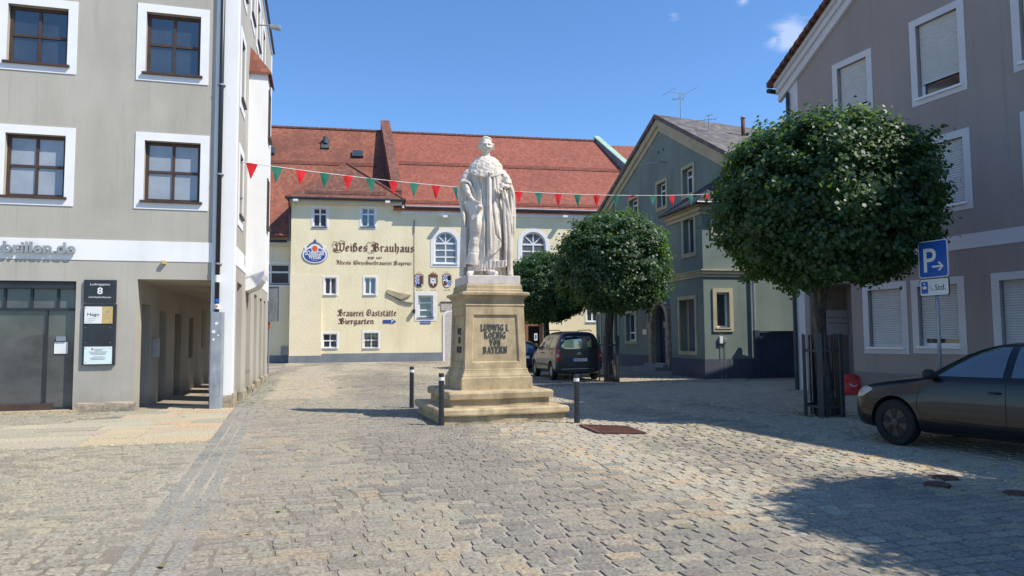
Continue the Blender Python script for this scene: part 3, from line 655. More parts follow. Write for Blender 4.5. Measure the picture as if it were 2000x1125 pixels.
# --- rough stone feet of the pillars
def feet(Fr, a, b_, d0=-.05, dd=.07, h=.2, n=None):
    q = MB(); n = n or max(1, int((b_-a)/.55)); random.seed(int((a+9)*100))
    for k in range(n):
        x0 = a+(b_-a)*k/n; x1 = a+(b_-a)*(k+1)/n; hh = h*random.uniform(.85, 1.1); pr_ = dd*random.uniform(.8, 1.1)
        q.solid([Fr.p(x0, -.05, pr_), Fr.p(x1, -.05, pr_), Fr.p(x1, hh*.7, pr_), Fr.p(x1, hh, pr_*.3), Fr.p(x0, hh, pr_*.3), Fr.p(x0, hh*.7, pr_)][::1],
                [Fr.p(x0, -.05, d0), Fr.p(x1, -.05, d0), Fr.p(x1, hh*.7, d0), Fr.p(x1, hh, d0), Fr.p(x0, hh, d0), Fr.p(x0, hh*.7, d0)])
    q.build('foot_stone', MT['stone_base'], LH, bevel=.012)
feet(F1, shop[1]+.03, arc[0]+.03, n=2); feet(F1, arc[1]-.03, .02, h=.28, n=1)
prev = .0
for a, b_ in ops+[(U2, U2)]: feet(F2, prev, a+.03, h=.3 if prev == 0 else .22, n=1); prev = b_-.03
# --- oriel bay
oz0, oz1 = 2.93, 9.26; ou0, ou1 = 3.06, 4.4; D = .5
prof = [(-.02, oz0), (.02, oz0)]+[(D*math.sin(R(t_)), oz0+.02+.62*(1-math.cos(R(t_)))) for t_ in range(15, 91, 15)]+[(D, oz1), (-.02, oz1)]
g = MB(); g.solid([F2.p(ou0, z, d) for d, z in prof], [F2.p(ou1, z, d) for d, z in prof]); orr = g.build('oriel', MT['beige_white'], LH)
FO = Frame(F2.p(0, 0, D), SA)
for z0, z1 in ((4.8, 6.2), (7.4, 8.8)):
    g = MB(); g.ring(FO, 3.4, 4.1, z0, z1, .06, .005, .03); g.fbox(FO, 3.72, 3.78, z0, z1, .006, .028); g.fbox(FO, 3.36, 4.14, z0-.05, z0, .0, .09); wo_ = g.build('window', MT['brown_wood'], orr); g = MB(); g.fbox(FO, 3.42, 4.08, z0+.02, z1-.02, .001, .012); g.build('pane', MT['glass'], wo_)
g = MB(); a_, b__, c_, d__ = F2.p(ou0-.08, oz1-.1, D+.1), F2.p(ou1+.08, oz1-.1, D+.1), F2.p(ou1+.08, oz1+.75, -.02), F2.p(ou0+.25, oz1+.75, -.02); e_ = F2.p(ou0-.08, oz1-.1, -.02)
g.face([a_, b__, c_, d__]); g.face([a_, d__, e_]); up_ = Vector((0, 0, -.06)); g.face([a_+up_, b__+up_, c_+up_, e_+up_]); g.face([a_, b__, b__+up_, a_+up_]); g.face([a_, e_, e_+up_, a_+up_]); g.build('oriel_roof', MT['tile_old'], orr)
# --- street lamp on an arm
def wall_lamp(Fr, u, z, label, L=.7):
    q = root('wall_lamp', Fr.p(u, z, 0), label, 'lamp'); g = MB(); g.tube(Fr.p(u, z, 0), Fr.p(u, z+.03, L), .022); g.build('arm', MT['steel'], q)
    g = MB(); g.solid([Fr.p(u-.07, z-.06, L), Fr.p(u+.07, z-.06, L), Fr.p(u+.07, z+.05, L), Fr.p(u-.07, z+.05, L)], [Fr.p(u-.1, z-.1, L+.34), Fr.p(u+.1, z-.1, L+.34), Fr.p(u+.1, z+.03, L+.34), Fr.p(u-.1, z+.03, L+.34)]); g.build('lamp_head', MT['steel'], q, bevel=.02)
uu, zz = F2.uz(504, 49); wall_lamp(F2, uu, zz, 'grey street lamp on a thin arm high on the side of the arcade house', .35)
# --- downpipe with its steel cover and stickers
q = root('downpipe', F1.p(-.28, 0, .1), 'dark grey downpipe with stickers down the white corner of the arcade house', 'downpipe')
ud = -.33; g = MB(); zc = F1.uz(430, 610)[1]; g.tube(F1.p(ud, zc-.1, .1), F1.p(ud, ZE, .1), .052, n=12); g.build('pipe', MT['dark_metal'], q, smooth=True)
for py in (168, 342, 516):
    z = F1.uz(430, py)[1]; g = MB(); g.lathe(F1.p(ud, z, .1), [(.053, -.02), (.062, -.02), (.062, .02), (.053, .02)], 12); g.fbox(F1, ud-.09, ud+.09, z-.008, z+.008, .0, .1); g.build('pipe_clamp', MT['steel'], q)
for (p0, p1, mm) in ((538, 552, 'white_sign'), (584, 591, 'blue_sign'), (594, 604, 'white_sign')):
    z1, z0 = F1.uz(430, p0)[1], F1.uz(430, p1)[1]; g = MB(); g.lathe(F1.p(ud, 0, .1), [(.053, z0), (.056, z0), (.056, z1), (.053, z1)], 12); g.build('sticker', MT[mm], q)
g = MB(); z, = (F1.uz(430, 599)[1],); disc(F1, g, ud, z, .03, .03, .157, .160, 12); g.build('sticker', MT['logo_orange'], q)
g = MB(); g.solid([F1.p(ud-.13, -.02, .06), F1.p(ud+.17, -.02, .06), F1.p(ud+.17, zc, .06), F1.p(ud-.13, zc, .06)], [F1.p(ud-.1, -.02, .24), F1.p(ud+.13, -.02, .24), F1.p(ud+.13, zc, .24), F1.p(ud-.1, zc, .24)]); cv = g.build('steel_cover', MT['grey_box'], q, bevel=.008)
for (dx, px_, r_) in ((.02, 632, .035), (-.04, 648, .04), (-.04, 663, .028), (.06, 655, .02)):
    z = F1.uz(430, px_)[1]; g = MB(); disc(F1, g, ud+dx, z, r_, r_, .241, .244, 12); g.build('sticker', MT['white_sign'], cv)
# --- lettering of the optician, as raised letters on the white band
SGN = root('shop_lettering', F1.p(-4.6, 3.5, .0), 'raised dark grey shop letters on the white band over the shop window', 'sign')
u1_, z1_ = F1.uz(149, 498); u0_, z0_ = F1.uz(2, 495); hgt_ = (F1.uz(80, 474)[1]-F1.uz(80, 495)[1])
text(F1, 'brillen.de', u0_+.06, z1_+.03, .245, MT['grey_box'], 'letters', SGN, width=u1_-u0_-.06, d=.05, ext=.05, off=.022, align='LEFT')
g = MB(); disc_u = u0_-.2
n = 24
for k in range(n):
    a0, a1 = 2*math.pi*k/n, 2*math.pi*(k+1)/n; r0, r1 = .075, .15; zc_ = z1_+.13
    g.solid([F1.p(disc_u+r*math.cos(a), zc_+r*math.sin(a), .1) for r, a in ((r0, a0), (r1, a0), (r1, a1), (r0, a1))], [F1.p(disc_u+r*math.cos(a), zc_+r*math.sin(a), .05) for r, a in ((r0, a0), (r1, a0), (r1, a1), (r0, a1))])
g.build('letter_ring', MT['grey_box'], SGN)
g = MB(); g.fbox(F1, u0_-.4, u1_-.02, z1_+.05, z1_+.075, .03, .05); g.build('mounting_rail', MT['white_trim'], SGN)
# --- sign boards beside the shop
r = F1.rect(165, 547, 228, 591); q = root('house_number_sign', F1.p(r[0], r[2]), 'black house number board with white 8, above the tall sign board', 'sign')
g = MB(); g.fbox(F1, *r, .0, .05); bo = g.build('board', MT['dark_metal'], q); um = (r[0]+r[1])/2; hh = r[3]-r[2]
text(F1, 'Ludwigsplatz', um, r[2]+hh*.76, .05, MT['txt_white'], 'lettering', q, width=.40, d=.05, ext=.003)
text(F1, '8', um, r[2]+hh*.38, .15, MT['txt_white'], 'lettering', q, width=.11, d=.05, ext=.003, off=.02)
text(F1, '»Arkadenhaus«', um, r[2]+hh*.2, .045, MT['txt_white'], 'lettering', q, width=.46, d=.05, ext=.003)
r = F1.rect(163, 594, 227, 713); q = root('sign_board', F1.p(r[0], r[2]), 'tall black sign board holding a white and gold plate and a pale mint plate', 'sign')
g = MB(); g.fbox(F1, *r, .0, .06); g.build('board', MT['dark_metal'], q)
def plate(px0, py0, px1, py1, mm, name='plate', d=.075):
    rr = F1.rect(px0, py0, px1, py1); g = MB(); g.fbox(F1, *rr, .061, d); return g.build(name, MT[mm], q), rr
plate(167, 599, 201, 632, 'white_sign'); plate(201.2, 599, 221.5, 632, 'gold'); _, rr = plate(166, 677, 220, 711, 'mint')
ua, za = F1.uz(184, 617); text(F1, 'Hagn', ua, za, .07, MT['navy'], 'lettering', q, width=.24, d=.075, ext=.002, off=.01)
for k, s_ in enumerate(('Rechtsanwälte', 'Fachanwälte', 'Notar')): text(F1, s_, F1.uz(173, 620)[0], za-.065-.042*k, .022, MT['grey_box'], 'lettering', q, d=.075, ext=.002, align='LEFT', width=(.18, .15, .1)[k])
g = MB(); uj, zj = F1.uz(213, 606); g.fbox(F1, uj-.005, uj+.02, zj-.05, zj+.01, .075, .078); g.fbox(F1, uj-.05, uj-.005, zj-.05, zj-.03, .075, .078); g.build('emblem', MT['grey_box'], q)
for k in range(3): g = MB(); g.fbox(F1, uj-.08, uj+.05, zj-.11-.04*k, zj-.098-.04*k, .075, .077); g.build('text_line', MT['ochre'], q)
um = (rr[0]+rr[1])/2
for k, wd in enumerate((.2, .13, .36, .33, .28, 0, .22, .32, .27)):
    if wd: g = MB(); g.fbox(F1, um-wd/2, um+wd/2, rr[3]-.055-.028*k-.012, rr[3]-.055-.028*k, .075, .077); g.build('text_line', MT['grey_box'], q)
g = MB(); g.fbox(F1, um-.13, um-.105, rr[3]-.07, rr[3]-.03, .075, .079); g.build('emblem', MT['red'], q)
for (px_, py_) in ((170, 602), (218, 602), (170, 629), (218, 629), (169, 680), (217, 680), (169, 708), (217, 708), (169, 640), (217, 640), (169, 669), (217, 669)):
    a_, z = F1.uz(px_, py_); g = MB(); disc(F1, g, a_, z, .009, .009, .06, .08, 8); g.build('screw', MT['steel'], q)
ua, za = F1.uz(321, 513); q = root('wall_sensor', F1.p(ua, za), 'small yellow box lamp below the white band over the arcade entrance', 'lamp'); g = MB(); g.fbox(F1, ua-.045, ua+.045, za-.04, za+.045, .0, .09); g.build('housing', MT['gold'], q, bevel=.01)
# --- back of a traffic sign by the far corner
bp_ = F2.p(11.6, 0, .25); bp_ = gr(523.5, 737); q = root('traffic_sign', bp_, 'large grey back of a traffic sign on a thin pole by the arcade house', 'sign')
g = MB(); zt_ = at(523, 560, bp_.y).z; zb_ = at(523, 628, bp_.y).z; g.tube(bp_, (bp_.x, bp_.y, zt_), .03, n=10); g.build('pole', MT['steel'], q)
x1 = at(546, 600, bp_.y).x; x0 = at(521.5, 600, bp_.y).x; Fs = Frame((x0, bp_.y-.05), (1, 0)); g = MB(); g.fbox(Fs, 0, x1-x0, zb_, zt_, -.01, .012); sb = g.build('sign_panel', MT['grey_box'], q, bevel=.008)
g = MB(); g.ring(Fs, .0, x1-x0, zb_, zt_, .012, .010, .03); g.build('rim', MT['steel'], sb)
g = MB(); z = at(524, 636, bp_.y).z; g.box((bp_.x+.02, bp_.y-.04, z), (.05, .01, .11)); g.build('sticker', MT['logo_orange'], q)
# ================================================================== yellow brewery building across the end of the square
F3 = Frame((-10.3, 48), (.984, .177)); YB = root('brewery_house', F3.p(0, 0), 'long yellow brewery building with red tiled roofs across the far end of the square', 'building')
def hitR(px, py, d): return F3.uz(px, py, d)
ua, ub, uc, ud_, ue = F3.uz(500, 640)[0]-6, F3.uz(566, 640)[0], F3.uz(628, 640)[0], F3.uz(780, 640)[0], F3.uz(1295, 640)[0]
zA, zB, zK = F3.uz(545, 468)[1], F3.uz(980, 406)[1], F3.uz(670, 390)[1]
RD = 9.0; zR = F3.uz(850, 263, -RD)[1]; zR2 = F3.uz(640, 253, -RD)[1]
wins = {
 'up1': F3.rect(612, 406.5, 638, 443), 'up2': F3.rect(706, 406.5, 732, 443), 'ar1': F3.rect(848, 453, 893, 515), 'ar2': F3.rect(1018, 453, 1066, 518),
 'm1': F3.rect(634, 542, 657, 575), 'm2': F3.rect(712, 542, 734, 575), 'o1': F3.rect(817, 577, 846, 620), 'l1': F3.rect(631, 652, 658, 679), 'l2': F3.rect(711, 650, 739, 679), 'rec': F3.rect(500, 513, 562, 553), 'far': F3.rect(1146, 606, 1168, 628)}
wins['rec'] = (ua+3, wins['rec'][1], wins['rec'][2], wins['rec'][3])
door = F3.rect(1012, 640, 1061, 702); door = (door[0]-.5, door[1], -.05, door[3]+1.0)
wy = MB(); holes = [(archpts(*wins[k]) if k.startswith('ar') else rc(wins[k])) for k in wins if k != 'rec']
zlow = -.1
out = [(ub, zlow), (door[0], zlow), (door[0], door[3]), (door[1], door[3]), (door[1], zlow), (ue, zlow), (ue, zB), (ud_+.05, zB), (ud_+.05, zK), (ub, zK)]
wall(F3, out, holes, wy, .2)
PB = 12.0
def side(u, z, flip=1): wy.face([F3.p(u, -.1), F3.p(u, z), F3.p(u, z, -PB), F3.p(u, -.1, -PB)])
side(ue, zB); side(ub, zK); wy.face([F3.p(ud_+.05, zB-.5), F3.p(ud_+.05, zK), F3.p(ud_+.05, zK, -4), F3.p(ud_+.05, zB-.5, -4)])
wy.face([F3.p(door[0], -.1), F3.p(door[0], door[3]), F3.p(door[0], door[3], -1.2), F3.p(door[0], -.1, -1.2)]); wy.face([F3.p(door[1], -.1), F3.p(door[1], door[3]), F3.p(door[1], door[3], -1.2), F3.p(door[1], -.1, -1.2)])
wy.face([F3.p(door[0], door[3]), F3.p(door[1], door[3]), F3.p(door[1], door[3], -1.2), F3.p(door[0], door[3], -1.2)])
SB = -.9   # the left part stands back a little
FL = Frame(F3.p(0, 0, SB), F3.T); ra = wins['rec']
wy2 = [(ua-8, zlow), (ub+.0, zlow), (ub+.0, zA+.3), (ua-8, zA+.3)]; wall(FL, wy2, [rc(ra)], wy, .2)
wy.build('wall', MT['yellow'], YB)
# slightly battered pier at the left corner of the block
g = MB(); ztp = F3.uz(600, 536)[1]
g.solid([F3.p(ub-.02, .0, .16), F3.p(uc, .0, .16), F3.p(uc, ztp, .02), F3.p(ub-.02, ztp, .02)], [F3.p(ub-.02, 0, -.02), F3.p(uc, 0, -.02), F3.p(uc, ztp, -.02), F3.p(ub-.02, ztp, -.02)]); g.build('corner_pier', MT['yellow2'], YB)
zp = F3.uz(700, 690)[1]; g = MB(); g.fbox(F3, ub-.04, uc+.02, -.1, zp-.12, -.02, .2); g.fbox(F3, uc+.02, F3.uz(865, 695)[0], -.1, zp, -.02, .04); g.fbox(F3, F3.uz(880, 695)[0], door[0]-.02, -.1, zp, -.02, .04); g.build('plinth', MT['grey_plinth'], YB); g = MB(); g.fbox(F3, door[1]+.02, ue+.02, -.1, zp, -.02, .04); g.build('plinth', MT['grey_plinth'], YB); g = MB()
g.fbox(FL, ua-8, ub, -.1, zp-.1, -.02, .04); g.build('plinth', MT['grey_plinth'], YB)
# cornices
g = MB(); g.fbox(F3, ud_+.12, ue+.1, zB-.62, zB-.30, -.02, .10); g.fbox(F3, ud_+.12, ue+.1, zB-.30, zB-.05, -.02, .28); g.build('cornice', MT['white_trim'], YB)
g = MB(); g.fbox(F3, ub-.1, ud_+.15, zK-.35, zK-.03, -.02, .22); g.build('cornice', MT['cream'], YB); g = MB(); g.fbox(FL, ua-8, ub-.02, zA-.3, zA-.02, -.02, .3); g.build('cornice', MT['cream'], YB)
# windows
for k, r in wins.items():
    fr = FL if k == 'rec' else F3
    if k.startswith('ar'): window(F3, YB, r, MT['pvc'], MT['glass_mid'], inset=.12, fw=.10, bars=(1, 2), trim=.24, tm=MT['white_trim'], arch=True, sill=MT['white_trim'], bw=.045)
    elif k == 'o1': window(F3, YB, r, MT['pvc'], MT['glass'], inset=.24, fw=.12, bars=(0, 2), trim=.24, tm=MT['white_trim'], sill=MT['lead'], bw=.05)
    elif k.startswith('l'): window(F3, YB, r, MT['pvc'], MT['glass'], inset=.14, fw=.05, bars=(1, 1), trim=.13, tm=MT['white_trim'], sill=MT['white_trim'], bw=.04)
    elif k.startswith('up'): window(F3, YB, r, MT['pvc'], MT['glass'], inset=.10, fw=.07, bars=(1, 1), trim=.13, tm=MT['white_trim'], sill=MT['lead'], bw=.05, zoff=.68)
    elif k == 'rec': window(fr, YB, r, MT['pvc'], MT['glass'], inset=.12, fw=.08, bars=(3, 1), trim=.16, tm=MT['white_trim'], sill=MT['lead'], bw=.06, zoff=.6)
    else: window(F3, YB, r, MT['pvc'], MT['glass'], inset=.10, fw=.07, bars=(1, 0), trim=.12, tm=MT['white_trim'], sill=MT['white_trim'], bw=.05)
for k in ('l2',):
    r = wins[k]; g = MB()
    for j in range(4): u = r[0]+(r[1]-r[0])*(j+.5)/4; g.tube(F3.p(u, r[2], -.03), F3.p(u, r[3], -.03), .014, n=6)
    for j in range(4): z = r[2]+(r[3]-r[2])*(j+.5)/4; g.tube(F3.p(r[0], z, -.028), F3.p(r[1], z, -.028), .012, n=6)
    g.build('window_bars', MT['black'], YB)
# white round-headed blind niche by the monument and a plaque above it
r = F3.rect(869, 609, 889, 704); g = MB(); g.fpoly(F3, archpts(r[0]-.14, r[1]+.14, -.05, r[3]+.14), -.02, .05); g.build('blind_door', MT['white_trim'], YB)
g = MB(); g.fpoly(F3, archpts(r[0], r[1], .02, r[3]), .04, .056); g.build('blind_door_panel', MT['marble_plinth'], YB)
r = F3.rect(862, 591, 892, 606); g = MB(); g.fbox(F3, *r, 0, .06); pq = g.build('stone_plaque', MT['marble_plinth'], YB); g = MB(); g.fbox(F3, r[0]-.06, r[1]+.06, r[3], r[3]+.07, 0, .1)
g.build('ledge', MT['lead'], pq)
for k in range(3): g = MB(); g.fbox(F3, r[0]+.12, r[1]-.1, r[3]-.14-.13*k-.04, r[3]-.14-.13*k, .06, .064); g.build('text_line', MT['ochre'], pq)
# restaurant doorway: dark porch with wooden posts
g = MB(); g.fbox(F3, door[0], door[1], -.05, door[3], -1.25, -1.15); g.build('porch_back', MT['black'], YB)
g = MB(); g.ring(F3, door[0], door[1], -.05, door[3], .14, -.3, -.1); g.fbox(F3, (door[0]+door[1])/2-.1, (door[0]+door[1])/2+.1, 0, door[3]-.1, -.31, -.12); g.fbox(F3, door[0]+.1, door[1]-.1, 2.35, 2.5, -.3, -.13); pdf = g.build('door_frame', MT['terracotta'], YB)
r = F3.rect(1044, 651, 1050, 665); g = MB(); g.fbox(F3, *r, -.12, -.08); pf = g.build('poster', MT['white_sign'], YB); g = MB(); g.fbox(F3, r[0]+.06, r[1]-.06, r[2]+.1, r[3]-.1, -.08, -.074); g.build('picture', MT['blue_sign'], pf)
g = MB(); zc0, u0 = F3.uz(1065, 702)[1], F3.uz(1063, 660)[0]; g.fbox(F3, u0, u0+.3, -.05, door[3]+.3, -.02, .10); g.build('corner_strip', MT['white_trim'], YB)
# rough crack lines of the old roof weathering moulding
g = MB(); pts = [(756, 573), (768, 578), (780, 586), (795, 590.5), (806, 591.5)]; q_ = [F3.uz(*p) for p in pts]
for (a, b_) in zip(q_, q_[1:]): g.solid([F3.p(a[0], a[1]-.06, .10), F3.p(b_[0], b_[1]-.06, .10), F3.p(b_[0], b_[1]+.02, .04), F3.p(a[0], a[1]+.02, .04)], [F3.p(a[0], a[1]-.06, -.02), F3.p(b_[0], b_[1]-.06, -.02), F3.p(b_[0], b_[1]+.02, -.02), F3.p(a[0], a[1]+.02, -.02)])
g.build('ledge', MT['lead'], YB)
g = MB(); w_ = [F3.uz(*p) for p in ((757, 565), (780, 572), (803, 576), (783, 585), (757, 574))]; g.fpoly(F3, w_, -.02, .12); g.build('shed_roof_scar', MT['ochre'], YB)
g = MB(); a_ = F3.uz(809, 430); b_ = F3.uz(809, 606); g.tube(F3.p(*b_, .03), F3.p(a_[0], a_[1], .03), .012, n=6); g.tube(F3.p(a_[0], a_[1]-.9, .05), F3.p(a_[0], a_[1], .05), .03, n=6); g.build('cable', MT['lead'], YB)
a_ = F3.uz(808.5, 608); g = MB(); g.fbox(F3, a_[0]-.1, a_[0]+.08, a_[1]-.12, a_[1]+.12, .0, .25); g.build('cable_box', MT['dark_metal'], YB)
# floodlights below the eaves, each a thing
for i, (px, py, s) in enumerate(((579, 393.5, 'left corner of the tall yellow block'), (757, 397, 'right corner of the tall yellow block'), (868, 425, 'arched window nearest the painted lettering'), (1100, 425, 'eave right of the statue'))):
    a_ = F3.uz(px, py); q = root('floodlight', F3.p(*a_, .3), 'small white floodlight under the eave at the '+s, 'lamp', 'floodlights under the brewery eaves')
    g = MB(); g.fbox(F3, a_[0]-.16, a_[0]+.16, a_[1]-.08, a_[1]+.06, .3, .62); g.build('lamp_head', MT['pvc'], q, bevel=.02); g = MB(); g.fbox(F3, a_[0]-.03, a_[0]+.03, a_[1]-.02, a_[1]+.03, 0, .3); g.build('bracket', MT['pvc'], q)
# --- roofs
def RP(u, t, za, zr, oh=.35):
    """point on a roof slope: t=0 at the eave, 1 at the ridge"""
    z0 = za-oh*(zr-za)/RD; return F3.p(u, z0+(zr-z0)*t, oh+(-RD-oh)*t)
uF = F3.uz(769, 380)[0]; uf0 = F3.uz(752, 260, -RD)[0]
ueR = F3.uz(1168, 275, -RD)[0]; 
def slope(name, m, c4, th=.12):
    g = MB(); n_ = (c4[1]-c4[0]).cross(c4[3]-c4[0]).normalized(); n_ = n_ if n_.z > 0 else -n_; g.solid([p for p in c4], [p-n_*th for p in c4]); return g.build(name, m, YB)
slope('roof', MT['tile_old'], [RP(ua-8, 0, zA, zR2, -.3), RP(uF+.2, 0, zA, zR2, -.3), RP(uf0+.1, 1, zA, zR2), RP(ua-8, 1, zA, zR2)])
slope('roof', MT['tile_new'], [RP(uF, 0, zB, zR), RP(F3.uz(1300, 408, .3)[0], 0, zB, zR), RP(ueR, 1, zB, zR), RP(uf0, 1, zB, zR)])
g = MB(); back = [F3.p(ua-8, zR2-.03, -RD), F3.p(ueR, zR-.03, -RD), F3.p(ueR, 6, -RD-9), F3.p(ua-8, 6, -RD-9)]; g.solid(back, [p-Vector((0, 0, .1)) for p in back]); g.build('rear_roof', MT['tile_old'], YB)
# farther, lower red roof right of the copper-capped gable wall
a_ = F3.uz(1150, 284, -RD-1); b_ = F3.uz(1300, 284, -RD-1); g = MB(); q4 = [F3.p(a_[0]-4, zB-1, 1), F3.p(b_[0]+6, zB-1, 1), F3.p(b_[0]+6, b_[1]-.2, -RD-1), F3.p(a_[0]-4, a_[1], -RD-1)]
g.solid(q4, [p-Vector((0, 0, .12)) for p in q4]); 
g = MB(); q4 = [F3.p(ue-.3, zB, .35), F3.p(b_[0]+6, zB, .35), F3.p(b_[0]+6, b_[1], -RD-1), F3.p(a_[0]-2, a_[1], -RD-1)]; q4 = [F3.p(ue+1.2, zB-.6, -.6), F3.p(b_[0]+6, zB-.6, -.6), F3.p(b_[0]+6, b_[1], -RD-1), F3.p(a_[0]-1, a_[1], -RD-1)]
g.solid(q4, [p-Vector((0, 0, .12)) for p in q4]); g.build('lower_roof', MT['tile_new'], YB)
# tiled parapet between the two roofs
def parapet(name, mtop, lo, hi, ex0, ex1, w0, w1, mside):
    """lo, hi: (u, z, d) at eave and ridge"""
    g = MB(); P = F3.p
    A = [(lo[0]-w0, lo[2], lo[1]), (lo[0]+w0, lo[2], lo[1])]
    r0 = [P(lo[0]-w0, lo[1]-.5, lo[2]), P(lo[0]+w0, lo[1]-.5, lo[2]), P(lo[0]+w0, lo[1]+ex0, lo[2]), P(lo[0]-w0, lo[1]+ex0, lo[2])]
    r1 = [P(hi[0]-w1, hi[1]-.5, hi[2]), P(hi[0]+w1, hi[1]-.5, hi[2]), P(hi[0]+w1, hi[1]+ex1, hi[2]), P(hi[0]-w1, hi[1]+ex1, hi[2])]
    g.solid(r0, r1); o_ = g.build(name, mside, YB); g = MB(); k = .03
    t0 = [P(lo[0]-w0-k, lo[1]+ex0-.02, lo[2]+k), P(lo[0]+w0+k, lo[1]+ex0-.02, lo[2]+k), P(lo[0]+w0+k, lo[1]+ex0+.1, lo[2]+k), P(lo[0]-w0-k, lo[1]+ex0+.1, lo[2]+k)]
    t1 = [P(hi[0]-w1-k, hi[1]+ex1-.02, hi[2]-k), P(hi[0]+w1+k, hi[1]+ex1-.02, hi[2]-k), P(hi[0]+w1+k, hi[1]+ex1+.1, hi[2]-k), P(hi[0]-w1-k, hi[1]+ex1+.1, hi[2]-k)]
    g.solid(t0, t1); c_ = g.build('coping', mtop, o_)
lo = RP(F3.uz(768, 372, -.9)[0], .1, zB, zR); 
parapet('parapet', MT['tile_brown'], (F3.uz(776, 385, -.6)[0], zB+.5, -.3), (F3.uz(752, 258, -RD)[0], zR+.05, -RD-.3), .55, .95, .30, .34, MT['tile_brown'])
g2 = (F3.uz(1226, 330, 0)[0], 0, 0); c0 = F3.uz(1240, 345, .3); c1 = F3.uz(1164, 268, -RD)
parapet('gable_wall', MT['copper'], (F3.uz(1304, 408, .3)[0], zB+.4, .3), (c1[0]+.1, zR-.05, -RD-.2), .45, .5, .22, .22, MT['grey_plinth'])
# hip roof of the tall block
g = MB(); e0, e1 = F3.p(ub-.3, zK+.02, .4), F3.p(ud_+.35, zK+.02, .4); ap = F3.uz(676, 319, -3); AP = F3.p(ap[0], ap[1], -3); BK = F3.p(ap[0], ap[1], -7); l0, l1 = F3.p(ub-.3, zK+.02, -4.5), F3.p(ud_+.35, zK+.02, -4.5)
g.face([e0, e1, AP]); g.face([e0, AP, BK, l0]); g.face([e1, l1, BK, AP]); dn = Vector((0, 0, -.1)); g.face([e0+dn, e1+dn, l1+dn, l0+dn]); g.face([e0, e1, e1+dn, e0+dn]); g.face([e1, l1, l1+dn, e1+dn]); g.face([e0, l0, l0+dn, e0+dn]); hr = g.build('hip_roof', MT['tile_brown'], YB)
g = MB(); g.path([e0, AP, e1], .11, 6); g.path([AP, BK], .11, 6); g.build('ridge_tiles', MT['tile_old'], hr)
for (p0, p1, r_) in ((F3.p(ub-.35, zK-.03, .46), F3.p(ud_+.4, zK-.03, .46), .09), (F3.p(ud_+.3, zB-.2, .42), F3.p(ue+.1, zB-.2, .42), .09), (F3.p(ua-8, zA-.02, SB+.36), F3.p(ub-.35, zA-.02, SB+.36), .09)):
    g = MB(); g.tube(p0, p1, r_, n=10); g.build('gutter', MT['dark_metal'], YB)
g = MB(); g.path([F3.p(ub-.12, zK-.1, .4), F3.p(ub-.12, zK-.9, .1), F3.p(ub-.12, zA, .1)], .05, 8); g.path([F3.p(ud_+.3, zK-.1, .4), F3.p(ud_+.35, zK-.5, .45), F3.p(ud_+.3, zB-.1, .4)], .05, 8); g.build('downpipe', MT['dark_metal'], YB)
def ridge(p0, p1):
    g = MB(); n = int((p1-p0).length/.38)
    for k in range(n):
        a = p0.lerp(p1, k/n); b_ = p0.lerp(p1, (k+1.08)/n); g.tube(a, b_+Vector((0, 0, .02)), .12, .135, 7)
    g.build('ridge_tiles', MT['tile_brown'], YB)
ridge(F3.p(ua-8, zR2+.02, -RD), F3.p(uf0-.3, zR2+.02, -RD)); ridge(F3.p(uf0+.4, zR+.02, -RD), F3.p(ueR, zR+.02, -RD))
def guard(u0, u1, t, za, zr, h=.26, oh=.35):
    g = MB(); n = int((u1-u0)/.14)
    P0 = RP(u0, t, za, zr, oh); P1 = RP(u1, t, za, zr, oh); up_ = Vector((0, 0, h))
    for q in (.25, .6, 1): g.tube(P0+up_*q, P1+up_*q, .016, n=5)
    for k in range(n+1): p = P0.lerp(P1, k/n); g.tube(p-Vector((0, 0, .03)), p+up_, .012 if k % 8 else .025, n=4)
    g.build('snow_guard', MT['rust'], YB)
tA = .635; guard(ua-2, uF-1.3, .62, zA, zR2, oh=-.3); guard(uF+.5, ue-1.2, .535, zB, zR); guard(uF+.4, ue-.3, .06, zB, zR, .22)
g = MB(); n = 60
for q in (.12, .22): g.tube(F3.p(ub+.9, zK+.32+q, .1), F3.p(ud_-.9, zK+.32+q, .1), .016, n=5)
for k in range(n+1): u = ub+.9+(ud_-ub-1.8)*k/n; g.tube(F3.p(u, zK+.26, .1), F3.p(u, zK+.55, .1), .011, n=4)
g.build('snow_guard', MT['rust'], hr)
def roofpt(px, py, za, zr, oh):
    a = RP(0, 0, za, zr, oh); b_ = RP(1, 0, za, zr, oh); c_ = RP(0, 1, za, zr, oh); n_ = (b_-a).cross(c_-a).normalized(); return hit(px, py, a, n_), n_ if n_.z > 0 else -n_
for (px, py, s, wd) in ((636, 283, 'vent', 1), (699, 303, 'sky', 1), (528, 297, 'sky', .8)):
    p, n_ = roofpt(px, py, zA, zR2, -.3); t_ = F3.T; up_ = n_.cross(t_); up_ = up_ if up_.z > 0 else -up_
    def OB(c, a, b_, h0, h1, mm, name, par=YB):
        g = MB(); r = [c+t_*x+up_*y for x, y in ((-a, -b_), (a, -b_), (a, b_), (-a, b_))]; g.solid([q+n_*h0 for q in r], [q+n_*h1 for q in r]); return g.build(name, mm, par)
    if s == 'sky': o_ = OB(p, .42*wd, .38, -.02, .22, MT['lead'], 'roof_hatch'); OB(p, .34*wd, .3, .22, .24, MT['glass'], 'pane', o_)
    else:
        o_ = OB(p, .30, .6, -.02, .14, MT['lead'], 'roof_hatch'); g = MB(); g.tube(p+n_*.1, p+Vector((0, 0, .62)), .2, .2, 10); g.build('vent_cap', MT['lead'], o_)
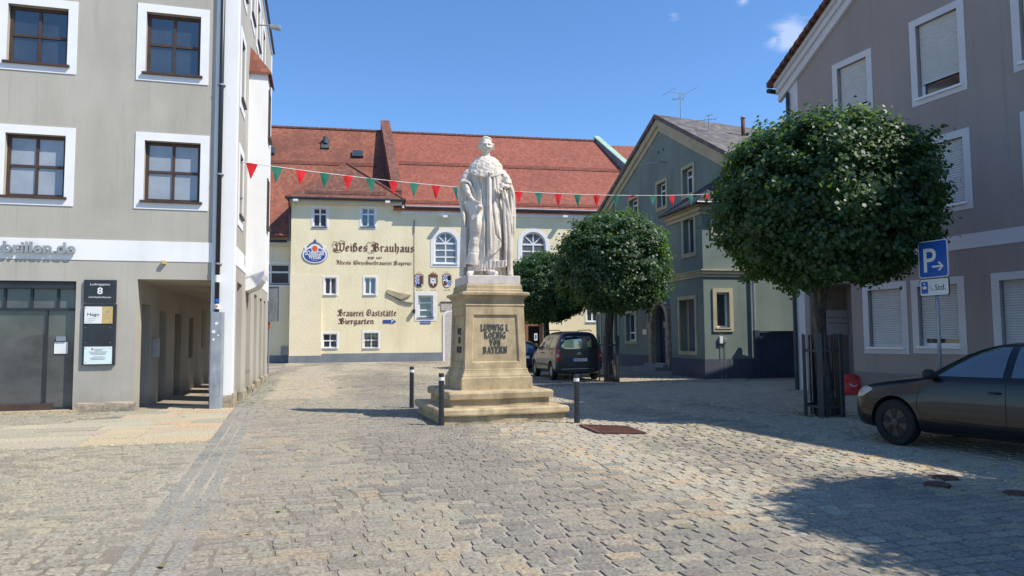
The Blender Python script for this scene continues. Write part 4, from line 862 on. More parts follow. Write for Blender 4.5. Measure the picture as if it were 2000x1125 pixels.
# --- painted writing and signs
def uzw(x0, x1, y): a = F3.uz(x0, y); b_ = F3.uz(x1, y); return a, b_
def bl(s, x0, x1, ybase, ytop, **kw):
    a, b_ = uzw(x0, x1, ybase); zt = F3.uz((x0+x1)/2, ytop)[1]; q = root('painted_writing', F3.p(a[0], a[1], .01), kw.pop('label'), 'writing', 'brown writing on the brewery wall'); blackletter(F3, s, a[0], (a[1]+b_[1])/2, b_[0]-a[0], (zt-(a[1]+b_[1])/2), MT['txt_brown'], 'lettering', q, **kw)
fl = [[(-.15, .9), (-.25, 1.3), (.0, 1.8), (.35, 1.7), (.35, 1.4)], [(-.1, .6), (-.2, .0), (.2, -.35), (.8, -.25), (1.3, .1)], [(.6, 1.6), (.9, 2.0), (1.4, 1.9), (1.5, 1.5), (1.3, 1.2)], [(0, .3), (-.05, -.1), (.4, -.2)],
      [(4.75, .9), (4.6, 1.4), (4.9, 1.8), (5.2, 1.6)], [(4.75, .7), (4.6, .1), (5.0, -.35), (5.6, -.3), (5.95, .1)], [(5.2, 1.55), (5.5, 1.9), (5.9, 1.7), (5.95, 1.3)]]
bl('Weißes Brauhaus', 653, 810, 491, 481, label='large brown blackletter name with flourishes painted on the yellow wall', nib=.175, flour=fl)
bl('gegr. 1607', 718, 746, 505.5, 501.5, label='tiny brown founding date painted under the large name', nib=.17)
bl('Älteste Weissbierbrauerei Bayerns', 656, 804, 517, 512, label='long thin line of brown writing beneath the founding date', nib=.17)
bl('Brauerei Gaststätte', 659, 775, 617, 609, label='brown blackletter line painted above the blue arrow', nib=.17)
bl('Biergarten', 661, 731, 632.5, 625.5, label='short bold brown line painted left of the blue arrow', nib=.19)
# arrow sign
r = F3.rect(748, 624, 774, 632); q = root('arrow_sign', F3.p(r[0], r[2], .02), 'blue arrow sign with white P pointing right on the yellow wall', 'sign'); zc_ = (r[2]+r[3])/2; hh = (r[3]-r[2])/2; xa = r[1]-.28
g = MB(); g.fpoly(F3, [(r[0], zc_-hh*.8), (xa, zc_-hh*.8), (xa, zc_-hh*1.25), (r[1], zc_), (xa, zc_+hh*1.25), (xa, zc_+hh*.8), (r[0], zc_+hh*.8)], .0, .03); g.build('board', MT['logo_blue'], q); text(F3, 'P', xa+.02, zc_-.09, .19, MT['txt_white'], 'lettering', q, d=.031, ext=.002, off=.02)
# street name sign
r = F3.rect(821, 626.5, 841, 632.5); q = root('street_sign', F3.p(r[0], r[2], .02), 'small blue street name sign under the barred white window', 'sign'); g = MB(); g.fbox(F3, *r, 0, .03); g.build('board', MT['logo_blue'], q, bevel=.01); text(F3, 'Emil-Ott-Straße', (r[0]+r[1])/2, (r[2]+r[3])/2-.05, .1, MT['txt_white'], 'lettering', q, width=(r[1]-r[0])*.85, d=.031, ext=.002)
# brewery logo
c_ = F3.uz(615, 498); q = root('brewery_sign', F3.p(*c_, .02), 'oval blue and white brewery emblem with orange disc and white lettering', 'sign')
rx = (F3.uz(640, 498)[0]-F3.uz(590, 498)[0])/2; rz2 = (F3.uz(615, 480)[1]-F3.uz(615, 515)[1])/2; cz = F3.uz(615, 497.5)[1]; cu_ = c_[0]
g = MB(); disc(F3, g, cu_, cz, rx, rz2, 0, .04, 40); g.build('board', MT['logo_blue'], q)
g = MB(); disc(F3, g, cu_, cz, rx*.965, rz2*.955, .04, .046, 40); 
for s_ in (-1, 1): disc(F3, g, cu_+s_*rx*.62, cz+rz2*.78, rx*.22, rz2*.22, .0, .042, 20)
disc(F3, g, cu_, cz+rz2*.9, rx*.42, rz2*.36, .0, .045, 24); g.build('white_rim', MT['txt_white'], q)
g = MB(); disc(F3, g, cu_, cz-.02, rx*.84, rz2*.80, .047, .052, 40); g.build('blue_field', MT['logo_blue'], q)
g = MB(); disc(F3, g, cu_, cz+rz2*.68, rx*.28, rz2*.40, .053, .057, 28); g.build('white_ring', MT['txt_white'], q)
g = MB(); disc(F3, g, cu_, cz+rz2*.68, rx*.225, rz2*.33, .058, .062, 28); g.build('orange_disc', MT['logo_orange'], q)
n = 14
for k in range(n):
    t_ = -1+2*(k+.5)/n; x = cu_+t_*rx*.62; zz = cz+rz2*(1.36-.55*t_*t_); g = MB() if k == 0 else g; g.fbox(F3, x-.03, x+.028, zz-.09, zz+.05, .04, .05+.0004*k)
g.build('crest_lettering', MT['logo_blue'], q)
g = MB(); g.fpoly(F3, [(cu_-.1, cz+rz2*1.5), (cu_+.1, cz+rz2*1.5), (cu_, cz+rz2*1.8)], .0, .04); g.build('finial', MT['logo_blue'], q)
text(F3, 'SCHNEIDER', cu_, cz-rz2*.05, .30, MT['txt_white'], 'lettering', q, width=rx*1.5, d=.055, ext=.003, off=.03); text(F3, 'WEISSE', cu_, cz-rz2*.45, .28, MT['txt_white'], 'lettering', q, width=rx*1.0, d=.055, ext=.003, off=.03)
g = MB(); g.fbox(F3, cu_-.28, cu_+.28, cz-rz2*.6, cz-rz2*.58, .053, .057); g.fbox(F3, cu_-.18, cu_+.18, cz-rz2*.68, cz-rz2*.66, .053, .057); g.build('small_line', MT['txt_white'], q)
# painted coats of arms
def arms(px, kind, label):
    c = F3.uz(px, 549); q = root('coat_of_arms', F3.p(*c, .01), label, 'emblem', 'painted coats of arms on the yellow wall'); W_, H_ = .28, .40
    sh = lambda s: [(c[0]-W_*s, c[1]+H_*s), (c[0]+W_*s, c[1]+H_*s)]+[(c[0]+W_*s*math.cos(R(a)), c[1]-H_*.15*s+H_*.9*s*math.sin(R(a))) for a in range(0, -181, -15)]
    g = MB(); g.fpoly(F3, sh(1.12), .0, .02); g.build('border', MT['terracotta'], q); g = MB(); g.fpoly(F3, sh(1), .02, .024); g.build('field', MT['white_sign'] if kind != 1 else MT['rust'], q)
    def B(x0, x1, y0, y1, mm, name, k=0, sk=0): g = MB(); g.fpoly(F3, [(c[0]+W_*x0, c[1]+H_*y0), (c[0]+W_*x1, c[1]+H_*y0), (c[0]+W_*(x1+sk), c[1]+H_*y1), (c[0]+W_*(x0+sk), c[1]+H_*y1)], .024, .028+.0006*k); g.build(name, mm, q)
    if kind == 1:
        g = MB(); d_ = .03
        for pts in ([(0, .75), (-.12, .5), (.12, .5)], [(-.15, .55), (.15, .55), (.22, -.5), (0, -.85), (-.22, -.5)]): g.fpoly(F3, [(c[0]+W_*a, c[1]+H_*b_) for a, b_ in pts], .024, d_); d_ += .001
        for s_ in (-1, 1):
            for k in range(5): g.fpoly(F3, [(c[0]+W_*a*s_, c[1]+H_*b_) for a, b_ in ((.1, .35-.1*k), (.75, .7-.25*k), (.72, .55-.25*k), (.1, .2-.12*k))], .024, d_+.0007*k); 
        g.build('white_eagle', MT['white_sign'], q); B(-.2, .2, -.02, .14, MT['logo_blue'], 'small_shield', 14)
    else:
        k = 0
        for i in range(4):
            for j in range(6):
                if (i+j) % 2: continue
                if kind == 0: x0, y0 = -1+.25*i, .95-.28*j
                else: x0, y0 = (-1+.25*i, .95-.22*j) if j < 3 else (.0+.22*i, .95-.22*j-.3)
                k += 1; B(x0, x0+.25, y0-.27, y0, MT['blue_sign'], 'blue_lozenge', k, .12)
        if kind == 0: B(.08, .95, -.5, .95, MT['rust'], 'red_quarter', 2); B(-.55, .55, -.95, -.45, MT['black'], 'dark_point', 6)
        else: B(.1, .95, .1, .95, MT['black'], 'dark_quarter', 2); B(-.85, -.02, -.75, .0, MT['rust'], 'red_quarter', 3); B(-.18, .18, -.1, .2, MT['white_sign'], 'small_shield', 30)
    g = MB()
    for j in range(3): x = (j-1)*.14; g.fpoly(F3, [(c[0]+x-.08, c[1]+H_*1.15), (c[0]+x+.08, c[1]+H_*1.15), (c[0]+x, c[1]+H_*(1.5 if j != 1 else 1.7))], .0, .02+.001*j)
    g.fbox(F3, c[0]-.22, c[0]+.22, c[1]+H_*1.12, c[1]+H_*1.22, .0, .024); g.build('crown', MT['terracotta'] if kind == 1 else MT['ochre'], q)
    text(F3, ('Anno 1607', 'Anno 1728', 'Anno 1855')[kind] if False else ('Anno 1607' if kind == 0 else 'Anno 1872' if kind == 1 else 'Anno 1928'), c[0], c[1]-H_*1.65, .09, MT['txt_brown'], 'date', q, width=.42, d=.004, ext=.002)
arms(818.5, 0, 'painted shield with blue lozenges and red quarter, left of the eagle shield'); arms(846, 1, 'painted dark red shield with a white eagle'); arms(873, 2, 'painted quartered shield nearest the stone pedestal')
a_ = FL.uz(555, 685); g = MB(); g.fbox(FL, a_[0]-.2, a_[0]+.28, a_[1]-.3, a_[1]+.3, 0, .12); g.build('meter_box', MT['steel'], YB)
# ================================================================== green gabled house
F4 = Frame((8.85, 26.6), (.209, -.978)); GH = root('green_house', (8.6, 30, 0), 'grey green gabled house with a corner bay, between the two lime trees', 'house')
ax, ay = 7.12, 26.6
FA = Frame((ax, ay), (.209, -.978)); FB = Frame((ax, ay), (.978, .209))     # annex left and front faces, meeting at the origin
ap4 = F4.uz(1288, 232); le4 = F4.uz(1172, 425); re4 = F4.uz(1424, 303)
# extend the right rake beyond the tree and the left one down
sl = (re4[1]-ap4[1])/(re4[0]-ap4[0]); rr4 = (re4[0]+.6, re4[1]+sl*.6); zE4 = rr4[1]; sll = (ap4[1]-le4[1])/(ap4[0]-le4[0]); ll4 = (le4[0]-.2, le4[1]-sll*.2)
w4 = {'a': F4.rect(1287, 356, 1302, 404), 'b': F4.rect(1338, 327, 1355, 379), 'c': F4.rect(1232, 388, 1247, 425), 'g1': F4.rect(1203, 612, 1208, 668), 'g2': F4.rect(1226, 612, 1243, 666)}
w4 = {k: (r[0]-.18, r[1], r[2], r[3]) for k, r in w4.items()}
dr = F4.rect(1280, 590, 1308, 712); dr = (dr[0], dr[1], .3, dr[3]-.1); w4['g3'] = (w4['g1'][0]-3.0, w4['g1'][1]-3.0, w4['g1'][2], w4['g1'][3])
w4['s1'] = (w4['g2'][0], w4['g2'][1], w4['g2'][2]+3.1, w4['g2'][3]+3.0); w4['s2'] = (w4['g2'][0]-3, w4['g2'][1]-3, w4['g2'][2]+3.1, w4['g2'][3]+3.0)
g = MB(); out = [(ll4[0], -.1), (rr4[0], -.1), rr4, ap4, ll4]
wall(F4, out, [rc(r) for r in w4.values()]+[archpts(*dr)], g, .25)
DPT = 14.0
g.face([F4.p(rr4[0], -.1), F4.p(*rr4), F4.p(*rr4, -DPT), F4.p(rr4[0], -.1, -DPT)]); g.face([F4.p(ll4[0], -.1), F4.p(*ll4), F4.p(*ll4, -DPT), F4.p(ll4[0], -.1, -DPT)]); g.face([F4.p(u, z, -DPT) for u, z in out])
# annex
zAn = FA.uz(1374, 395)[1]; uL = FA.uz(1311, 640)[0]; uRr = FB.uz(1480, 640)[0]
wa = FA.rect(1338, 423, 1357, 495); wa = (wa[0]-.1, wa[1], wa[2], wa[3]); wn = FA.rect(1329, 585, 1359, 690); wf_ = FB.rect(1399, 571, 1424, 640); wf2 = (wf_[0], wf_[1], wf_[2]+3.5, wf_[3]+3.3)
wall(FA, [(uL, -.1), (0, -.1), (0, zAn), (uL, zAn)], [rc(wa), rc(wn)], g, .3); wall(FB, [(0, -.1), (uRr, -.1), (uRr, zAn), (0, zAn)], [rc(wf_), rc(wf2)], g, .2)
g.face([FA.p(uL, -.1), FA.p(uL, zAn), FA.p(uL, zAn, -2), FA.p(uL, -.1, -2)]); g.face([FB.p(uRr, -.1), FB.p(uRr, zAn), FB.p(uRr, zAn, -6), FB.p(uRr, -.1, -6)])
g.build('wall', MT['green'], GH)
g = MB(); g.fbox(FA, wn[0], wn[1], wn[2], wn[3], -.32, -.28); g.build('blind_niche', MT['ochre'], GH)
g = MB(); g.fbox(FA, wn[0]+.35, wn[0]+.9, wn[2], wn[3], -.28, -.2); g.build('door_board', MT['green_dark'], GH)
g = MB(); zp = FA.uz(1350, 700)[1]; g.fbox(FA, uL-.02, .04, -.1, zp, -.02, .035); g.fbox(FB, -.04, uRr+.03, -.1, zp, -.02, .038); g.fbox(F4, ll4[0], dr[0]-.45, -.1, zp-.1, -.02, .04); g.build('plinth', MT['green_dark'], GH)
g = MB(); zb_ = FA.uz(1340, 540)[1]
for (z0, z1, d1) in ((zb_-.12, zb_, .05), (zb_, zb_+.1, .10), (zb_+.1, zb_+.15, .14)): g.fbox(FA, uL, d1, z0, z1, -.02, d1); g.fbox(FB, -d1+.001, uRr, z0, z1, -.02, d1+.001)
for (z0, z1, d1) in ((zAn-.42, zAn-.28, .06), (zAn-.28, zAn-.14, .14), (zAn-.14, zAn, .24)): g.fbox(FA, uL-.1, d1, z0, z1, -.02, d1); g.fbox(FB, -d1+.001, uRr, z0, z1, -.02, d1+.001)
g.build('cornice', MT['ochre'], GH)
# annex roof: hipped against the house
g = MB(); a_ = FA.p(uL-.15, zAn+.02, .34); b_ = FA.p(.34, zAn+.02, .34); c_ = FB.p(uRr, zAn+.02, .34); t1_ = F4.p(F4.uz(1311, 400)[0]-.0, zAn+1.35, .02); t2_ = F4.p(rr4[0]-1.2, zAn+1.55, .02); t3_ = FB.p(uRr, zAn+1.8, -4)
q = FA.p(uL-.15, zAn+1.2, -1.7); h_ = FA.p(-1.7, zAn+1.5, -1.75)
g.face([a_, b_, h_, q]); g.face([b_, c_, FB.p(uRr, zAn+1.5, -1.7), h_]); dn = Vector((0, 0, -.08)); g.face([a_+dn, b_+dn, h_, q+dn*3]); g.face([a_, b_, b_+dn, a_+dn]); g.face([b_, c_, c_+dn, b_+dn]); g.build('bay_roof', MT['tile_dark'], GH)
g = MB(); g.tube(a_+Vector((-.03, 0, -.06)), b_+Vector((-.03, -.03, -.06)), .06, n=8); g.tube(b_+Vector((-.03, -.03, -.06)), c_+Vector((0, -.03, -.06)), .06, n=8); g.build('gutter', MT['dark_metal'], GH)
g = MB(); ux = FB.uz(1470, 600)[0]; g.tube(FB.p(ux, 0, .1), FB.p(ux, zAn-.1, .1), .05, n=10); g.build('downpipe', MT['steel'], GH)
# main roof
rg = F4.uz(1500, 253)[1]
def rt4(u, z, d): return F4.p(u, z, d)
g = MB(); OH = .28; up4 = Vector((0, 0, .22))
A0, A1, A2 = F4.p(ll4[0]-.3, ll4[1]-.12, OH)+up4, F4.p(ap4[0], ap4[1], OH)+up4, F4.p(rr4[0]+.35, rr4[1]+sl*.35, OH)+up4
B0, B1, B2 = [p-F4.N*(OH+DPT) for p in (A0, A1, A2)]; B1 = B1+Vector((0, 0, -1.15))
sag = Vector((0, 0, -.0)); g.solid([A0, A1, A2, A2-Vector((0, 0, .2)), A1-Vector((0, 0, .22)), A0-Vector((0, 0, .2))], [B0, B1, B2, B2-Vector((0, 0, .2)), B1-Vector((0, 0, .22)), B0-Vector((0, 0, .2))]); g.build('roof', MT['tile_grey'], GH)
g = MB()
for (d0, d1, off0, off1) in ((-.02, .16, -.35, .02), (-.02, .07, -.62, -.35)):
    L0, L1, L2 = (ll4[0]-.1, ll4[1]), ap4, (rr4[0]+.1, rr4[1])
    g.fpoly(F4, [(L0[0], L0[1]+off0), (L1[0], L1[1]+off0), (L2[0], L2[1]+off0), (L2[0], L2[1]+off1), (L1[0], L1[1]+off1), (L0[0], L0[1]+off1)], d0, d1)
g.build('raking_cornice', MT['ochre'], GH)
for k, r in w4.items():
    window(F4, GH, r, MT['pvc'], MT['glass'], inset=.2, fw=.07, bars=(1, 1), trim=.14, tm=MT['ochre'], sill=MT['ochre'], bw=.04, zoff=.3 if k[0] == 'g' else .7, tproud=.05)
window(FA, GH, wa, MT['pvc'], MT['glass'], inset=.2, fw=.07, bars=(1, 0), trim=.14, tm=MT['ochre'], sill=MT['ochre'], tproud=.05)
for r in (wf_, wf2): window(FB, GH, r, MT['pvc'], MT['glass'], inset=.16, fw=.07, bars=(0, 0), trim=.15, tm=MT['ochre'], sill=MT['ochre'], tproud=.05)
g = MB(); g.ring(FA, wn[0]-.14, wn[1]+.14, wn[2]-.06, wn[3]+.14, .14, -.02, .05); g.build('niche_surround', MT['ochre'], GH)
# arched doorway with stone jambs
g = MB(); j = .38; zs = dr[3]-(dr[1]-dr[0])/2
for (a, b_) in ((dr[0]-j, dr[0]+.02), (dr[1]-.02, dr[1]+j)):
    g.fbox(F4, a, b_, 0, zs-.3, -.02, .22); g.fbox(F4, a-.06, b_+.06, zs-.3, zs-.02, -.02, .28); g.fbox(F4, a+.08, b_-.08, .4, zs-.6, .22, .25); g.fbox(F4, a-.03, b_+.03, 0, .3, -.02, .26)
n = 14; cu4 = (dr[0]+dr[1])/2; r0 = (dr[1]-dr[0])/2
for k in range(n):
    a0, a1 = math.pi*k/n, math.pi*(k+1)/n-.02
    for (ra_, rb_, d_) in ((r0-.02, r0+j*.6, .2), (r0+j*.6, r0+j, .26)):
        g.solid([F4.p(cu4+r_*math.cos(a), zs+r_*math.sin(a), d_) for r_, a in ((ra_, a0), (rb_, a0), (rb_, a1), (ra_, a1))], [F4.p(cu4+r_*math.cos(a), zs+r_*math.sin(a), -.02) for r_, a in ((ra_, a0), (rb_, a0), (rb_, a1), (ra_, a1))])
g.build('stone_doorway', MT['stone_base'], GH)
g = MB(); g.fpoly(F4, archpts(dr[0], dr[1], dr[2], dr[3]), -.34, -.28); g.fbox(F4, cu4-.03, cu4+.03, dr[2], zs, -.28, -.25); do = g.build('door', MT['gate'], GH); g = MB(); g.ball(F4.p(cu4-.15, 1.45, -.22), .05, 5); g.build('handle', MT['steel'], do)
g = MB(); g.fbox(F4, dr[0], dr[1], .0, .3, -.3, .1); g.build('threshold', MT['marble_plinth'], GH)
g = MB(); g.fbox(F4, dr[0]-.6, dr[1]+.45, -.05, .14, .0, .95); g.fbox(F4, dr[0]-.3, dr[1]+.3, .14, .28, .0, .5); g.build('doorstep', MT['grey_plinth'], GH, bevel=.01)
r = F4.rect(1256, 643, 1263, 653); q = root('wall_plate', F4.p(r[0], r[2]), 'small white plate on the green wall left of the arched doorway', 'sign'); g = MB(); g.fbox(F4, *r, 0, .03); g.build('board', MT['white_sign'], q); g = MB(); [g.fbox(F4, r[0]+.06, r[1]-.06, r[2]+.06+.08*k, r[2]+.09+.08*k, .03, .033) for k in range(3)]; g.build('text_line', MT['grey_box'], q)
for (px, py) in ((1286.5, 297.5), (1295.5, 292)):
    a_ = F4.uz(px, py); g = MB(); disc(F4, g, a_[0], a_[1], .07, .09, -.02, .012, 12); g.build('vent_hole', MT['black'], GH)
for (px0, py0, px1, sz) in ((1404, 664, 1410, .26), (1413, 665, 1418, .16)):
    a_ = FB.uz(px0, py0); b_ = FB.uz(px1, py0); q = root('electric_box', FB.p(*a_), 'white meter box' if sz > .2 else 'small grey socket box', 'box'); q['label'] = ('white electric box under the front window of the green bay' if sz > .2 else 'small grey socket box right of the white electric box'); g = MB(); g.fbox(FB, a_[0], b_[0], a_[1]-sz/2, a_[1]+sz/2, .0, .09); g.build('housing', MT['pvc'] if sz > .2 else MT['steel'], q, bevel=.01)
    g = MB(); um_ = (a_[0]+b_[0])/2; g.tube(FB.p(um_, 0, .03), FB.p(um_, a_[1]-sz/2, .03), .012, n=5); g.build('conduit', MT['steel'], q)
# aerials and chimney pipe
def roofat(px, py):
    n_ = (A2-A1).cross(B1-A1).normalized(); return hit(px, py, A1, n_)
def aerial(base, h, elems, label, tilt=0):
    q = root('antenna', base, label, 'antenna', 'aerials on the green house'); g = MB(); g.tube(base-Vector((0, 0, .5)), base+Vector((0, 0, h)), .028, .02, 8); g.build('mast', MT['steel'], q)
    for (z, boom, n, L) in elems:
        g = MB(); bd = Vector((math.cos(boom[0]), math.sin(boom[0]), boom[2])).normalized(); c = base+Vector((0, 0, z)); g.tube(c-bd*boom[1]*.3, c+bd*boom[1]*.7, .014, n=6); e = Vector((-bd.y, bd.x, 0)).normalized()
        for k in range(n): p = c-bd*boom[1]*.3+bd*boom[1]*(k/(n-1) if n > 1 else .3); l_ = L*(1-.35*k/max(1, n-1)); g.tube(p-e*l_, p+e*l_, .008, n=5)
        g.build('aerial_rods', MT['steel'], q)
d35 = 34.5; b1 = at(1330, 241, 33.5); top_ = at(1328, 181, 33.5); aerial(b1, top_.z-b1.z, [(top_.z-b1.z-.03, (R(200), .9, .0), 2, 1.0), (top_.z-b1.z-.3, (R(170), .5, 0), 2, .45)], 'tall television aerial with wide rods standing near the gable peak')
b2 = at(1385, 256, 31); top_ = at(1386, 224, 31); aerial(b2, top_.z-b2.z, [(top_.z-b2.z-.22, (R(183), 1.1, -.12), 5, .22), (top_.z-b2.z-.02, (R(20), .3, 0), 1, .3)], 'shorter aerial with a slanting boom, right of the tall one')
p_ = F4.uz(1305, 317); q = root('antenna', F4.p(*p_), 'thin aerial boom fixed flat against the green gable wall', 'antenna', 'aerials on the green house'); g = MB(); a_ = F4.uz(1262, 322); g.tube(F4.p(*p_, .0), F4.p(*p_, .5), .02, n=6); g.tube(F4.p(*p_, .45), F4.p(*a_, .45), .018, n=6); g.build('boom', MT['steel'], q)
b3 = at(1451, 252, 31); q = root('chimney_pipe', b3, 'thin rusty flue pipe with a pale cap on the grey roof', 'flue'); g = MB(); t_ = at(1451, 231, 31); g.tube(b3-Vector((0, 0, .6)), t_, .085, n=12); g.build('pipe', MT['rust'], q, smooth=True); g = MB(); g.lathe(t_, [(.10, -.02), (.12, .03), (.03, .12)], 12); g.build('cap', MT['steel'], q)
# courtyard wall and gate between the houses
gq = gr(1483, 741); FG = Frame((gq.x, gq.y+.4), (.995, .1)); r = FG.rect(1484, 650, 1572, 741)
q = root('courtyard_gate', FG.p(r[0], 0), 'dark blue sheet metal gate between the green bay and the mauve house', 'gate'); g = MB(); g.fbox(FG, r[0], r[1]+.3, .02, r[3], -.05, .0)
for k in range(9): u = r[0]+(r[1]-r[0])*k/8; g.fbox(FG, u-.02, u+.02, .05, r[3]-.04, .0, .02)
g.build('gate_leaf', MT['gate'], q); g = MB(); g.fbox(FG, r[0]-.05, r[1]+.3, r[3], r[3]+.07, -.07, .04); g.build('top_rail', MT['gate'], q); g = MB(); g.fbox(FG, r[0]-.18, r[0], 0, r[3]+.1, -.14, .05); g.build('gate_post', MT['gate'], q)
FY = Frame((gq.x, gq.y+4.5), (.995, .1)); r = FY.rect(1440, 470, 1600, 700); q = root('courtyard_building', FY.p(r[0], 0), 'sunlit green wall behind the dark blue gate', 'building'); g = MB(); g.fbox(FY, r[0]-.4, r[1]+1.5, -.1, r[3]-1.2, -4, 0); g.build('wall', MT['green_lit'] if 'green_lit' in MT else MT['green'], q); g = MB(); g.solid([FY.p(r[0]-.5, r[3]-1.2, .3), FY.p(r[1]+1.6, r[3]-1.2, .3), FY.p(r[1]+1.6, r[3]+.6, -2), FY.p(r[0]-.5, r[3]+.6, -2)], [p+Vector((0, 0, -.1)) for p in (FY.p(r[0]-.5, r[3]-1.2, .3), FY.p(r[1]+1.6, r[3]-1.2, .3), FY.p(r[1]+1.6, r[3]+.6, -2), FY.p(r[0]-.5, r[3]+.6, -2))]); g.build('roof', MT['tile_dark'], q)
# ================================================================== mauve house on the right
TR = Vector((.355, -.935, 0)).normalized(); Yc = 21.35; F5 = Frame((16.5-.38*Yc, Yc), TR); MH = root('mauve_house', F5.p(0, 0), 'mauve grey gabled house with white shuttered windows, on the right', 'house')
zE5 = F5.uz(1545, 148)[1]; UE = 25.0; zAp = 11.45; UM = (zAp-zE5)/.66
w5 = {'t1': F5.rect(1636, 122, 1694, 214), 't2': F5.rect(1790, 32, 1873, 180), 'm1': F5.rect(1806, 276, 1884, 402), 'g1': F5.rect(1697, 565, 1762, 678), 'g2': F5.rect(1794, 557, 1873, 677)}
sp = w5['t2'][0]-w5['t1'][0]
w5['m0'] = (w5['t1'][0], w5['t1'][1], w5['m1'][2], w5['m1'][3])
ng = F5.rect(1955, 548, 2010, 690); w5['g3'] = (ng[0], ng[0]+1.25, w5['g2'][2], w5['g2'][3])
for k in (1, 2, 3):
    w5['t%d' % (2+k)] = (w5['t2'][0]+sp*k, w5['t2'][1]+sp*k, w5['t2'][2], w5['t2'][3]); w5['m%d' % (1+k)] = (w5['m1'][0]+sp*k, w5['m1'][1]+sp*k, w5['m1'][2], w5['m1'][3])
un = F5.uz(1665, 640)[0]; up_ = F5.uz(1583, 640)[0]; zn = 3.0
g = MB(); out = [(0, -.1), (up_, -.1), (up_, zn), (un, zn), (un, -.1), (UE, -.1), (UE, zAp), (UM, zAp), (0, zE5)]
wall(F5, out, [rc(r) for r in w5.values()], g, .16)
for u in (up_, un): g.face([F5.p(u, -.1), F5.p(u, zn), F5.p(u, zn, -1.4), F5.p(u, -.1, -1.4)])
g.face([F5.p(up_, zn), F5.p(un, zn), F5.p(un, zn, -1.4), F5.p(up_, zn, -1.4)]); g.face([F5.p(up_, -.1, -1.4), F5.p(un, -.1, -1.4), F5.p(un, zn, -1.4), F5.p(up_, zn, -1.4)])
g.face([F5.p(0, -.1), F5.p(0, zE5), F5.p(0, zE5, -14), F5.p(0, -.1, -14)]); g.face([F5.p(UE, -.1), F5.p(UE, zAp), F5.p(UE, zAp, -14), F5.p(UE, -.1, -14)]); g.face([F5.p(0, -.1, -14), F5.p(UE, -.1, -14), F5.p(UE, zAp, -14), F5.p(UM, zAp, -14), F5.p(0, zE5, -14)])
g.build('wall', MT['mauve'], MH)
g = MB(); zp = F5.uz(1700, 745)[1]; g.fbox(F5, un+.0, UE, -.1, .62, -.02, .006); g.build('plinth', MT['mauve_plinth'], MH)
g = MB(); zb0, zb1 = F5.uz(1925, 481)[1], F5.uz(1925, 452)[1]; g.fbox(F5, .28, UE, zb0, zb1, -.02, .016)
ucs = F5.uz(1566, 400)[0]; g.fbox(F5, -.015, ucs, -.05, zE5-.2, -.02, .02); g.build('painted_band', MT['shade_white'], MH)
# recess: white board with lines of writing, a pot and statuette on the step
FJ = Frame(F5.p(up_, 0), -F5.N); rj_ = FJ.rect(1610, 606, 1666, 654); rj_ = (max(.05, rj_[0]), min(1.38, rj_[1]), rj_[2], rj_[3])
g = MB(); g.fbox(FJ, *rj_, .0, .03); wb = g.build('notice_board', MT['shade_white'], MH); um = (rj_[0]+rj_[1])/2; zz0 = rj_[2]
for (a, b_, z) in ((.1, .55, .62), (.62, .8, .6), (.12, .5, .42), (.55, .95, .41)): g = MB(); g.fbox(FJ, rj_[0]+a, min(rj_[0]+b_, rj_[1]-.04), zz0+z*(rj_[3]-zz0)*1.1, zz0+z*(rj_[3]-zz0)*1.1+.03, .03, .034); g.build('text_line', MT['grey_box'], wb)
# rake: tiles, barge board mouldings
g = MB(); k = (zAp-zE5)/UM
for (d0, d1, o0, o1) in ((-.02, .10, -.55, -.30), (-.02, .18, -.30, -.12), (-.02, .26, -.12, .03)):
    g.fpoly(F5, [(-.25, zE5+o0-.2*k), (UM, zAp+o0), (UM, zAp+o1), (-.25, zE5+o1-.2*k)], d0, d1); g.fpoly(F5, [(UM, zAp+o0), (UE, zAp+o0), (UE, zAp+o1), (UM, zAp+o1)], d0, d1)
g.build('barge_board', MT['shade_white'], MH)
g = MB()
for (ua5, za5, ub5, zb5) in ((-.38, zE5-.38*k, UM, zAp), (UM, zAp, UE+.2, zAp)):
    g.solid([F5.p(ua5, za5+.05, .38), F5.p(ub5, zb5+.05, .38), F5.p(ub5, zb5+.12, .38), F5.p(ua5, za5+.12, .38)], [F5.p(ua5, za5+.05, -14.4), F5.p(ub5, zb5+.05, -14.4), F5.p(ub5, zb5+.12, -14.4), F5.p(ua5, za5+.12, -14.4)])
n = 16
for j in range(n):
    u = -.38+(UM+.1)*j/n; z = zE5+k*u; g.solid([F5.p(u, z+.03, .42), F5.p(u+.3, z+.03+k*.3, .42), F5.p(u+.3, z+.13+k*.3, .42), F5.p(u, z+.17, .42)], [F5.p(u, z+.03, .2), F5.p(u+.3, z+.03+k*.3, .2), F5.p(u+.3, z+.13+k*.3, .2), F5.p(u, z+.17, .2)])
g.build('roof', MT['tile_brown'], MH)
g = MB(); g.tube(F5.p(-.42, zE5-.42*k-.02, .34), F5.p(-.42, zE5-.42*k-.02, -14.4), .07, n=10); g.build('gutter', MT['dark_metal'], MH)
g = MB(); g.tube(F5.p(.12, 1.9, .08), F5.p(.12, zE5-.5, .08), .05, n=10); g.tube(F5.p(.12, 0, .08), F5.p(.12, 1.9, .08), .055, n=10); g.build('downpipe', MT['dark_metal'], MH)
lab = {'t1': .88, 't2': .80, 'm1': 1, 'g1': .95, 'g2': .85}
for kk, r in w5.items():
    window(F5, MH, r, MT['pvc'], MT['glass'], inset=.13, fw=.08, bars=(0, 0), trim=.17, tm=MT['shade_white'], sill=MT['pvc'], blind=(lab.get(kk, .97), MT['blind']), tproud=.018)
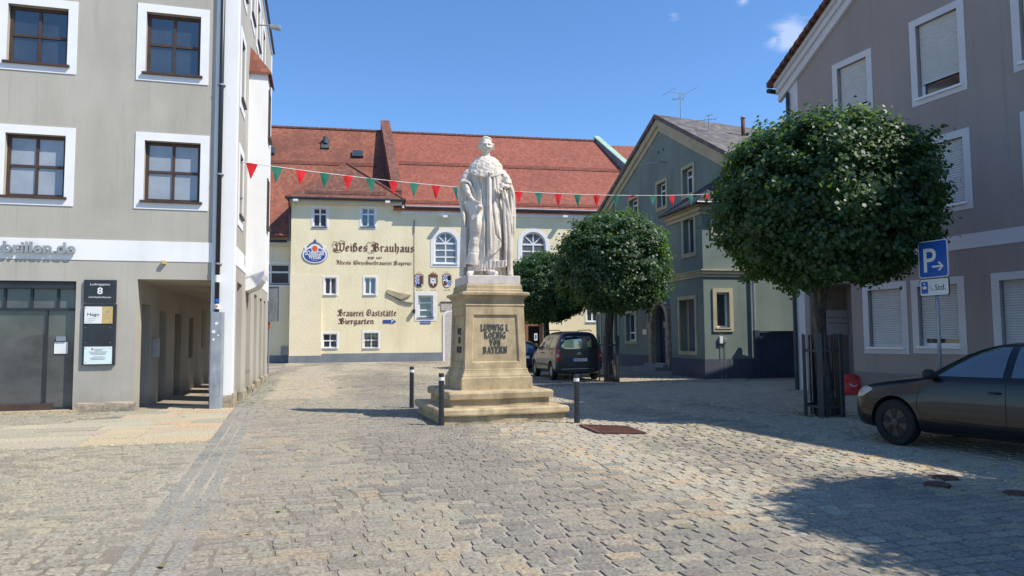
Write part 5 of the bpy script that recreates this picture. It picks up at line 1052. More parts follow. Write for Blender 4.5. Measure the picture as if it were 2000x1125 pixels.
# ================================================================== monument
MR = R(18); TM = Vector((math.cos(MR), math.sin(MR), 0)); SM = Vector((-math.sin(MR), math.cos(MR), 0)); MC = Vector((-.52, 14.8, 0))
PD = root('statue_pedestal', MC, 'stepped sandstone pedestal with metal lettering that carries the statue', 'pedestal')
def sq(w, z, cx=0): return [MC+TM*(sx*w)+SM*(sy*w)+Vector((0, 0, z)) for sx, sy in ((-1, -1), (1, -1), (1, 1), (-1, 1))]
def rsq(w, z, r=.05):
    """square ring with softened, slightly uneven corners"""
    out = []
    for (sx, sy), a0 in zip(((-1, -1), (1, -1), (1, 1), (-1, 1)), (180, 270, 0, 90)):
        for k in range(4):
            a = R(a0+30*k); x = sx*(w-r)+r*math.cos(a); y = sy*(w-r)+r*math.sin(a)
            out.append(MC+TM*x+SM*y+Vector((0, 0, z)))
    return out
def tier(name, prof, m, seg=10, r=.05, rough=0.0, sd=1):
    """square block whose profile is (half width, z); sides subdivided and slightly uneven"""
    g = MB(); rings = []
    for w_, z in prof:
        base = rsq(w_, z, min(r, w_*.2)); ring = []
        n = len(base)
        for i in range(n):
            a, b_ = base[i], base[(i+1) % n]; k = seg if (b_-a).length > .3 else 1
            for j in range(k):
                p = a.lerp(b_, j/k); dv = (p-MC); dv.z = 0; dv.normalize()
                if rough: p = p+dv*rough*noise.noise(p*2.3+Vector((sd, 0, z*2)))*2+Vector((0, 0, rough*.6*noise.noise(p*1.7+Vector((0, sd, 5)))))
                ring.append(p)
        rings.append(ring)
    g.loft(rings); return g.build(name, m, PD)
tier('step', [(1.22, -.06), (1.225, .10), (1.215, .135), (1.275, .145), (1.285, .17), (1.28, .25), (1.25, .275), (1.0, .28)], MT['stone'], rough=.022, sd=1)
tier('step', [(.985, .26), (.985, .40), (1.0, .415), (1.05, .43), (1.055, .53), (1.035, .56), (1.0, .575), (.7, .58)], MT['stone'], rough=.016, sd=4)
tier('plinth_course', [(.725, .56), (.725, .80), (.715, .815), (.70, .82), (.695, .85), (.668, .90), (.655, .945), (.655, .965), (.64, .975)], MT['stone'], r=.012, rough=.004, sd=2)
# tapering shaft with framed panels
zs0, zs1, ws0, ws1 = .965, 2.22, .632, .597
def wz(z): return ws0+(ws1-ws0)*(z-zs0)/(zs1-zs0)
g = MB()
for k in range(4):
    a = MR+k*math.pi/2; t_ = Vector((math.cos(a), math.sin(a), 0)); n_ = Vector((math.sin(a), -math.cos(a), 0))
    def Q(u, z, d=0): return MC+t_*u+n_*(wz(z)+d)+Vector((0, 0, z))
    def qf(a_, b_, c_, d__, dd=(0, 0, 0, 0)): g.face([Q(*a_, dd[0]), Q(*b_, dd[1]), Q(*c_, dd[2]), Q(*d__, dd[3])])
    o = [(-wz(zs0), zs0), (wz(zs0), zs0), (wz(zs1), zs1), (-wz(zs1), zs1)]; pi_ = [(-.49, 1.10), (.49, 1.10), (.455, 2.045), (-.455, 2.045)]; p2 = [(-.465, 1.125), (.465, 1.125), (.43, 2.02), (-.43, 2.02)]
    for j in range(4):
        i2 = (j+1) % 4; qf(o[j], o[i2], pi_[i2], pi_[j]); qf(pi_[j], pi_[i2], p2[i2], p2[j], (0, 0, -.035, -.035))
    qf(*p2, (-.035,)*4)
g.build('shaft', MT['stone'], PD)
tier('frieze', [(.597, 2.21), (.606, 2.215), (.612, 2.23), (.606, 2.245), (.597, 2.255), (.60, 2.34), (.615, 2.365)], MT['stone'], r=.008, rough=.003)
tier('cornice', [(.615, 2.36), (.63, 2.385), (.655, 2.40), (.66, 2.425), (.695, 2.43), (.70, 2.475), (.68, 2.49), (.60, 2.505)], MT['stone'], r=.01, rough=.005, sd=7)
tier('cap_block', [(.585, 2.49), (.588, 2.54), (.575, 2.56), (.575, 2.62), (.565, 2.65), (.54, 2.665)], MT['stone'], r=.01, rough=.004, sd=3)
tier('marble_slab', [(.545, 2.66), (.548, 2.665), (.548, 2.82), (.54, 2.83), (.30, 2.832)], MT['marble_plinth'], r=.015, rough=.003, sd=5)
# lettering: roman capitals of oxidised metal, some pieces lost
class PFrame(Frame):
    def __init__(s, k):
        a = MR+k*math.pi/2; s.T = Vector((math.cos(a), math.sin(a), 0)); s.N = Vector((math.sin(a), -math.cos(a), 0)); s.O = MC
    def p(s, u, z, d=0): return s.O+s.T*u+s.N*(wz(z)-.035+d)+Vector((0, 0, z))
ROM = {'L': (.62, [((.14, 0), (.14, 1), 1), ((.02, 0), (.58, 0), 0), ((.02, 1), (.28, 1), 0), ((.57, 0), (.57, .28), 0)]),
 'U': (.74, [((.14, .2), (.14, 1), 1), ((.6, .2), (.6, 1), 0), ((.14, .22), (.3, .02), 1), ((.3, .02), (.48, .02), 0), ((.48, .02), (.6, .22), 0), ((.02, 1), (.27, 1), 0), ((.48, 1), (.72, 1), 0)]),
 'D': (.74, [((.14, 0), (.14, 1), 1), ((.02, 0), (.45, 0), 0), ((.02, 1), (.45, 1), 0), ((.45, 0), (.62, .25), 1), ((.62, .25), (.62, .75), 1), ((.62, .75), (.45, 1), 1)]),
 'W': (1.05, [((.1, 1), (.3, 0), 1), ((.3, 0), (.5, 1), 0), ((.5, 1), (.72, 0), 1), ((.72, 0), (.94, 1), 0), ((0, 1), (.24, 1), 0), ((.84, 1), (1.04, 1), 0)]),
 'I': (.34, [((.16, 0), (.16, 1), 1), ((.02, 0), (.3, 0), 0), ((.02, 1), (.3, 1), 0)]),
 'G': (.76, [((.62, .85), (.4, 1), 0), ((.4, 1), (.12, .7), 1), ((.12, .7), (.12, .3), 1), ((.12, .3), (.4, 0), 1), ((.4, 0), (.6, .1), 0), ((.6, 0), (.6, .42), 1), ((.46, .42), (.72, .42), 0), ((.63, .75), (.63, 1), 0)]),
 'K': (.76, [((.14, 0), (.14, 1), 1), ((.2, .48), (.58, 1), 0), ((.3, .58), (.62, 0), 1), ((.02, 0), (.26, 0), 0), ((.02, 1), (.26, 1), 0), ((.48, 0), (.74, 0), 0), ((.46, 1), (.68, 1), 0)]),
 'O': (.76, [((.14, .3), (.14, .7), 1), ((.14, .7), (.36, 1), 1), ((.36, 1), (.6, .7), 0), ((.6, .7), (.6, .3), 1), ((.6, .3), (.36, 0), 1), ((.36, 0), (.14, .3), 0)]),
 'E': (.66, [((.14, 0), (.14, 1), 1), ((.02, 0), (.58, 0), 0), ((.02, 1), (.56, 1), 0), ((.14, .5), (.42, .5), 0), ((.58, 0), (.58, .24), 0), ((.56, .78), (.56, 1), 0)]),
 'N': (.78, [((.14, 0), (.14, 1), 0), ((.12, 1), (.62, 0), 1), ((.62, 0), (.62, 1), 0), ((.02, 0), (.26, 0), 0), ((.02, 1), (.2, 1), 0), ((.5, 1), (.74, 1), 0)]),
 'V': (.74, [((.1, 1), (.36, 0), 1), ((.36, 0), (.62, 1), 0), ((0, 1), (.24, 1), 0), ((.52, 1), (.74, 1), 0)]),
 'B': (.68, [((.14, 0), (.14, 1), 1), ((.02, 0), (.42, 0), 0), ((.02, 1), (.4, 1), 0), ((.14, .52), (.42, .52), 0), ((.42, .52), (.52, .76), 1), ((.52, .76), (.4, 1), 1), ((.42, .52), (.58, .26), 1), ((.58, .26), (.42, 0), 1)]),
 'A': (.76, [((.12, 0), (.38, 1), 0), ((.36, 1), (.64, 0), 1), ((.2, .34), (.56, .34), 0), ((.0, 0), (.24, 0), 0), ((.5, 0), (.76, 0), 0)]),
 'Y': (.72, [((.08, 1), (.34, .5), 1), ((.34, .5), (.62, 1), 0), ((.34, 0), (.34, .5), 1), ((.2, 0), (.48, 0), 0), ((0, 1), (.2, 1), 0), ((.5, 1), (.72, 1), 0)]),
 'R': (.74, [((.14, 0), (.14, 1), 1), ((.02, 0), (.28, 0), 0), ((.02, 1), (.42, 1), 0), ((.14, .5), (.42, .5), 0), ((.42, .5), (.56, .76), 1), ((.56, .76), (.42, 1), 1), ((.36, .5), (.62, 0), 1), ((.52, 0), (.74, 0), 0)]),
 '.': (.24, [((.06, .02), (.14, .02), 1)]), ' ': (.3, [])}
def roman(Fr, s, uc, z, h, m, parent, width, name='letter'):
    tot = sum(ROM[c][0] for c in s)+.08*(len(s)-1); x = 0; kx = width/tot; i = 0
    for ch in s:
        adv, st = ROM[ch]; g = MB()
        for (a, b_, tk) in st:
            i += 1; t_ = .085 if tk else .035; dx, dy = b_[0]-a[0], b_[1]-a[1]; l_ = math.hypot(dx, dy) or 1; nx_, ny_ = -dy/l_*t_, dx/l_*t_; ex, ey = dx/l_*.02, dy/l_*.02
            pts = [(a[0]-ex+nx_, a[1]-ey+ny_), (a[0]-ex-nx_, a[1]-ey-ny_), (b_[0]+ex-nx_, b_[1]+ey-ny_), (b_[0]+ex+nx_, b_[1]+ey+ny_)]
            g.solid([Fr.p(uc-width/2+(x+px_)*kx, z+py_*h, .014+.0004*(i % 9)) for px_, py_ in pts], [Fr.p(uc-width/2+(x+px_)*kx, z+py_*h, -.004) for px_, py_ in pts])
        if st: g.build(name, m, parent)
        x += adv+.08
PF = PFrame(0)
for s, zc_, wd in (('LUDWIG I.', 1.732, .585), ('KOENIG', 1.583, .445), ('VON', 1.437, .23), ('BAYERN', 1.292, .50)): roman(PF, s, .0, zc_-.0, .118, MT['txt_metal'], PD, wd)
PS = PFrame(3)
PS = PFrame(-1)
for s, zc_, wd in (('GEW.', 1.66, .32), ('V.D', 1.48, .16), ('KREI', 1.29, .38)):
    roman(PS, s, .0, zc_, .12, MT['txt_metal'], PD, wd)
# ---- the statue: carved figure, built from shapes fused into one stone surface
ST = root('statue', MC+Vector((0, 0, 2.832)), 'pale marble statue of a robed man with fur cape holding a scroll, on the pedestal', 'statue')
sm = MB()
def K(xc, yc): return ((xc-390)*.00303, (1045-yc)*.00303)     # reference drawing -> metres
def interp(tab, z):
    if z <= tab[0][0]: return tab[0][1:]
    for a, b_ in zip(tab, tab[1:]):
        if z <= b_[0]:
            t_ = (z-a[0])/(b_[0]-a[0]); t_ = t_*t_*(3-2*t_)*.5+t_*.5; return tuple(p+(q-p)*t_ for p, q in zip(a[1:], b_[1:]))
    return tab[-1][1:]
gs = lambda x, c, w_: math.exp(-((x-c)/w_)**2)
def crv(pts, z):
    pts = sorted(pts)
    if z <= pts[0][0]: return pts[0][1]
    for a, b_ in zip(pts, pts[1:]):
        if z <= b_[0]: return a[1]+(b_[1]-a[1])*(z-a[0])/(b_[0]-a[0])
    return pts[-1][1]
def C(*pts): return [(K(x, y)[1], K(x, y)[0]) for x, y in pts]
GRV = [ # (curve, width, depth) grooves cut in the front of the robe
 (C((388, 362), (386, 700), (386, 905)), .014, .075), (C((431, 362), (433, 600), (452, 760), (500, 820)), .015, .06), (C((372, 362), (374, 500), (380, 640)), .010, .04),
 (C((338, 372), (352, 440), (366, 560)), .012, .05), (C((310, 380), (318, 470), (330, 560)), .014, .04), (C((362, 640), (350, 760), (345, 940)), .018, .06), (C((292, 720), (262, 880), (250, 960)), .02, .06),
 (C((480, 440), (486, 600), (500, 760)), .016, .045), (C((500, 470), (512, 600), (520, 780), (520, 960)), .014, .07), (C((452, 370), (462, 470), (470, 600), (476, 720)), .012, .035), (C((232, 610), (224, 800), (216, 1000)), .02, .05)]
RDG = [(C((408, 362), (408, 600), (415, 860)), .022, .025), (C((355, 440), (345, 560)), .02, .02), (C((330, 640), (310, 760), (296, 940)), .05, .055), (C((375, 640), (372, 800), (370, 900)), .02, .03), (C((495, 500), (505, 700)), .015, .03), (C((470, 700), (480, 830)), .02, .03)]
def front(x, z):
    d = 0
    for cv, w_, dp in GRV:
        z0, z1 = cv[0][0] if cv[0][0] < cv[-1][0] else cv[-1][0], max(cv[0][0], cv[-1][0])
        f = 1/(1+math.exp(-(z-z0)/.02))*1/(1+math.exp((z-z1)/.02)); d -= dp*gs(x, crv(cv, z), w_)*f
    for cv, w_, dp in RDG:
        z0, z1 = min(cv[0][0], cv[-1][0]), max(cv[0][0], cv[-1][0]); f = 1/(1+math.exp(-(z-z0)/.04))*1/(1+math.exp((z-z1)/.04)); d += dp*gs(x, crv(cv, z), w_)*f
    # hanging front panel of the mantle, ending in a rounded edge
    xa = crv(C((386, 370), (386, 905)), z); xb = crv(C((500, 500), (532, 600), (540, 700), (528, 780), (500, 840), (455, 890), (400, 905)), z); zb = K(0, 905)[1]
    if z > zb-.01 and xa < x < xb: d += .05*min(1, (x-xa)/.015, (xb-x)/.03, (z-zb)/.02+.2)
    # knee
    xk, zk = K(325, 700); d += .10*math.exp(-((x-xk)/.11)**2-((z-zk)/.20)**2)
    return d
T0 = [ # z, half width, half depth, centre x, centre y
 (.17, .34, .20, -.02, -.02), (.5, .36, .22, -.02, -.02), (.9, .37, .235, -.015, -.02), (1.3, .355, .235, -.01, -.01), (1.6, .31, .22, -.01, 0), (1.85, .32, .22, -.005, 0), (2.1, .34, .215, .0, .0), (2.25, .31, .20, .0, .0), (2.38, .20, .15, -.02, .0), (2.46, .10, .11, -.02, .0)]
rings = []; NA = 220
for j in range(230):
    z = .12+(2.46-.12)*j/229; a, b_, cx, cy = interp(T0, z); ring = []
    zz = z
    for k in range(NA):
        t_ = 2*math.pi*k/NA; c_, s_ = math.cos(t_), math.sin(t_); ce = math.copysign(abs(c_)**.85, c_); se = math.copysign(abs(s_)**.85, s_)
        x, y = cx+a*ce, cy+b_*se
        if y < cy: fr = min(1, (cy-y)/(b_*.4)); dd = front(x, z)*fr; 
        else: dd = .03*math.sin(t_*17+2*noise.noise(Vector((t_*2, z*.6, 0))))*min(1, max(0, (2.1-z)/.5))
        fold = .012*noise.noise(Vector((x*16, y*5, z*1.3)))*min(1, max(0, (2.2-z)/.4))+.004*noise.noise(Vector((x*40, z*40, 1)))
        n_ = Vector((c_/a, s_/b_, 0)).normalized(); n_ = Vector((n_.x*.35, n_.y, 0)) if y < cy else n_
        # hem: pleats, rising to the viewer's left
        if z < .32 and y < cy: dd += .02*math.sin(x*95)*(1-z/.32)-.02
        ring.append(Vector((x, y, z))+n_*(dd+fold))
    rings.append(ring)
sm.loft(rings)
# slanting over-robe edge: lifts at the viewer's right so that pleats show
# mantle at the back, down to the slab
T1 = [(.0, .545, .30, .03, .10), (.4, .53, .30, .02, .10), (.9, .53, .29, .02, .09), (1.3, .56, .28, .02, .08), (1.6, .59, .26, .01, .07), (1.85, .585, .23, .01, .06), (2.0, .49, .21, .0, .04), (2.2, .36, .18, 0, .02)]
rings = []
for j in range(150):
    z = .0+2.2*j/149; a, b_, cx, cy = interp(T1, z); ring = []
    for k in range(160):
        t_ = 2*math.pi*k/160; c_, s_ = math.cos(t_), math.sin(t_); x, y = cx+a*c_, cy+b_*s_
        if s_ < 0: y = cy+b_*s_*.52
        f = .022*math.sin(t_*23+3*noise.noise(Vector((t_*3, z*.7, 3))))*(1-.4*z/2.2)+.015*noise.noise(Vector((x*9, y*9, z*2)))
        n_ = Vector((c_/a, s_/b_, 0)).normalized(); ring.append(Vector((x, y, z))+n_*f)
    rings.append(ring)
sm.loft(rings)
# fur cape over the shoulders
rings = []
for j in range(46):
    q = j/45; ring = []
    for k in range(150):
        t_ = 2*math.pi*k/150; c_, s_ = math.cos(t_), math.sin(t_)
        frn = max(0, -s_)**2.2; zb = 2.205-.15*frn-.02*abs(c_); zt = 2.53
        e_ = q**.8; rx = .10+(.405-.10)*e_**.68; ry = .095+(.28-.095)*e_**.65
        z = zt+(zb-zt)*e_**1.45
        bump = .011*noise.noise(Vector((c_*rx*26, s_*ry*26, z*20)))+.006*noise.noise(Vector((c_*rx*60, s_*ry*60, z*50)))
        lock = .012*max(0, math.sin(t_*15+q*6))*gs(q, .55, .16)+.012*max(0, math.sin(t_*19))*gs(q, .9, .1)
        n_ = Vector((c_, s_, .6)).normalized(); ring.append(Vector((rx*c_-.005, ry*s_-.005, z))+n_*(bump+lock))
    rings.append(ring)
under = [Vector((p.x*.9, p.y*.9, p.z+.03)) for p in rings[-1]]; rings.append([Vector((p.x*.985, p.y*.985, p.z-.02)) for p in rings[-1]]); rings.append([Vector((p.x*.85, p.y*.85, p.z-.015)) for p in rings[-2]])
sm.loft(rings)
# collar
for sx in (-1, 1):
    a0 = Vector((.0+sx*.0, -.115, 2.44)); sm.solid([Vector((sx*.01-.01, -.125, 2.43)), Vector((sx*.11-.01, -.06, 2.50)), Vector((sx*.105-.01, .05, 2.57)), Vector((sx*.075-.01, -.06, 2.545))], [Vector((sx*.01-.01, -.09, 2.43)), Vector((sx*.08-.01, -.03, 2.48)), Vector((sx*.08-.01, .05, 2.55)), Vector((sx*.055-.01, -.03, 2.52))])
# chain medal
mx_, mz_ = K(415, 345); sm.ball((mx_, -.295, mz_), .024, 6); sm.ball((mx_-.03, -.285, mz_+.02), .016, 5); sm.ball((mx_+.03, -.285, mz_+.015), .016, 5); sm.ball((mx_, -.295, mz_-.035), .014, 5)
# neck and head
hx, hz = K(389, 158)[0], K(0, 150)[1]
sm.path([(-.01, .01, 2.40), (hx-.002, -.01, 2.52), (hx, -.015, 2.60)], [.088, .078, .080], 20)
HR0 = len(sm.v)
def head():
    rings = []; n1, n2 = 64, 72; turn = R(4)
    for j in range(1, n1):
        th = math.pi*j/n1; ring = []
        for k in range(n2):
            ph = 2*math.pi*k/n2; d = Vector((math.sin(th)*math.cos(ph), math.sin(th)*math.sin(ph), -math.cos(th))); f = d.y < 0
            x, y, z = d.x*.124, d.y*.150, d.z*.178
            if z < 0: nar = 1-.36*(min(1, -z/.178))**1.4; x *= nar; y *= (1-.12*(-z/.178)) if y < 0 else (1-.45*(-z/.178))
            if z > .09: x *= 1.02
            if y < 0:
                fw_ = min(1, -y/.07)
                # brow, sockets, nose, cheeks, mouth, chin
                for s_ in (-1, 1):
                    y += fw_*.040*math.exp(-((x-s_*.046)/.026)**2-((z-.004)/.016)**2)         # socket
                    y -= fw_*.012*math.exp(-((x-s_*.046)/.016)**2-((z-.002)/.008)**2)         # eyeball
                    y -= fw_*.015*math.exp(-((x-s_*.043)/.036)**2-((z-.034)/.012)**2)         # brow
                    y -= fw_*.012*math.exp(-((x-s_*.060)/.024)**2-((z+.040)/.022)**2)         # cheek bone
                    y += fw_*.012*math.exp(-((x-s_*.036)/.012)**2-((z+.062)/.022)**2)         # fold beside the mouth
                    y -= fw_*.014*math.exp(-((x-s_*.016)/.010)**2-((z+.047)/.010)**2)         # nostril
                nz_ = max(0, min(1, (.022-z)/.068)) if z > -.052 else max(0, 1-(-.052-z)/.008)
                y -= fw_*(.010+.036*nz_)*math.exp(-(x/(.010+.007*nz_))**2)*(1 if -.064 < z < .03 else 0)
                y -= fw_*.013*math.exp(-(x/.028)**2-((z+.080)/.007)**2)+fw_*.013*math.exp(-(x/.024)**2-((z+.097)/.008)**2)
                y += fw_*.024*math.exp(-(x/.036)**2-((z+.0885)/.0055)**2)+fw_*.008*math.exp(-(x/.03)**2-((z+.113)/.008)**2)
                y -= fw_*.020*math.exp(-(x/.034)**2-((z+.142)/.022)**2)
            x, y = x*math.cos(turn)-y*math.sin(turn), x*math.sin(turn)+y*math.cos(turn)
            ring.append(Vector((hx+x, -.03+y, hz+z+.02)))
        rings.append(ring)
    sm.loft(rings)
head()
rnd = random.Random(5)
def lock(c, r, s=(1, 1, 1)): sm.ball(c, r, 6, sc=s)
for s_ in (-1, 1):                                           # side curls and ears
    for k in range(20): lock((hx+s_*(.116+rnd.uniform(-.012, .024)), -.03+rnd.uniform(-.035, .09), hz+rnd.uniform(-.01, .085)), rnd.uniform(.016, .026))
    sm.ball((hx+s_*.122, -.02, hz-.015), .03, 6, sc=(.45, .8, 1.3))
for k in range(70):                                          # crown of hair
    a = rnd.uniform(0, 2*math.pi); e_ = rnd.uniform(.25, 1.45); x, y, z = .125*math.cos(a)*math.cos(e_), .15*math.sin(a)*math.cos(e_), .178*math.sin(e_)
    if y < -.06 and z < .125: continue
    lock((hx+x, -.02+y, hz+.03+z), rnd.uniform(.018, .032), (1, 1.3, .8))
for (x, y, z, r_) in ((-.035, -.10, .175, .034), (-.015, -.11, .19, .034), (.010, -.10, .192, .032), (-.03, -.08, .205, .030), (.035, -.085, .18, .034), (.06, -.07, .18, .034), (-.065, -.07, .165, .032), (.085, -.05, .15, .03), (-.09, -.05, .14, .028), (0, -.04, .185, .05)): lock((hx+x, y, hz+z), r_, (1.2, 1, .85))
HR1 = len(sm.v)
# sleeves and arms
def sleeve(pts, rad, fold=.012, n=26, flat=1.0, fr=9, sv=.09, tp=True):
    P_ = []; R_ = []; m_ = 40
    for i in range(m_):
        t_ = i/(m_-1)*(len(pts)-1); k = min(int(t_), len(pts)-2); q = t_-k; a, b_ = Vector(pts[k]), Vector(pts[k+1]); P_.append(a.lerp(b_, q)); R_.append(rad[k]+(rad[k+1]-rad[k])*q)
    x = None; rings = []
    for i, p in enumerate(P_):
        d = (P_[min(i+1, m_-1)]-P_[max(i-1, 0)]).normalized(); x = d.orthogonal().normalized() if x is None else (x-d*x.dot(d)).normalized(); y = d.cross(x)
        rings.append([p+(x*math.cos(t_)+y*math.sin(t_)*flat)*(R_[i]*(min(1, .35+i*.12, .35+(m_-1-i)*.12) if tp else 1)+fold*(1.5*noise.noise(Vector((math.cos(t_)*1.3, math.sin(t_)*1.3, i*sv)))+.5*noise.noise(Vector((p.x*45, p.y*45, p.z*45))))) for t_ in [2*math.pi*k/n for k in range(n)]])
    sm.loft(rings)
def k3(x, y, d): a, b_ = K(x, y); return (a, d, b_)
# viewer's left: shoulder, broad fur-edged sleeve, forearm, hand with scroll and hanging sheet
sleeve([k3(285, 290, .02), k3(255, 345, .0), k3(232, 400, -.03), k3(222, 420, -.05)], [.09, .108, .112, .10], .011, sv=.15)
sm.path([k3(196, 408, -.02), k3(214, 394, -.11), k3(240, 392, -.155), k3(268, 402, -.17), k3(292, 440, -.17), k3(304, 480, -.15)], [.022, .03, .032, .03, .026, .018], 10)   # fur edge
sleeve([k3(204, 405, .06), k3(202, 450, .07), k3(206, 500, .08), k3(216, 540, .08)], [.06, .062, .06, .03], .018, sv=.1)
sleeve([k3(238, 410, -.12), k3(252, 455, -.17), k3(278, 512, -.23)], [.066, .062, .05], .010, sv=.16)
sleeve([k3(274, 505, -.225), k3(282, 520, -.235)], [.052, .05], .001)
def finger(pts, r0, r1): sm.path(pts, [r0+(r1-r0)*i/(len(pts)-1) for i in range(len(pts))], 8)
sm.path([k3(284, 515, -.24), k3(300, 535, -.255), k3(318, 552, -.265)], [.036, .043, .036], 12)
for i, (o1, o2, L) in enumerate(((0, 0, 1), (-8, 7, .98), (-15, 15, .9), (-21, 23, .75))):
    finger([k3(318+o1*.6, 548+o2*.6, -.275), k3(334+o1, 560+o2*.8, -.300), k3(342+o1, 577+o2*.8, -.298), k3(338+o1, 589+o2*.7, -.28)], .0155, .012)
finger([k3(302, 528, -.28), k3(322, 540, -.31), k3(340, 552, -.318)], .016, .012)
sm.path([k3(300, 545, -.235), k3(330, 568, -.28), k3(356, 582, -.31)], [.036, .04, .036], 16)       # rolled scroll
sm.path([k3(356, 582, -.315), k3(358, 583, -.325)], [.022, .022], 12)
sheet = [k3(228, 540, -.20), k3(262, 525, -.22), k3(325, 560, -.27), k3(352, 590, -.30), k3(338, 612, -.285), k3(318, 618, -.265), k3(288, 672, -.24), k3(262, 610, -.22)]
sm.solid([Vector(p)+Vector((0, -.016, 0)) for p in sheet], [Vector(p)+Vector((0, .02, 0)) for p in sheet])
sm.solid([Vector(k3(288, 672, -.275)), Vector(k3(278, 640, -.285)), Vector(k3(320, 612, -.30)), Vector(k3(334, 618, -.29))], [Vector(k3(288, 672, -.24)), Vector(k3(278, 640, -.25)), Vector(k3(320, 612, -.27)), Vector(k3(334, 618, -.26))])
# viewer's right: shoulder, bent arm, hand on the sword hilt, drapery falling outside it
sleeve([k3(492, 300, .02), k3(520, 350, -.01), k3(545, 395, -.07), k3(552, 425, -.11)], [.085, .098, .092, .08], .011, sv=.15)
sleeve([k3(550, 425, -.14), k3(532, 432, -.21), k3(520, 438, -.245)], [.055, .048, .04], .004)
sm.path([k3(528, 430, -.235), k3(512, 428, -.265), k3(500, 430, -.28)], [.038, .042, .036], 12)
for i, (dx, dy) in enumerate(((0, -10), (2, -2), (3, 7), (4, 15))): finger([k3(510+dx, 424+dy, -.285), k3(496+dx, 424+dy, -.305), k3(486+dx, 434+dy, -.30), k3(488+dx, 446+dy, -.285)], .0145, .011)
finger([k3(512, 414, -.28), k3(495, 410, -.295), k3(480, 418, -.29)], .014, .011)
sm.ball(k3(491, 460, -.30), .042, 8); sm.path([k3(494, 452, -.29), k3(512, 520, -.26)], [.02, .018], 8); sm.path([k3(476, 418, -.275), k3(492, 424, -.285), k3(486, 440, -.285)], [.014, .014, .014], 8)
# falls of cloth on the viewer's right
for (pts, rad, fo) in (
 ([k3(540, 400, -.10), k3(566, 430, -.09), k3(582, 480, -.06), k3(586, 600, -.02), k3(584, 720, .0), k3(566, 800, .02)], [.05, .05, .05, .05, .045, .02], .010),
 ([k3(515, 455, -.23), k3(532, 520, -.22), k3(548, 600, -.19), k3(562, 690, -.16), k3(572, 750, -.12)], [.03, .042, .045, .04, .02], .006),
 ([k3(525, 480, -.19), k3(534, 620, -.19), k3(548, 760, -.15), k3(552, 900, -.11), k3(555, 1030, -.08)], [.05, .06, .06, .055, .05], .008),
 ([k3(505, 470, -.22), k3(514, 560, -.22), k3(520, 700, -.21), k3(523, 850, -.19), k3(524, 972, -.17)], [.02, .03, .034, .032, .03], .005),
 ([k3(560, 430, -.09), k3(570, 560, -.09), k3(566, 700, -.08), k3(560, 860, -.04), k3(562, 1040, .0)], [.03, .035, .04, .05, .05], .008),
 ([k3(205, 520, .04), k3(228, 620, -.05), k3(222, 760, -.08), k3(216, 900, -.08), k3(214, 1040, -.04)], [.03, .045, .05, .055, .055], .009),
 ([k3(240, 700, -.12), k3(236, 820, -.14), k3(232, 980, -.11)], [.02, .04, .04], .008),
 ([k3(318, 690, -.20), k3(300, 830, -.185), k3(286, 962, -.15)], [.07, .115, .14], .016),
 ([k3(356, 680, -.23), k3(352, 830, -.22), k3(350, 962, -.18)], [.025, .035, .04], .010),
 ([k3(405, 860, -.25), k3(415, 895, -.25), k3(440, 895, -.245)], [.03, .03, .02], .004)): sleeve(pts, rad, fo, tp=False)
# fringe hem at the viewer's right, feet
rg = []
for i in range(18):
    x = 335+i*11; sm.path([k3(x, 935, -.205+.012*math.sin(i*2.4)), k3(x-2, 985-.10*i, -.19+.012*math.sin(i*2.4))], [.022, .017], 6)
for (x0, y0, x1, y1, dz) in ((276, 968, 262, 1032, 0), (415, 985, 452, 1030, 0)):
    xa, za = K(x0, y0); xb, zb = K(x1, y1); sm.path([(xa, -.10, .20), (xa, -.14, .09), ((xa+xb)/2, -.20, .065), (xb, -.30, .05), (xb, -.36, .035)], [.07, .075, .062, .055, .03], 14)
    sm.path([(xa, -.10, .03), ((xa+xb)/2, -.2, .02), (xb, -.36, .018)], [.06, .058, .04], 12)
sm.box((0, .05, .0), (.50, .26, .02))
for i_, v_ in enumerate(sm.v):
    if HR0 <= i_ < HR1: sm.v[i_] = Vector((hx+(v_.x-hx)*1.09, v_.y*1.06, 2.48+(v_.z-2.48)*1.03))
    elif v_.z < 2.3: sm.v[i_] = Vector((v_.x*.955-.004, v_.y, v_.z))
me = bpy.data.meshes.new('raw'); me.from_pydata([tuple(v) for v in sm.v], [], sm.f); bb_ = bmesh.new(); bb_.from_mesh(me); bmesh.ops.remove_doubles(bb_, verts=bb_.verts, dist=1e-6); bmesh.ops.recalc_face_normals(bb_, faces=bb_.faces); bb_.to_mesh(me); bb_.free()
ro_ = bpy.data.objects.new('raw', me); col.objects.link(ro_); md = ro_.modifiers.new('r', 'REMESH'); md.mode = 'VOXEL'; md.voxel_size = .0075; md2 = ro_.modifiers.new('s', 'SMOOTH'); md2.factor = .5; md2.iterations = 1
dg = bpy.context.evaluated_depsgraph_get(); m2 = bpy.data.meshes.new_from_object(ro_.evaluated_get(dg)); bpy.data.objects.remove(ro_); m2.name = 'figure'; m2.materials.clear(); m2.materials.append(MT['marble']); m2.polygons.foreach_set('use_smooth', [True]*len(m2.polygons))
fo = bpy.data.objects.new('figure', m2); col.objects.link(fo); fo.parent = ST; ST.rotation_euler = (0, 0, R(4))
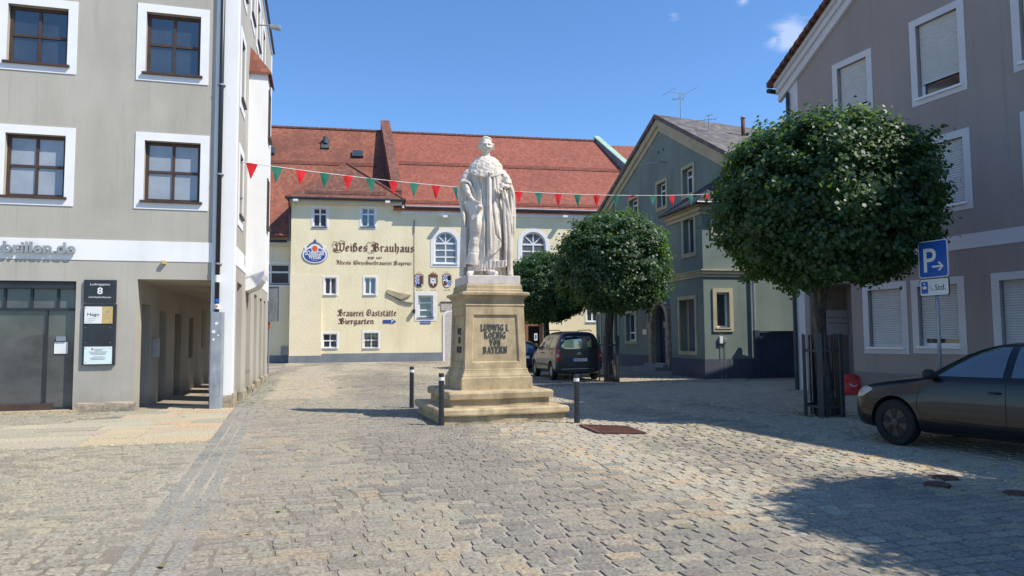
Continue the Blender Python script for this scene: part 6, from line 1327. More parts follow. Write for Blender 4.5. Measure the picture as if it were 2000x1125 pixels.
# ---- bollards
def bollard(p, h, label):
    q = root('bollard', p, label, 'bollard', 'bollards round the monument'); g = MB(); g.lathe(p, [(.055, -.02), (.055, .12), (.050, .125), (.050, h-.02), (.045, h), (.001, h+.004)], 16); g.build('post', MT['dark_metal'], q, smooth=False)
    g = MB(); g.lathe(p, [(.0505, h-.13), (.0525, h-.13), (.0525, h-.07), (.0505, h-.07)], 16); g.build('reflective_band', MT['white_sign'], q); return q
for (bx, by, ty, lb) in ((804, 796, 716, 'dark grey bollard behind the far left corner of the monument steps'), (862, 831, 729, 'dark grey bollard at the front left corner of the monument steps'), (1127, 826, 731, 'dark grey bollard right of the monument steps')):
    p = gr(bx, by); h = at((bx+2) if bx < 1000 else bx-4, ty, p.y).z; bollard(p, h, lb)
# ================================================================== trees
def leafmat(name, stops, trans=(.22, .42, .05)):
    m, t, b = newmat(name); g = t.nodes.new('ShaderNodeNewGeometry'); c = ramp(t, g.outputs['Random Per Island'], stops)
    t.links.new(c, b.inputs['Base Color']); b.inputs['Roughness'].default_value = .5; b.inputs['Specular IOR Level'].default_value = .5
    tr = t.nodes.new('ShaderNodeBsdfTranslucent'); tr.inputs[0].default_value = (*trans, 1); ms = t.nodes.new('ShaderNodeMixShader'); ms.inputs[0].default_value = .28
    t.links.new(b.outputs[0], ms.inputs[1]); t.links.new(tr.outputs[0], ms.inputs[2]); t.links.new(ms.outputs[0], t.nodes['Material Output'].inputs[0]); return m
MT['leaf'] = leafmat('lime_leaves', [(0, (.012, .034, .014)), (.5, (.021, .058, .020)), (.85, (.036, .088, .026)), (1, (.085, .13, .045))])
MT['leaf_far'] = leafmat('lime_leaves_far', [(0, (.015, .040, .018)), (.5, (.026, .066, .027)), (.85, (.045, .10, .040)), (1, (.085, .14, .065))])
def crown_mesh(name, seed, rx, rz, ntw, nper, leaf, m, expo=2.5, flat=.82, inner=6000, rag=.10):
    rng = np.random.default_rng(seed); random.seed(seed)
    def shell(d):
        a = np.abs(d); hx_ = (a[:, 0]**2+a[:, 1]**2)**.5; zz = a[:, 2].copy(); zz[d[:, 2] < 0] /= flat
        return 1/((hx_**expo+zz**expo)**(1/expo))
    def lump(d, s, o): return np.array([noise.noise(Vector((float(x)*s+o, float(y)*s, float(z)*s))) for x, y, z in d])
    d = rng.normal(size=(ntw, 3)); d /= np.linalg.norm(d, axis=1)[:, None]
    r = shell(d)*(1+.13*lump(d, 2.2, seed)+rag*lump(d, 6, seed+9)); r *= 1+np.clip(rng.normal(0, .045, ntw), -.09, .15)
    sh = rng.random(ntw) < .07; r[sh] *= 1+rng.uniform(.03, .13, sh.sum()); cen = d*r[:, None]*np.array([rx, rx, rz]); out = cen/np.linalg.norm(cen, axis=1)[:, None]
    # leaves fan round each twig end, drooping like shingles
    C_ = np.repeat(cen, nper, 0); O_ = np.repeat(out, nper, 0); n = len(C_)
    off = rng.normal(0, 1, (n, 3))*np.array([.10, .10, .06]); back = np.abs(rng.normal(0, .10, n)); P_ = C_+off-O_*back[:, None]
    nrm = O_*.75+rng.normal(0, .42, (n, 3))+np.array([0, 0, .45]); tip = O_*.55+off*3+rng.normal(0, .35, (n, 3))+np.array([0, 0, -.55])
    # inner fill
    d2 = rng.normal(size=(inner, 3)); d2 /= np.linalg.norm(d2, axis=1)[:, None]; r2 = shell(d2)*(1+.13*lump(d2, 2.2, seed))*rng.uniform(.45, .93, inner)
    P2 = d2*r2[:, None]*np.array([rx, rx, rz]); P_ = np.vstack([P_, P2]); nrm = np.vstack([nrm, rng.normal(0, 1, (inner, 3))+d2]); tip = np.vstack([tip, rng.normal(0, 1, (inner, 3))])
    n = len(P_); nrm /= np.linalg.norm(nrm, axis=1)[:, None]; tip -= nrm*(tip*nrm).sum(1)[:, None]; tip /= np.linalg.norm(tip, axis=1)[:, None]; sd = np.cross(nrm, tip)
    L = leaf*rng.uniform(.65, 1.3, n); L[-inner:] *= 1.8; L = L[:, None]; W = L*.46
    v0 = P_-tip*L*.5; v1 = P_-sd*W-tip*L*.12-nrm*L*.07; v2 = P_+sd*W-tip*L*.12-nrm*L*.07; v3 = P_+tip*L*.5-nrm*L*.10; v4 = P_-sd*W*.62+tip*L*.24-nrm*L*.04; v5 = P_+sd*W*.62+tip*L*.24-nrm*L*.04
    V = np.stack([v0, v1, v4, v3, v5, v2], 1).reshape(-1, 3); i = np.arange(n)*6
    Fc = np.concatenate([np.stack([i, i+1, i+2, i+3], 1), np.stack([i, i+3, i+4, i+5], 1)])
    me = bpy.data.meshes.new(name); me.vertices.add(len(V)); me.vertices.foreach_set('co', V.astype('f').ravel()); me.loops.add(Fc.size); me.loops.foreach_set('vertex_index', Fc.ravel().astype('i')); me.polygons.add(len(Fc)); me.polygons.foreach_set('loop_start', np.arange(0, Fc.size, 4).astype('i')); me.polygons.foreach_set('loop_total', np.full(len(Fc), 4, 'i')); me.update(); me.materials.append(m); me.validate(); return me
def tree(base, htrunk, rt, cz, rx, rz, me, label, seed, rot=0, cx=0, cy=0):
    q = root('lime_tree', base, label, 'tree', 'clipped lime trees of the square'); q.rotation_euler = (0, 0, rot); rnd = random.Random(seed)
    o = bpy.data.objects.new('crown', me); col.objects.link(o); o.parent = q; o.location = (cx, cy, cz)
    g = MB(); pts = []; rr = []; n = 14
    rings = []
    for k in range(n+1):
        z = -.03+(htrunk+.6)*k/n; r_ = rt*(1.22-.35*min(1, k/n*1.2)+(.35 if k == 0 else .12 if k == 1 else 0)); cx_ = .05*math.sin(k*.5+seed)
        rings.append([Vector((cx_+math.cos(a)*r_*(1+.14*noise.noise(Vector((math.cos(a)*1.6, math.sin(a)*1.6, z*2.2+seed)))+.05*math.sin(a*5+z)), math.sin(a)*r_*(1+.14*noise.noise(Vector((math.cos(a)*2, math.sin(a)*2, z*2.2+seed+4)))), z)) for a in [2*math.pi*j/20 for j in range(20)]])
    g.loft(rings); g.build('trunk', MT['bark'], q, local=True, smooth=True)
    for k in range(9):
        a = 2*math.pi*k/9+rnd.uniform(-.3, .3); e = rnd.uniform(.2, 1.2); L = rnd.uniform(.5, .75); p0 = Vector((0, 0, htrunk*rnd.uniform(.82, 1.0))); p3 = Vector((math.cos(a)*rx*L*math.cos(e)*1.1, math.sin(a)*rx*L*math.cos(e)*1.1, cz+rz*L*(math.sin(e)-.35))); p1 = p0.lerp(p3, .35)+Vector((0, 0, .12)); p2 = p0.lerp(p3, .7)+Vector((rnd.uniform(-.1, .1), rnd.uniform(-.1, .1), .1))
        g = MB(); g.path([p0, p1, p2, p3], [rt*.42, rt*.34, rt*.22, rt*.08], 7); g.build('limb', MT['bark'], q, local=True, smooth=True)
    return q
b1_ = gr(1611, 812); cm1 = crown_mesh('crown', 3, 1.95, 1.64, 2000, 36, .084, MT['leaf'], expo=2.55, flat=.9)
cx1 = at(1608, 400, b1_.y).x-b1_.x; ct = at(1620, 212, b1_.y-.4).z; cb = at(1620, 584, b1_.y-1).z
tree(b1_, 2.6, .135, (ct+cb)/2+.02, 2.02, 1.66, cm1, 'clipped lime tree nearest the camera, in front of the mauve house', 1, cx=cx1)
b2_ = gr(1191, 745); cm2 = crown_mesh('crown', 11, 1.86, 1.78, 1500, 26, .092, MT['leaf_far'], expo=2.6)
ct = at(1195, 424, b2_.y-.4).z; cb = at(1195, 614, b2_.y-1.5).z; tree(b2_, 2.7, .16, (ct+cb)/2+.02, 1.98, 1.86, cm2, 'clipped lime tree standing between the grey van and the green house', 2, cx=at(1197, 500, b2_.y).x-b2_.x)
b3_ = Vector((1.75, 36.5, 0)); q3 = tree(b3_, 2.7, .15, 3.95, 1.98, 1.9, cm2, 'farthest clipped lime tree, half hidden behind the pedestal', 3, rot=2.1); q3.scale = (1.06, 1.06, 1.0)
q4 = tree(Vector((8.2, 4.75, 0)), 2.6, .14, 4.1, 2.02, 1.66, cm1, 'lime tree right of the camera that shades the lower right paving', 4, rot=1.3)
# iron guards round the trunks
def guard_t(base, h, r_, label, nb=5):
    q = root('tree_guard', base, label, 'tree guard', 'iron tree guards'); c = Vector(base)
    for k in range(nb):
        a = 2*math.pi*(k+.3)/nb; p = c+Vector((math.cos(a)*r_, math.sin(a)*r_, 0)); g = MB(); g.box((p.x, p.y, h/2), (.052, .016, h/2), a+math.pi/2); g.build('upright', MT['dark_metal'], q)
        p2 = c+Vector((math.cos(a+.28)*r_, math.sin(a+.28)*r_, 0)); g = MB(); g.tube(p2, p2+Vector((0, 0, h-.02)), .02, n=6); g.build('rod', MT['dark_metal'], q)
    for z in (.18, h*.78):
        g = MB(); n = 24
        for k in range(n):
            a0, a1 = 2*math.pi*k/n, 2*math.pi*(k+1)/n; g.solid([c+Vector((math.cos(a)*rr_, math.sin(a)*rr_, zz)) for a, rr_, zz in ((a0, r_-.014, z), (a0, r_-.005, z), (a0, r_-.005, z+.05), (a0, r_-.014, z+.05))], [c+Vector((math.cos(a)*rr_, math.sin(a)*rr_, zz)) for a, rr_, zz in ((a1, r_-.014, z), (a1, r_-.005, z), (a1, r_-.005, z+.05), (a1, r_-.014, z+.05))], )
        g.build('hoop', MT['dark_metal'], q)
guard_t(b1_, 1.62, .36, 'black iron guard round the trunk of the nearest lime tree'); guard_t(b2_, 1.62, .36, 'black iron guard round the trunk beside the grey van')
# ================================================================== vehicles
def carpaint(name, c): m = mat(name, c, .32, .03, 2, 0, metal=.25, spec=.5, coat=.4); return m
MT['paint_grey'] = carpaint('dark_grey_car_paint', (.006, .007, .009)); MT['paint_van'] = carpaint('grey_blue_van_paint', (.045, .047, .053)); MT['paint_blue'] = carpaint('dark_blue_car_paint', (.02, .035, .07))
MT['rubber'] = mat('tyre_rubber', (.018, .018, .019), .85, .1, 5, .1); MT['plastic'] = mat('black_plastic_trim', (.022, .023, .025), .55, .1, 5, 0); MT['rim'] = mat('alloy_rim', (.42, .43, .44), .35, .1, 4, 0, metal=.8, spec=.5); MT['rim_dark'] = mat('dark_alloy_rim', (.05, .05, .055), .35, .1, 4, 0, metal=.6)
MT['car_glass'] = glassmat('car_glass', (.035, .042, .042), ior=2.7); MT['headlamp'] = glassmat('headlamp_glass', (.36, .36, .30), ior=1.6); MT['tail_red'] = glassmat('red_tail_lamp', (.42, .012, .018), ior=1.6); MT['tail_white'] = glassmat('white_tail_lamp', (.5, .45, .42), ior=1.6); MT['chrome'] = mat('bright_metal', (.6, .6, .6), .2, .05, 3, 0, metal=1)
MT['daylight_glass'] = glassmat('painted_daylight_glass', (.30, .36, .16), ior=1.6)  # opaque pale green standing in for daylight through the van cabin
def vehicle(name, label, loc, heading, st, paint, wb, wr, ww, rim, rimm, group=None, wy_=.76):
    """st: stations (x, [(y, z) x9]) front to back, x forwards from the front axle"""
    q = root(name, loc, label, 'car' if name != 'van' else 'van', group, rz=math.atan2(heading[1], heading[0]))
    g = MB(); rings = []
    for x, pr in st: rings.append([Vector((x, y, z)) for y, z in pr]+[Vector((x, -y, z)) for y, z in pr[-2:0:-1]])
    g.loft(rings); me = bpy.data.meshes.new('b'); me.from_pydata([tuple(v) for v in g.v], [], g.f); bm_ = bmesh.new(); bm_.from_mesh(me); bmesh.ops.recalc_face_normals(bm_, faces=bm_.faces)
    bm_.to_mesh(me); bm_.free(); me.materials.append(paint); me.materials.append(MT['plastic'])
    o = bpy.data.objects.new('b', me); col.objects.link(o); s = o.modifiers.new('s', 'SUBSURF'); s.levels = 3; s.render_levels = 3
    cut = MB()
    for x in (0, -wb):
        n = 40; cut.solid([Vector((x+wr*1.17*math.cos(a), 1.3, wr+wr*1.17*math.sin(a))) for a in [2*math.pi*k/n for k in range(n)]], [Vector((x+wr*1.17*math.cos(a), -1.3, wr+wr*1.17*math.sin(a))) for a in [2*math.pi*k/n for k in range(n)]])
    co2 = cut.build('cut', MT['plastic']); bo = o.modifiers.new('c', 'BOOLEAN'); bo.operation = 'DIFFERENCE'; bo.object = co2; bo.solver = 'EXACT'
    dg = bpy.context.evaluated_depsgraph_get(); m2 = bpy.data.meshes.new_from_object(o.evaluated_get(dg)); bpy.data.objects.remove(o); bpy.data.objects.remove(co2); m2.name = 'body'; m2.materials.clear(); m2.materials.append(paint); m2.materials.append(MT['plastic'])
    # inner faces of the wheel arches and the underside are black
    for p in m2.polygons:
        c = p.center; ar = any(abs(math.hypot(c.x-x, c.z-wr)-wr*1.17) < .012 for x in (0, -wb)) and abs(p.normal.y) < .5
        p.material_index = 1 if ar or c.z < .24 else 0; p.use_smooth = not ar
    body = bpy.data.objects.new('body', m2); col.objects.link(body); body.parent = q
    em = body.modifiers.new('e', 'EDGE_SPLIT'); em.split_angle = R(50)
    bv = BVHTree.FromPolygons([v.co.copy() for v in m2.vertices], [tuple(p.vertices) for p in m2.polygons])
    # wheels
    for x in (0, -wb):
        for sy in (-1, 1):
            prof = [(wr*.62, -ww/2), (wr*.93, -ww/2), (wr*.985, -ww*.38), (wr, -ww*.2), (wr, ww*.2), (wr*.985, ww*.38), (wr*.93, ww/2), (wr*.62, ww/2)]; n = 36; w_ = MB()
            w_.loft([[Vector((x+r_*math.cos(a), sy*wy_+d, wr+r_*math.sin(a))) for a in [2*math.pi*k/n for k in range(n)]] for r_, d in prof], caps=False); wo = w_.build('wheel', MT['rubber'], q, local=True)
            w_ = MB(); w_.loft([[Vector((x+r_*math.cos(a), sy*(wy_+d), wr+r_*math.sin(a))) for a in [2*math.pi*k/n for k in range(n)]] for r_, d in ((wr*.68, ww*.40), (wr*.62, ww*.44), (wr*.60, ww*.2), (wr*.60, 0))]); w_.build('rim', MT[rimm] if rim == 0 else MT['plastic'], wo, local=True)
            w_ = MB(); ns = 5
            for k in range(ns):
                a = 2*math.pi*k/ns+.3; e = Vector((math.cos(a), 0, math.sin(a))); t_ = Vector((-math.sin(a), 0, math.cos(a))); c = Vector((x, sy*(wy_+ww*.40), wr)); h_ = Vector((0, sy*.03, 0))
                for s2 in (-.32, .32) if rim == 0 else (-.1, .1):
                    e2 = (e+t_*s2*.55).normalized(); t2 = Vector((-e2.z, 0, e2.x))
                    w_.solid([c+t2*.02, c-t2*.02, c+e2*wr*.63-t2*.024, c+e2*wr*.63+t2*.024], [c+t2*.02-h_, c-t2*.02-h_, c+e2*wr*.63-t2*.024-h_, c+e2*wr*.63+t2*.024-h_])
            w_.lathe((0, 0, 0), [(.001, 0)]*2, 3) if False else None
            w_.build('spokes', MT[rimm], wo, local=True)
            w_ = MB(); w_.loft([[Vector((x+r_*math.cos(a), sy*(wy_+d), wr+r_*math.sin(a))) for a in [2*math.pi*k/16 for k in range(16)]] for r_, d in ((.06, ww*.36), (.055, ww*.45), (.03, ww*.46))]); w_.build('hub_cap', MT[rimm], wo, local=True)
    return q, body, bv
def cast(bv, axis, a, z, side):
    """axis 'y': side view (a = x); axis 'x': end view (a = y)"""
    if axis == 'y': o_, d = Vector((a, side*3, z)), Vector((0, -side, 0))
    else: o_, d = Vector((side*8, a, z)), Vector((-side, 0, 0))
    h = bv.ray_cast(o_, d); return (h[0], h[1] if h[1].dot(d) < 0 else -h[1]) if h[0] else (None, None)
def patch(q, bv, axis, side, lo, hi, m, name, off=.004, nc=22, nr=8, label=None):
    """surface patch between a lower and an upper polyline (a, z), laid on the body"""
    def ev(pl, a):
        for p, r in zip(pl, pl[1:]):
            if a <= r[0]+1e-6: return p[1]+(r[1]-p[1])*(a-p[0])/(r[0]-p[0])
        return pl[-1][1]
    a0, a1 = lo[0][0], lo[-1][0]; g = MB(); rows = []
    for i in range(nc+1):
        a = a0+(a1-a0)*i/nc; zl, zh = ev(lo, a), ev(hi, a); c = []
        for j in range(nr+1):
            p, n_ = cast(bv, axis, a, zl+(zh-zl)*j/nr, side); c.append(None if p is None else p+n_*off)
        rows.append(c)
    for i in range(nc):
        for j in range(nr):
            f = [rows[i][j], rows[i+1][j], rows[i+1][j+1], rows[i][j+1]]
            if all(p is not None for p in f) and max((f[k]-f[k-1]).length for k in range(4)) < .35: g.face(f)
    if not g.f: return None
    o = g.build(name, m, q, local=True, smooth=True); 
    if label: o['label'] = label
    return o
def seam(q, bv, axis, side, pts, wd, m, name='panel_gap', off=.003):
    g = MB(); P_ = []
    for a, b_ in zip(pts, pts[1:]):
        n = max(2, int(math.hypot(b_[0]-a[0], b_[1]-a[1])/.06)); P_ += [(a[0]+(b_[0]-a[0])*k/n, a[1]+(b_[1]-a[1])*k/n) for k in range(n)]
    P_.append(pts[-1]); rows = []
    for i, p in enumerate(P_):
        t_ = Vector((P_[min(i+1, len(P_)-1)][0]-P_[max(i-1, 0)][0], P_[min(i+1, len(P_)-1)][1]-P_[max(i-1, 0)][1])).normalized(); n_ = Vector((-t_.y, t_.x))*wd/2
        r = []
        for s in (-1, 1):
            h, nn = cast(bv, axis, p[0]+n_.x*s, p[1]+n_.y*s, side); r.append(None if h is None else h+nn*off)
        rows.append(r)
    for a, b_ in zip(rows, rows[1:]):
        if None not in a and None not in b_ and (a[0]-b_[0]).length < .3: g.face([a[0], b_[0], b_[1], a[1]])
    if g.f: g.build(name, m, q, local=True)
def cs(ym, zb, zbelt, ys, yr, zr, zs=None):      # cabin cross-section
    return [(0, zb), (ym*.86, zb), (ym*.985, zb+.12), (ym, .52), (ym*.99, .74), (ys, zbelt-.03), (ys-.03, zbelt+.02), (yr, zr-.07), (yr*.72, zr-.01), (0, zr+.01)]
def hs_(ym, zb, zh, k=1): return [(0, zb), (ym*.86, zb), (ym*.98, zb+.10), (ym, zb+(zh-zb)*.45), (ym*.985, zb+(zh-zb)*.7), (ym*.93, zh-.07), (ym*.85, zh-.03), (ym*.62, zh), (ym*.35, zh+.012), (0, zh+.015)]
HB = [(.80, hs_(.34, .30, .62)), (.785, hs_(.58, .26, .70)), (.70, hs_(.75, .21, .77)), (.56, hs_(.84, .19, .82)), (.33, hs_(.875, .18, .87)), (0, hs_(.89, .18, .92)), (-.16, hs_(.893, .18, .94)), (-.32, hs_(.895, .18, .965)),
      (-.50, cs(.895, .18, .94, .86, .70, 1.08)), (-.82, cs(.897, .18, .945, .862, .645, 1.27)), (-1.18, cs(.898, .18, .95, .865, .60, 1.405)), (-1.6, cs(.90, .18, .955, .868, .595, 1.43)), (-2.2, cs(.90, .18, .965, .868, .585, 1.43)), (-2.7, cs(.897, .18, .98, .862, .565, 1.39)), (-2.98, cs(.89, .2, 1.0, .85, .545, 1.33)), (-3.2, cs(.875, .22, 1.0, .83, .57, 1.15)), (-3.36, cs(.86, .25, .98, .81, .60, 1.0)), (-3.42, hs_(.80, .28, .92)), (-3.46, hs_(.65, .32, .80))]
def hatch(label, loc, hd, paint, group=None, rimm='rim_dark'):
    q, body, bv = vehicle('parked_car', label, loc, hd, HB, paint, 2.6, .315, .2, 0, rimm, group, wy_=.775)
    for s in (1, -1):
        patch(q, bv, 'y', s, [(-1.48, .985), (-.58, .975)], [(-1.48, 1.36), (-1.28, 1.35), (-.98, 1.25), (-.58, 1.01)], MT['car_glass'], 'side_window')
        patch(q, bv, 'y', s, [(-2.42, 1.0), (-1.58, .99)], [(-2.42, 1.32), (-2.1, 1.35), (-1.58, 1.36)], MT['car_glass'], 'side_window')
        patch(q, bv, 'y', s, [(-2.92, 1.08), (-2.50, 1.01)], [(-2.92, 1.14), (-2.76, 1.25), (-2.50, 1.305)], MT['car_glass'], 'quarter_window', nc=8)
        patch(q, bv, 'y', s, [(.36, .74), (.52, .64), (.72, .62)], [(.36, .765), (.52, .79), (.72, .73)], MT['headlamp'], 'headlight', nc=10); patch(q, bv, 'y', s, [(-3.38, .72), (-3.1, .76)], [(-3.38, .92), (-3.1, .90)], MT['tail_red'], 'tail_lamp', nc=10)
        seam(q, bv, 'y', s, [(-.44, .32), (-.36, .6), (-.40, .94)], .008, MT['plastic']); seam(q, bv, 'y', s, [(-1.53, .30), (-1.53, .95)], .008, MT['plastic']); seam(q, bv, 'y', s, [(-2.66, .93), (-2.60, .66), (-2.28, .36)], .008, MT['plastic']); seam(q, bv, 'y', s, [(-.42, .30), (-2.28, .30)], .008, MT['plastic']); seam(q, bv, 'y', s, [(-.48, .97), (-.95, 1.27), (-1.3, 1.385), (-2.3, 1.38), (-2.8, 1.29)], .02, MT['plastic'], 'window_trim')
        seam(q, bv, 'y', s, [(-.55, .40), (-1.4, .385), (-2.2, .40)], .03, paint, 'sill_crease', off=.012); seam(q, bv, 'y', s, [(.2, .72), (-.5, .76), (-1.7, .775), (-3.0, .80)], .012, paint, 'shoulder_crease', off=.008)
        for hx_ in (-1.40, -2.32):
            p, n_ = cast(bv, 'y', hx_, .80, s); g = MB(); g.ball(p+n_*.02, .085, 6, sc=(1, .25, .22)); g.build('handle', MT['plastic'], q, local=True, smooth=True)
        p, n_ = cast(bv, 'y', -.60, .97, s); g = MB(); c = p+Vector((.02, s*.12, .03)); g.ball(c, .11, 8, sc=(.62, 1.0, .66)); g.path([p-n_*.02, p+Vector((0, s*.06, .0)), c], [.03, .025, .02], 6); g.build('wing_mirror', MT['plastic'], q, local=True, smooth=True)
    patch(q, bv, 'x', 1, [(-.62, .99), (0, .985), (.62, .99)], [(-.58, 1.33), (0, 1.37), (.58, 1.33)], MT['car_glass'], 'windscreen'); patch(q, bv, 'x', -1, [(-.55, 1.06), (.55, 1.06)], [(-.5, 1.30), (.5, 1.30)], MT['car_glass'], 'rear_window')
    patch(q, bv, 'x', 1, [(-.42, .30), (.42, .30)], [(-.48, .44), (.48, .44)], MT['plastic'], 'grille'); patch(q, bv, 'x', 1, [(-.26, .46), (.26, .46)], [(-.26, .57), (.26, .57)], MT['white_sign'], 'number_plate', off=.012); patch(q, bv, 'x', -1, [(-.26, .62), (.26, .62)], [(-.26, .73), (.26, .73)], MT['white_sign'], 'number_plate', off=.012)
    return q
fw = gr(1754, 869); hd = Vector((-.47, .883, 0)).normalized(); rt_ = Vector((hd.y, -hd.x, 0))
ncar = hatch('dark grey parked hatchback with black wheels under the parking sign', fw+rt_*.80, hd, MT['paint_grey']); ncar.scale = (1, 1, 1.045)
hd2 = Vector((-.19, .98, 0)).normalized(); rt2 = Vector((hd2.y, -hd2.x, 0))
# van: rear left tyre stands at this spot
VN = [(.92, hs_(.40, .34, .66)), (.89, hs_(.62, .28, .78)), (.80, hs_(.80, .24, .88)), (.55, hs_(.875, .22, .96)), (.2, hs_(.90, .22, 1.04)), (-.15, hs_(.905, .22, 1.10)),
      (-.35, cs(.905, .22, 1.10, .875, .74, 1.24)), (-.75, cs(.905, .22, 1.11, .88, .68, 1.56)), (-1.05, cs(.905, .22, 1.12, .88, .665, 1.73)), (-1.6, cs(.905, .22, 1.13, .88, .665, 1.79)), (-2.4, cs(.905, .22, 1.14, .88, .66, 1.80)), (-3.1, cs(.90, .22, 1.16, .875, .655, 1.785)), (-3.34, cs(.89, .24, 1.17, .865, .65, 1.76)), (-3.42, cs(.885, .26, 1.14, .85, .66, 1.70)), (-3.46, cs(.86, .30, 1.08, .82, .64, 1.60)), (-3.475, [(0, .36), (.66, .36), (.78, .42), (.80, .55), (.79, .74), (.77, 1.0), (.74, 1.1), (.60, 1.46), (.42, 1.5), (0, 1.51)])]
rl = gr(1079, 742); loc = rl+hd2*2.73+rt2*.82
q, body, bv = vehicle('van', 'dark grey family van with red tail lamps parked beside the pedestal', loc, hd2, VN, MT['paint_van'], 2.73, .33, .2, 0, 'rim', None, wy_=.785)
for s in (1, -1):
    patch(q, bv, 'y', s, [(-1.42, 1.17), (-.55, 1.16)], [(-1.42, 1.62), (-1.05, 1.60), (-.55, 1.22)], MT['car_glass'], 'side_window'); patch(q, bv, 'y', s, [(-2.36, 1.18), (-1.52, 1.175)], [(-2.36, 1.64), (-1.52, 1.635)], MT['car_glass'], 'side_window'); patch(q, bv, 'y', s, [(-3.18, 1.26), (-2.95, 1.2), (-2.46, 1.19)], [(-3.18, 1.55), (-3.05, 1.63), (-2.46, 1.64)], MT['car_glass'], 'side_window')
    for ln in ([(-.45, .35), (-.42, .7), (-.5, 1.14)], [(-1.47, .32), (-1.47, 1.66)], [(-2.40, 1.66), (-2.40, .72), (-2.25, .36)], [(-.45, .34), (-2.25, .34)], [(-1.5, 1.70), (-3.1, 1.70)]): seam(q, bv, 'y', s, ln, .010, MT['plastic'])
    seam(q, bv, 'y', s, [(-.5, .55), (-2.3, .55)], .07, MT['plastic'], 'rubbing_strip', off=.012); seam(q, bv, 'y', s, [(-2.45, 1.13), (-3.25, 1.14)], .03, MT['plastic'], 'slide_rail', off=.006)
    for hx_ in (-1.36, -1.62): p, n_ = cast(bv, 'y', hx_, .98, s); g = MB(); g.ball(p+n_*.02, .08, 6, sc=(1, .25, .25)); g.build('handle', MT['plastic'], q, local=True, smooth=True)
    p, n_ = cast(bv, 'y', -.62, 1.18, s); g = MB(); c = p+Vector((.02, s*.14, .05)); g.ball(c, .13, 8, sc=(.6, .85, .95)); g.path([p-n_*.02, c], [.035, .03], 6); g.build('wing_mirror', MT['plastic'], q, local=True, smooth=True)
    a0, a1 = (.70, .87) if s == 1 else (-.87, -.70)
    patch(q, bv, 'y', s, [(-3.46, .72), (-3.30, .74)], [(-3.46, 1.12), (-3.30, 1.24)], MT['tail_red'], 'tail_lamp', off=.010, nc=8)
    patch(q, bv, 'x', -1, [(a0, .72), (a1, .72)], [(a0, 1.10 if s == 1 else 1.22), (a1, 1.22 if s == 1 else 1.10)], MT['tail_red'], 'tail_lamp', off=.012, nc=8); patch(q, bv, 'x', -1, [(a0+.03, .86), (a1-.03, .86)], [(a0+.03, .96), (a1-.03, .96)], MT['tail_white'], 'reversing_lamp', off=.016, nc=5)
rwin = patch(q, bv, 'x', -1, [(-.66, 1.22), (-.5, 1.15), (.5, 1.15), (.66, 1.22)], [(-.58, 1.50), (-.45, 1.60), (.45, 1.60), (.58, 1.50)], MT['car_glass'], 'rear_window', off=.006)
# daylight between seats and head rests, painted as opaque pale patches on the glass
for lo_, hi_ in (([(.20, 1.20), (.34, 1.19), (.56, 1.20)], [(.20, 1.47), (.34, 1.48), (.56, 1.47)]), ([(-.10, 1.23), (.02, 1.23)], [(-.10, 1.40), (.02, 1.47)]), ([(-.46, 1.21), (-.30, 1.21)], [(-.46, 1.50), (-.30, 1.42)])): patch(q, bv, 'x', -1, lo_, hi_, MT['daylight_glass'], 'daylight_patch', off=.009, nc=8)
seam(q, bv, 'x', -1, [(-.78, 1.08), (-.5, 1.04), (.5, 1.04), (.78, 1.08)], .010, MT['plastic']); seam(q, bv, 'x', -1, [(-.80, .50), (.80, .50)], .016, MT['plastic']); seam(q, bv, 'x', -1, [(-.66, .42), (0, .44), (.66, .42)], .025, MT['chrome'], 'bumper_edge', off=.012)
pl_ = patch(q, bv, 'x', -1, [(-.30, .70), (.26, .70)], [(-.30, .81), (.26, .81)], MT['white_sign'], 'number_plate', off=.012); patch(q, bv, 'x', -1, [(.20, .70), (.26, .70)], [(.20, .81), (.26, .81)], MT['blue_sign'], 'country_band', off=.016, nc=3)
class VF(Frame):
    def __init__(s): pass
    def p(s, u, z, d=0): h, n_ = cast(bv, 'x', -u, z, -1); h = h if h else Vector((-3.47, -u, z)); return Vector((h.x-d, -u, z))
def ltext(s, u, z, h, m, name, par, width, d):
    o = text(VF(), s, u, z, h, m, 'tmp', None, width=width, d=d, ext=.003); o.name = name; o.data.name = name; o.parent = par
ltext('KEH KB 17', .035, .725, .062, MT['txt_black'], 'lettering', q, .40, .018)
g = MB()
for k in (0, 1): g.solid([Vector((-3.49, y, z)) for y, z in ((-.09, .93+.05*k), (0, .99+.05*k), (.09, .93+.05*k), (.075, .93+.05*k), (0, .975+.05*k), (-.075, .93+.05*k))], [Vector((-3.46, y, z)) for y, z in ((-.09, .93+.05*k), (0, .99+.05*k), (.09, .93+.05*k), (.075, .93+.05*k), (0, .975+.05*k), (-.075, .93+.05*k))])
g.build('badge', MT['chrome'], q, local=True)
g = MB(); [g.path([(-1.2, s*.60, 1.80), (-1.4, s*.60, 1.84), (-2.9, s*.60, 1.835), (-3.1, s*.60, 1.79)], .016, 6) for s in (1,)]; g.build('roof_rail', MT['plastic'], q, local=True)
g = MB(); g.path([(-1.2, -.60, 1.80), (-1.4, -.60, 1.84), (-2.9, -.60, 1.835), (-3.1, -.60, 1.79)], .016, 6); g.build('roof_rail', MT['plastic'], q, local=True)
hatch('dark blue car mostly hidden behind the pedestal, left of the grey van', Vector((.1, 36.1, 0)), Vector((-.12, 1, 0)).normalized(), MT['paint_blue'], rimm='rim')
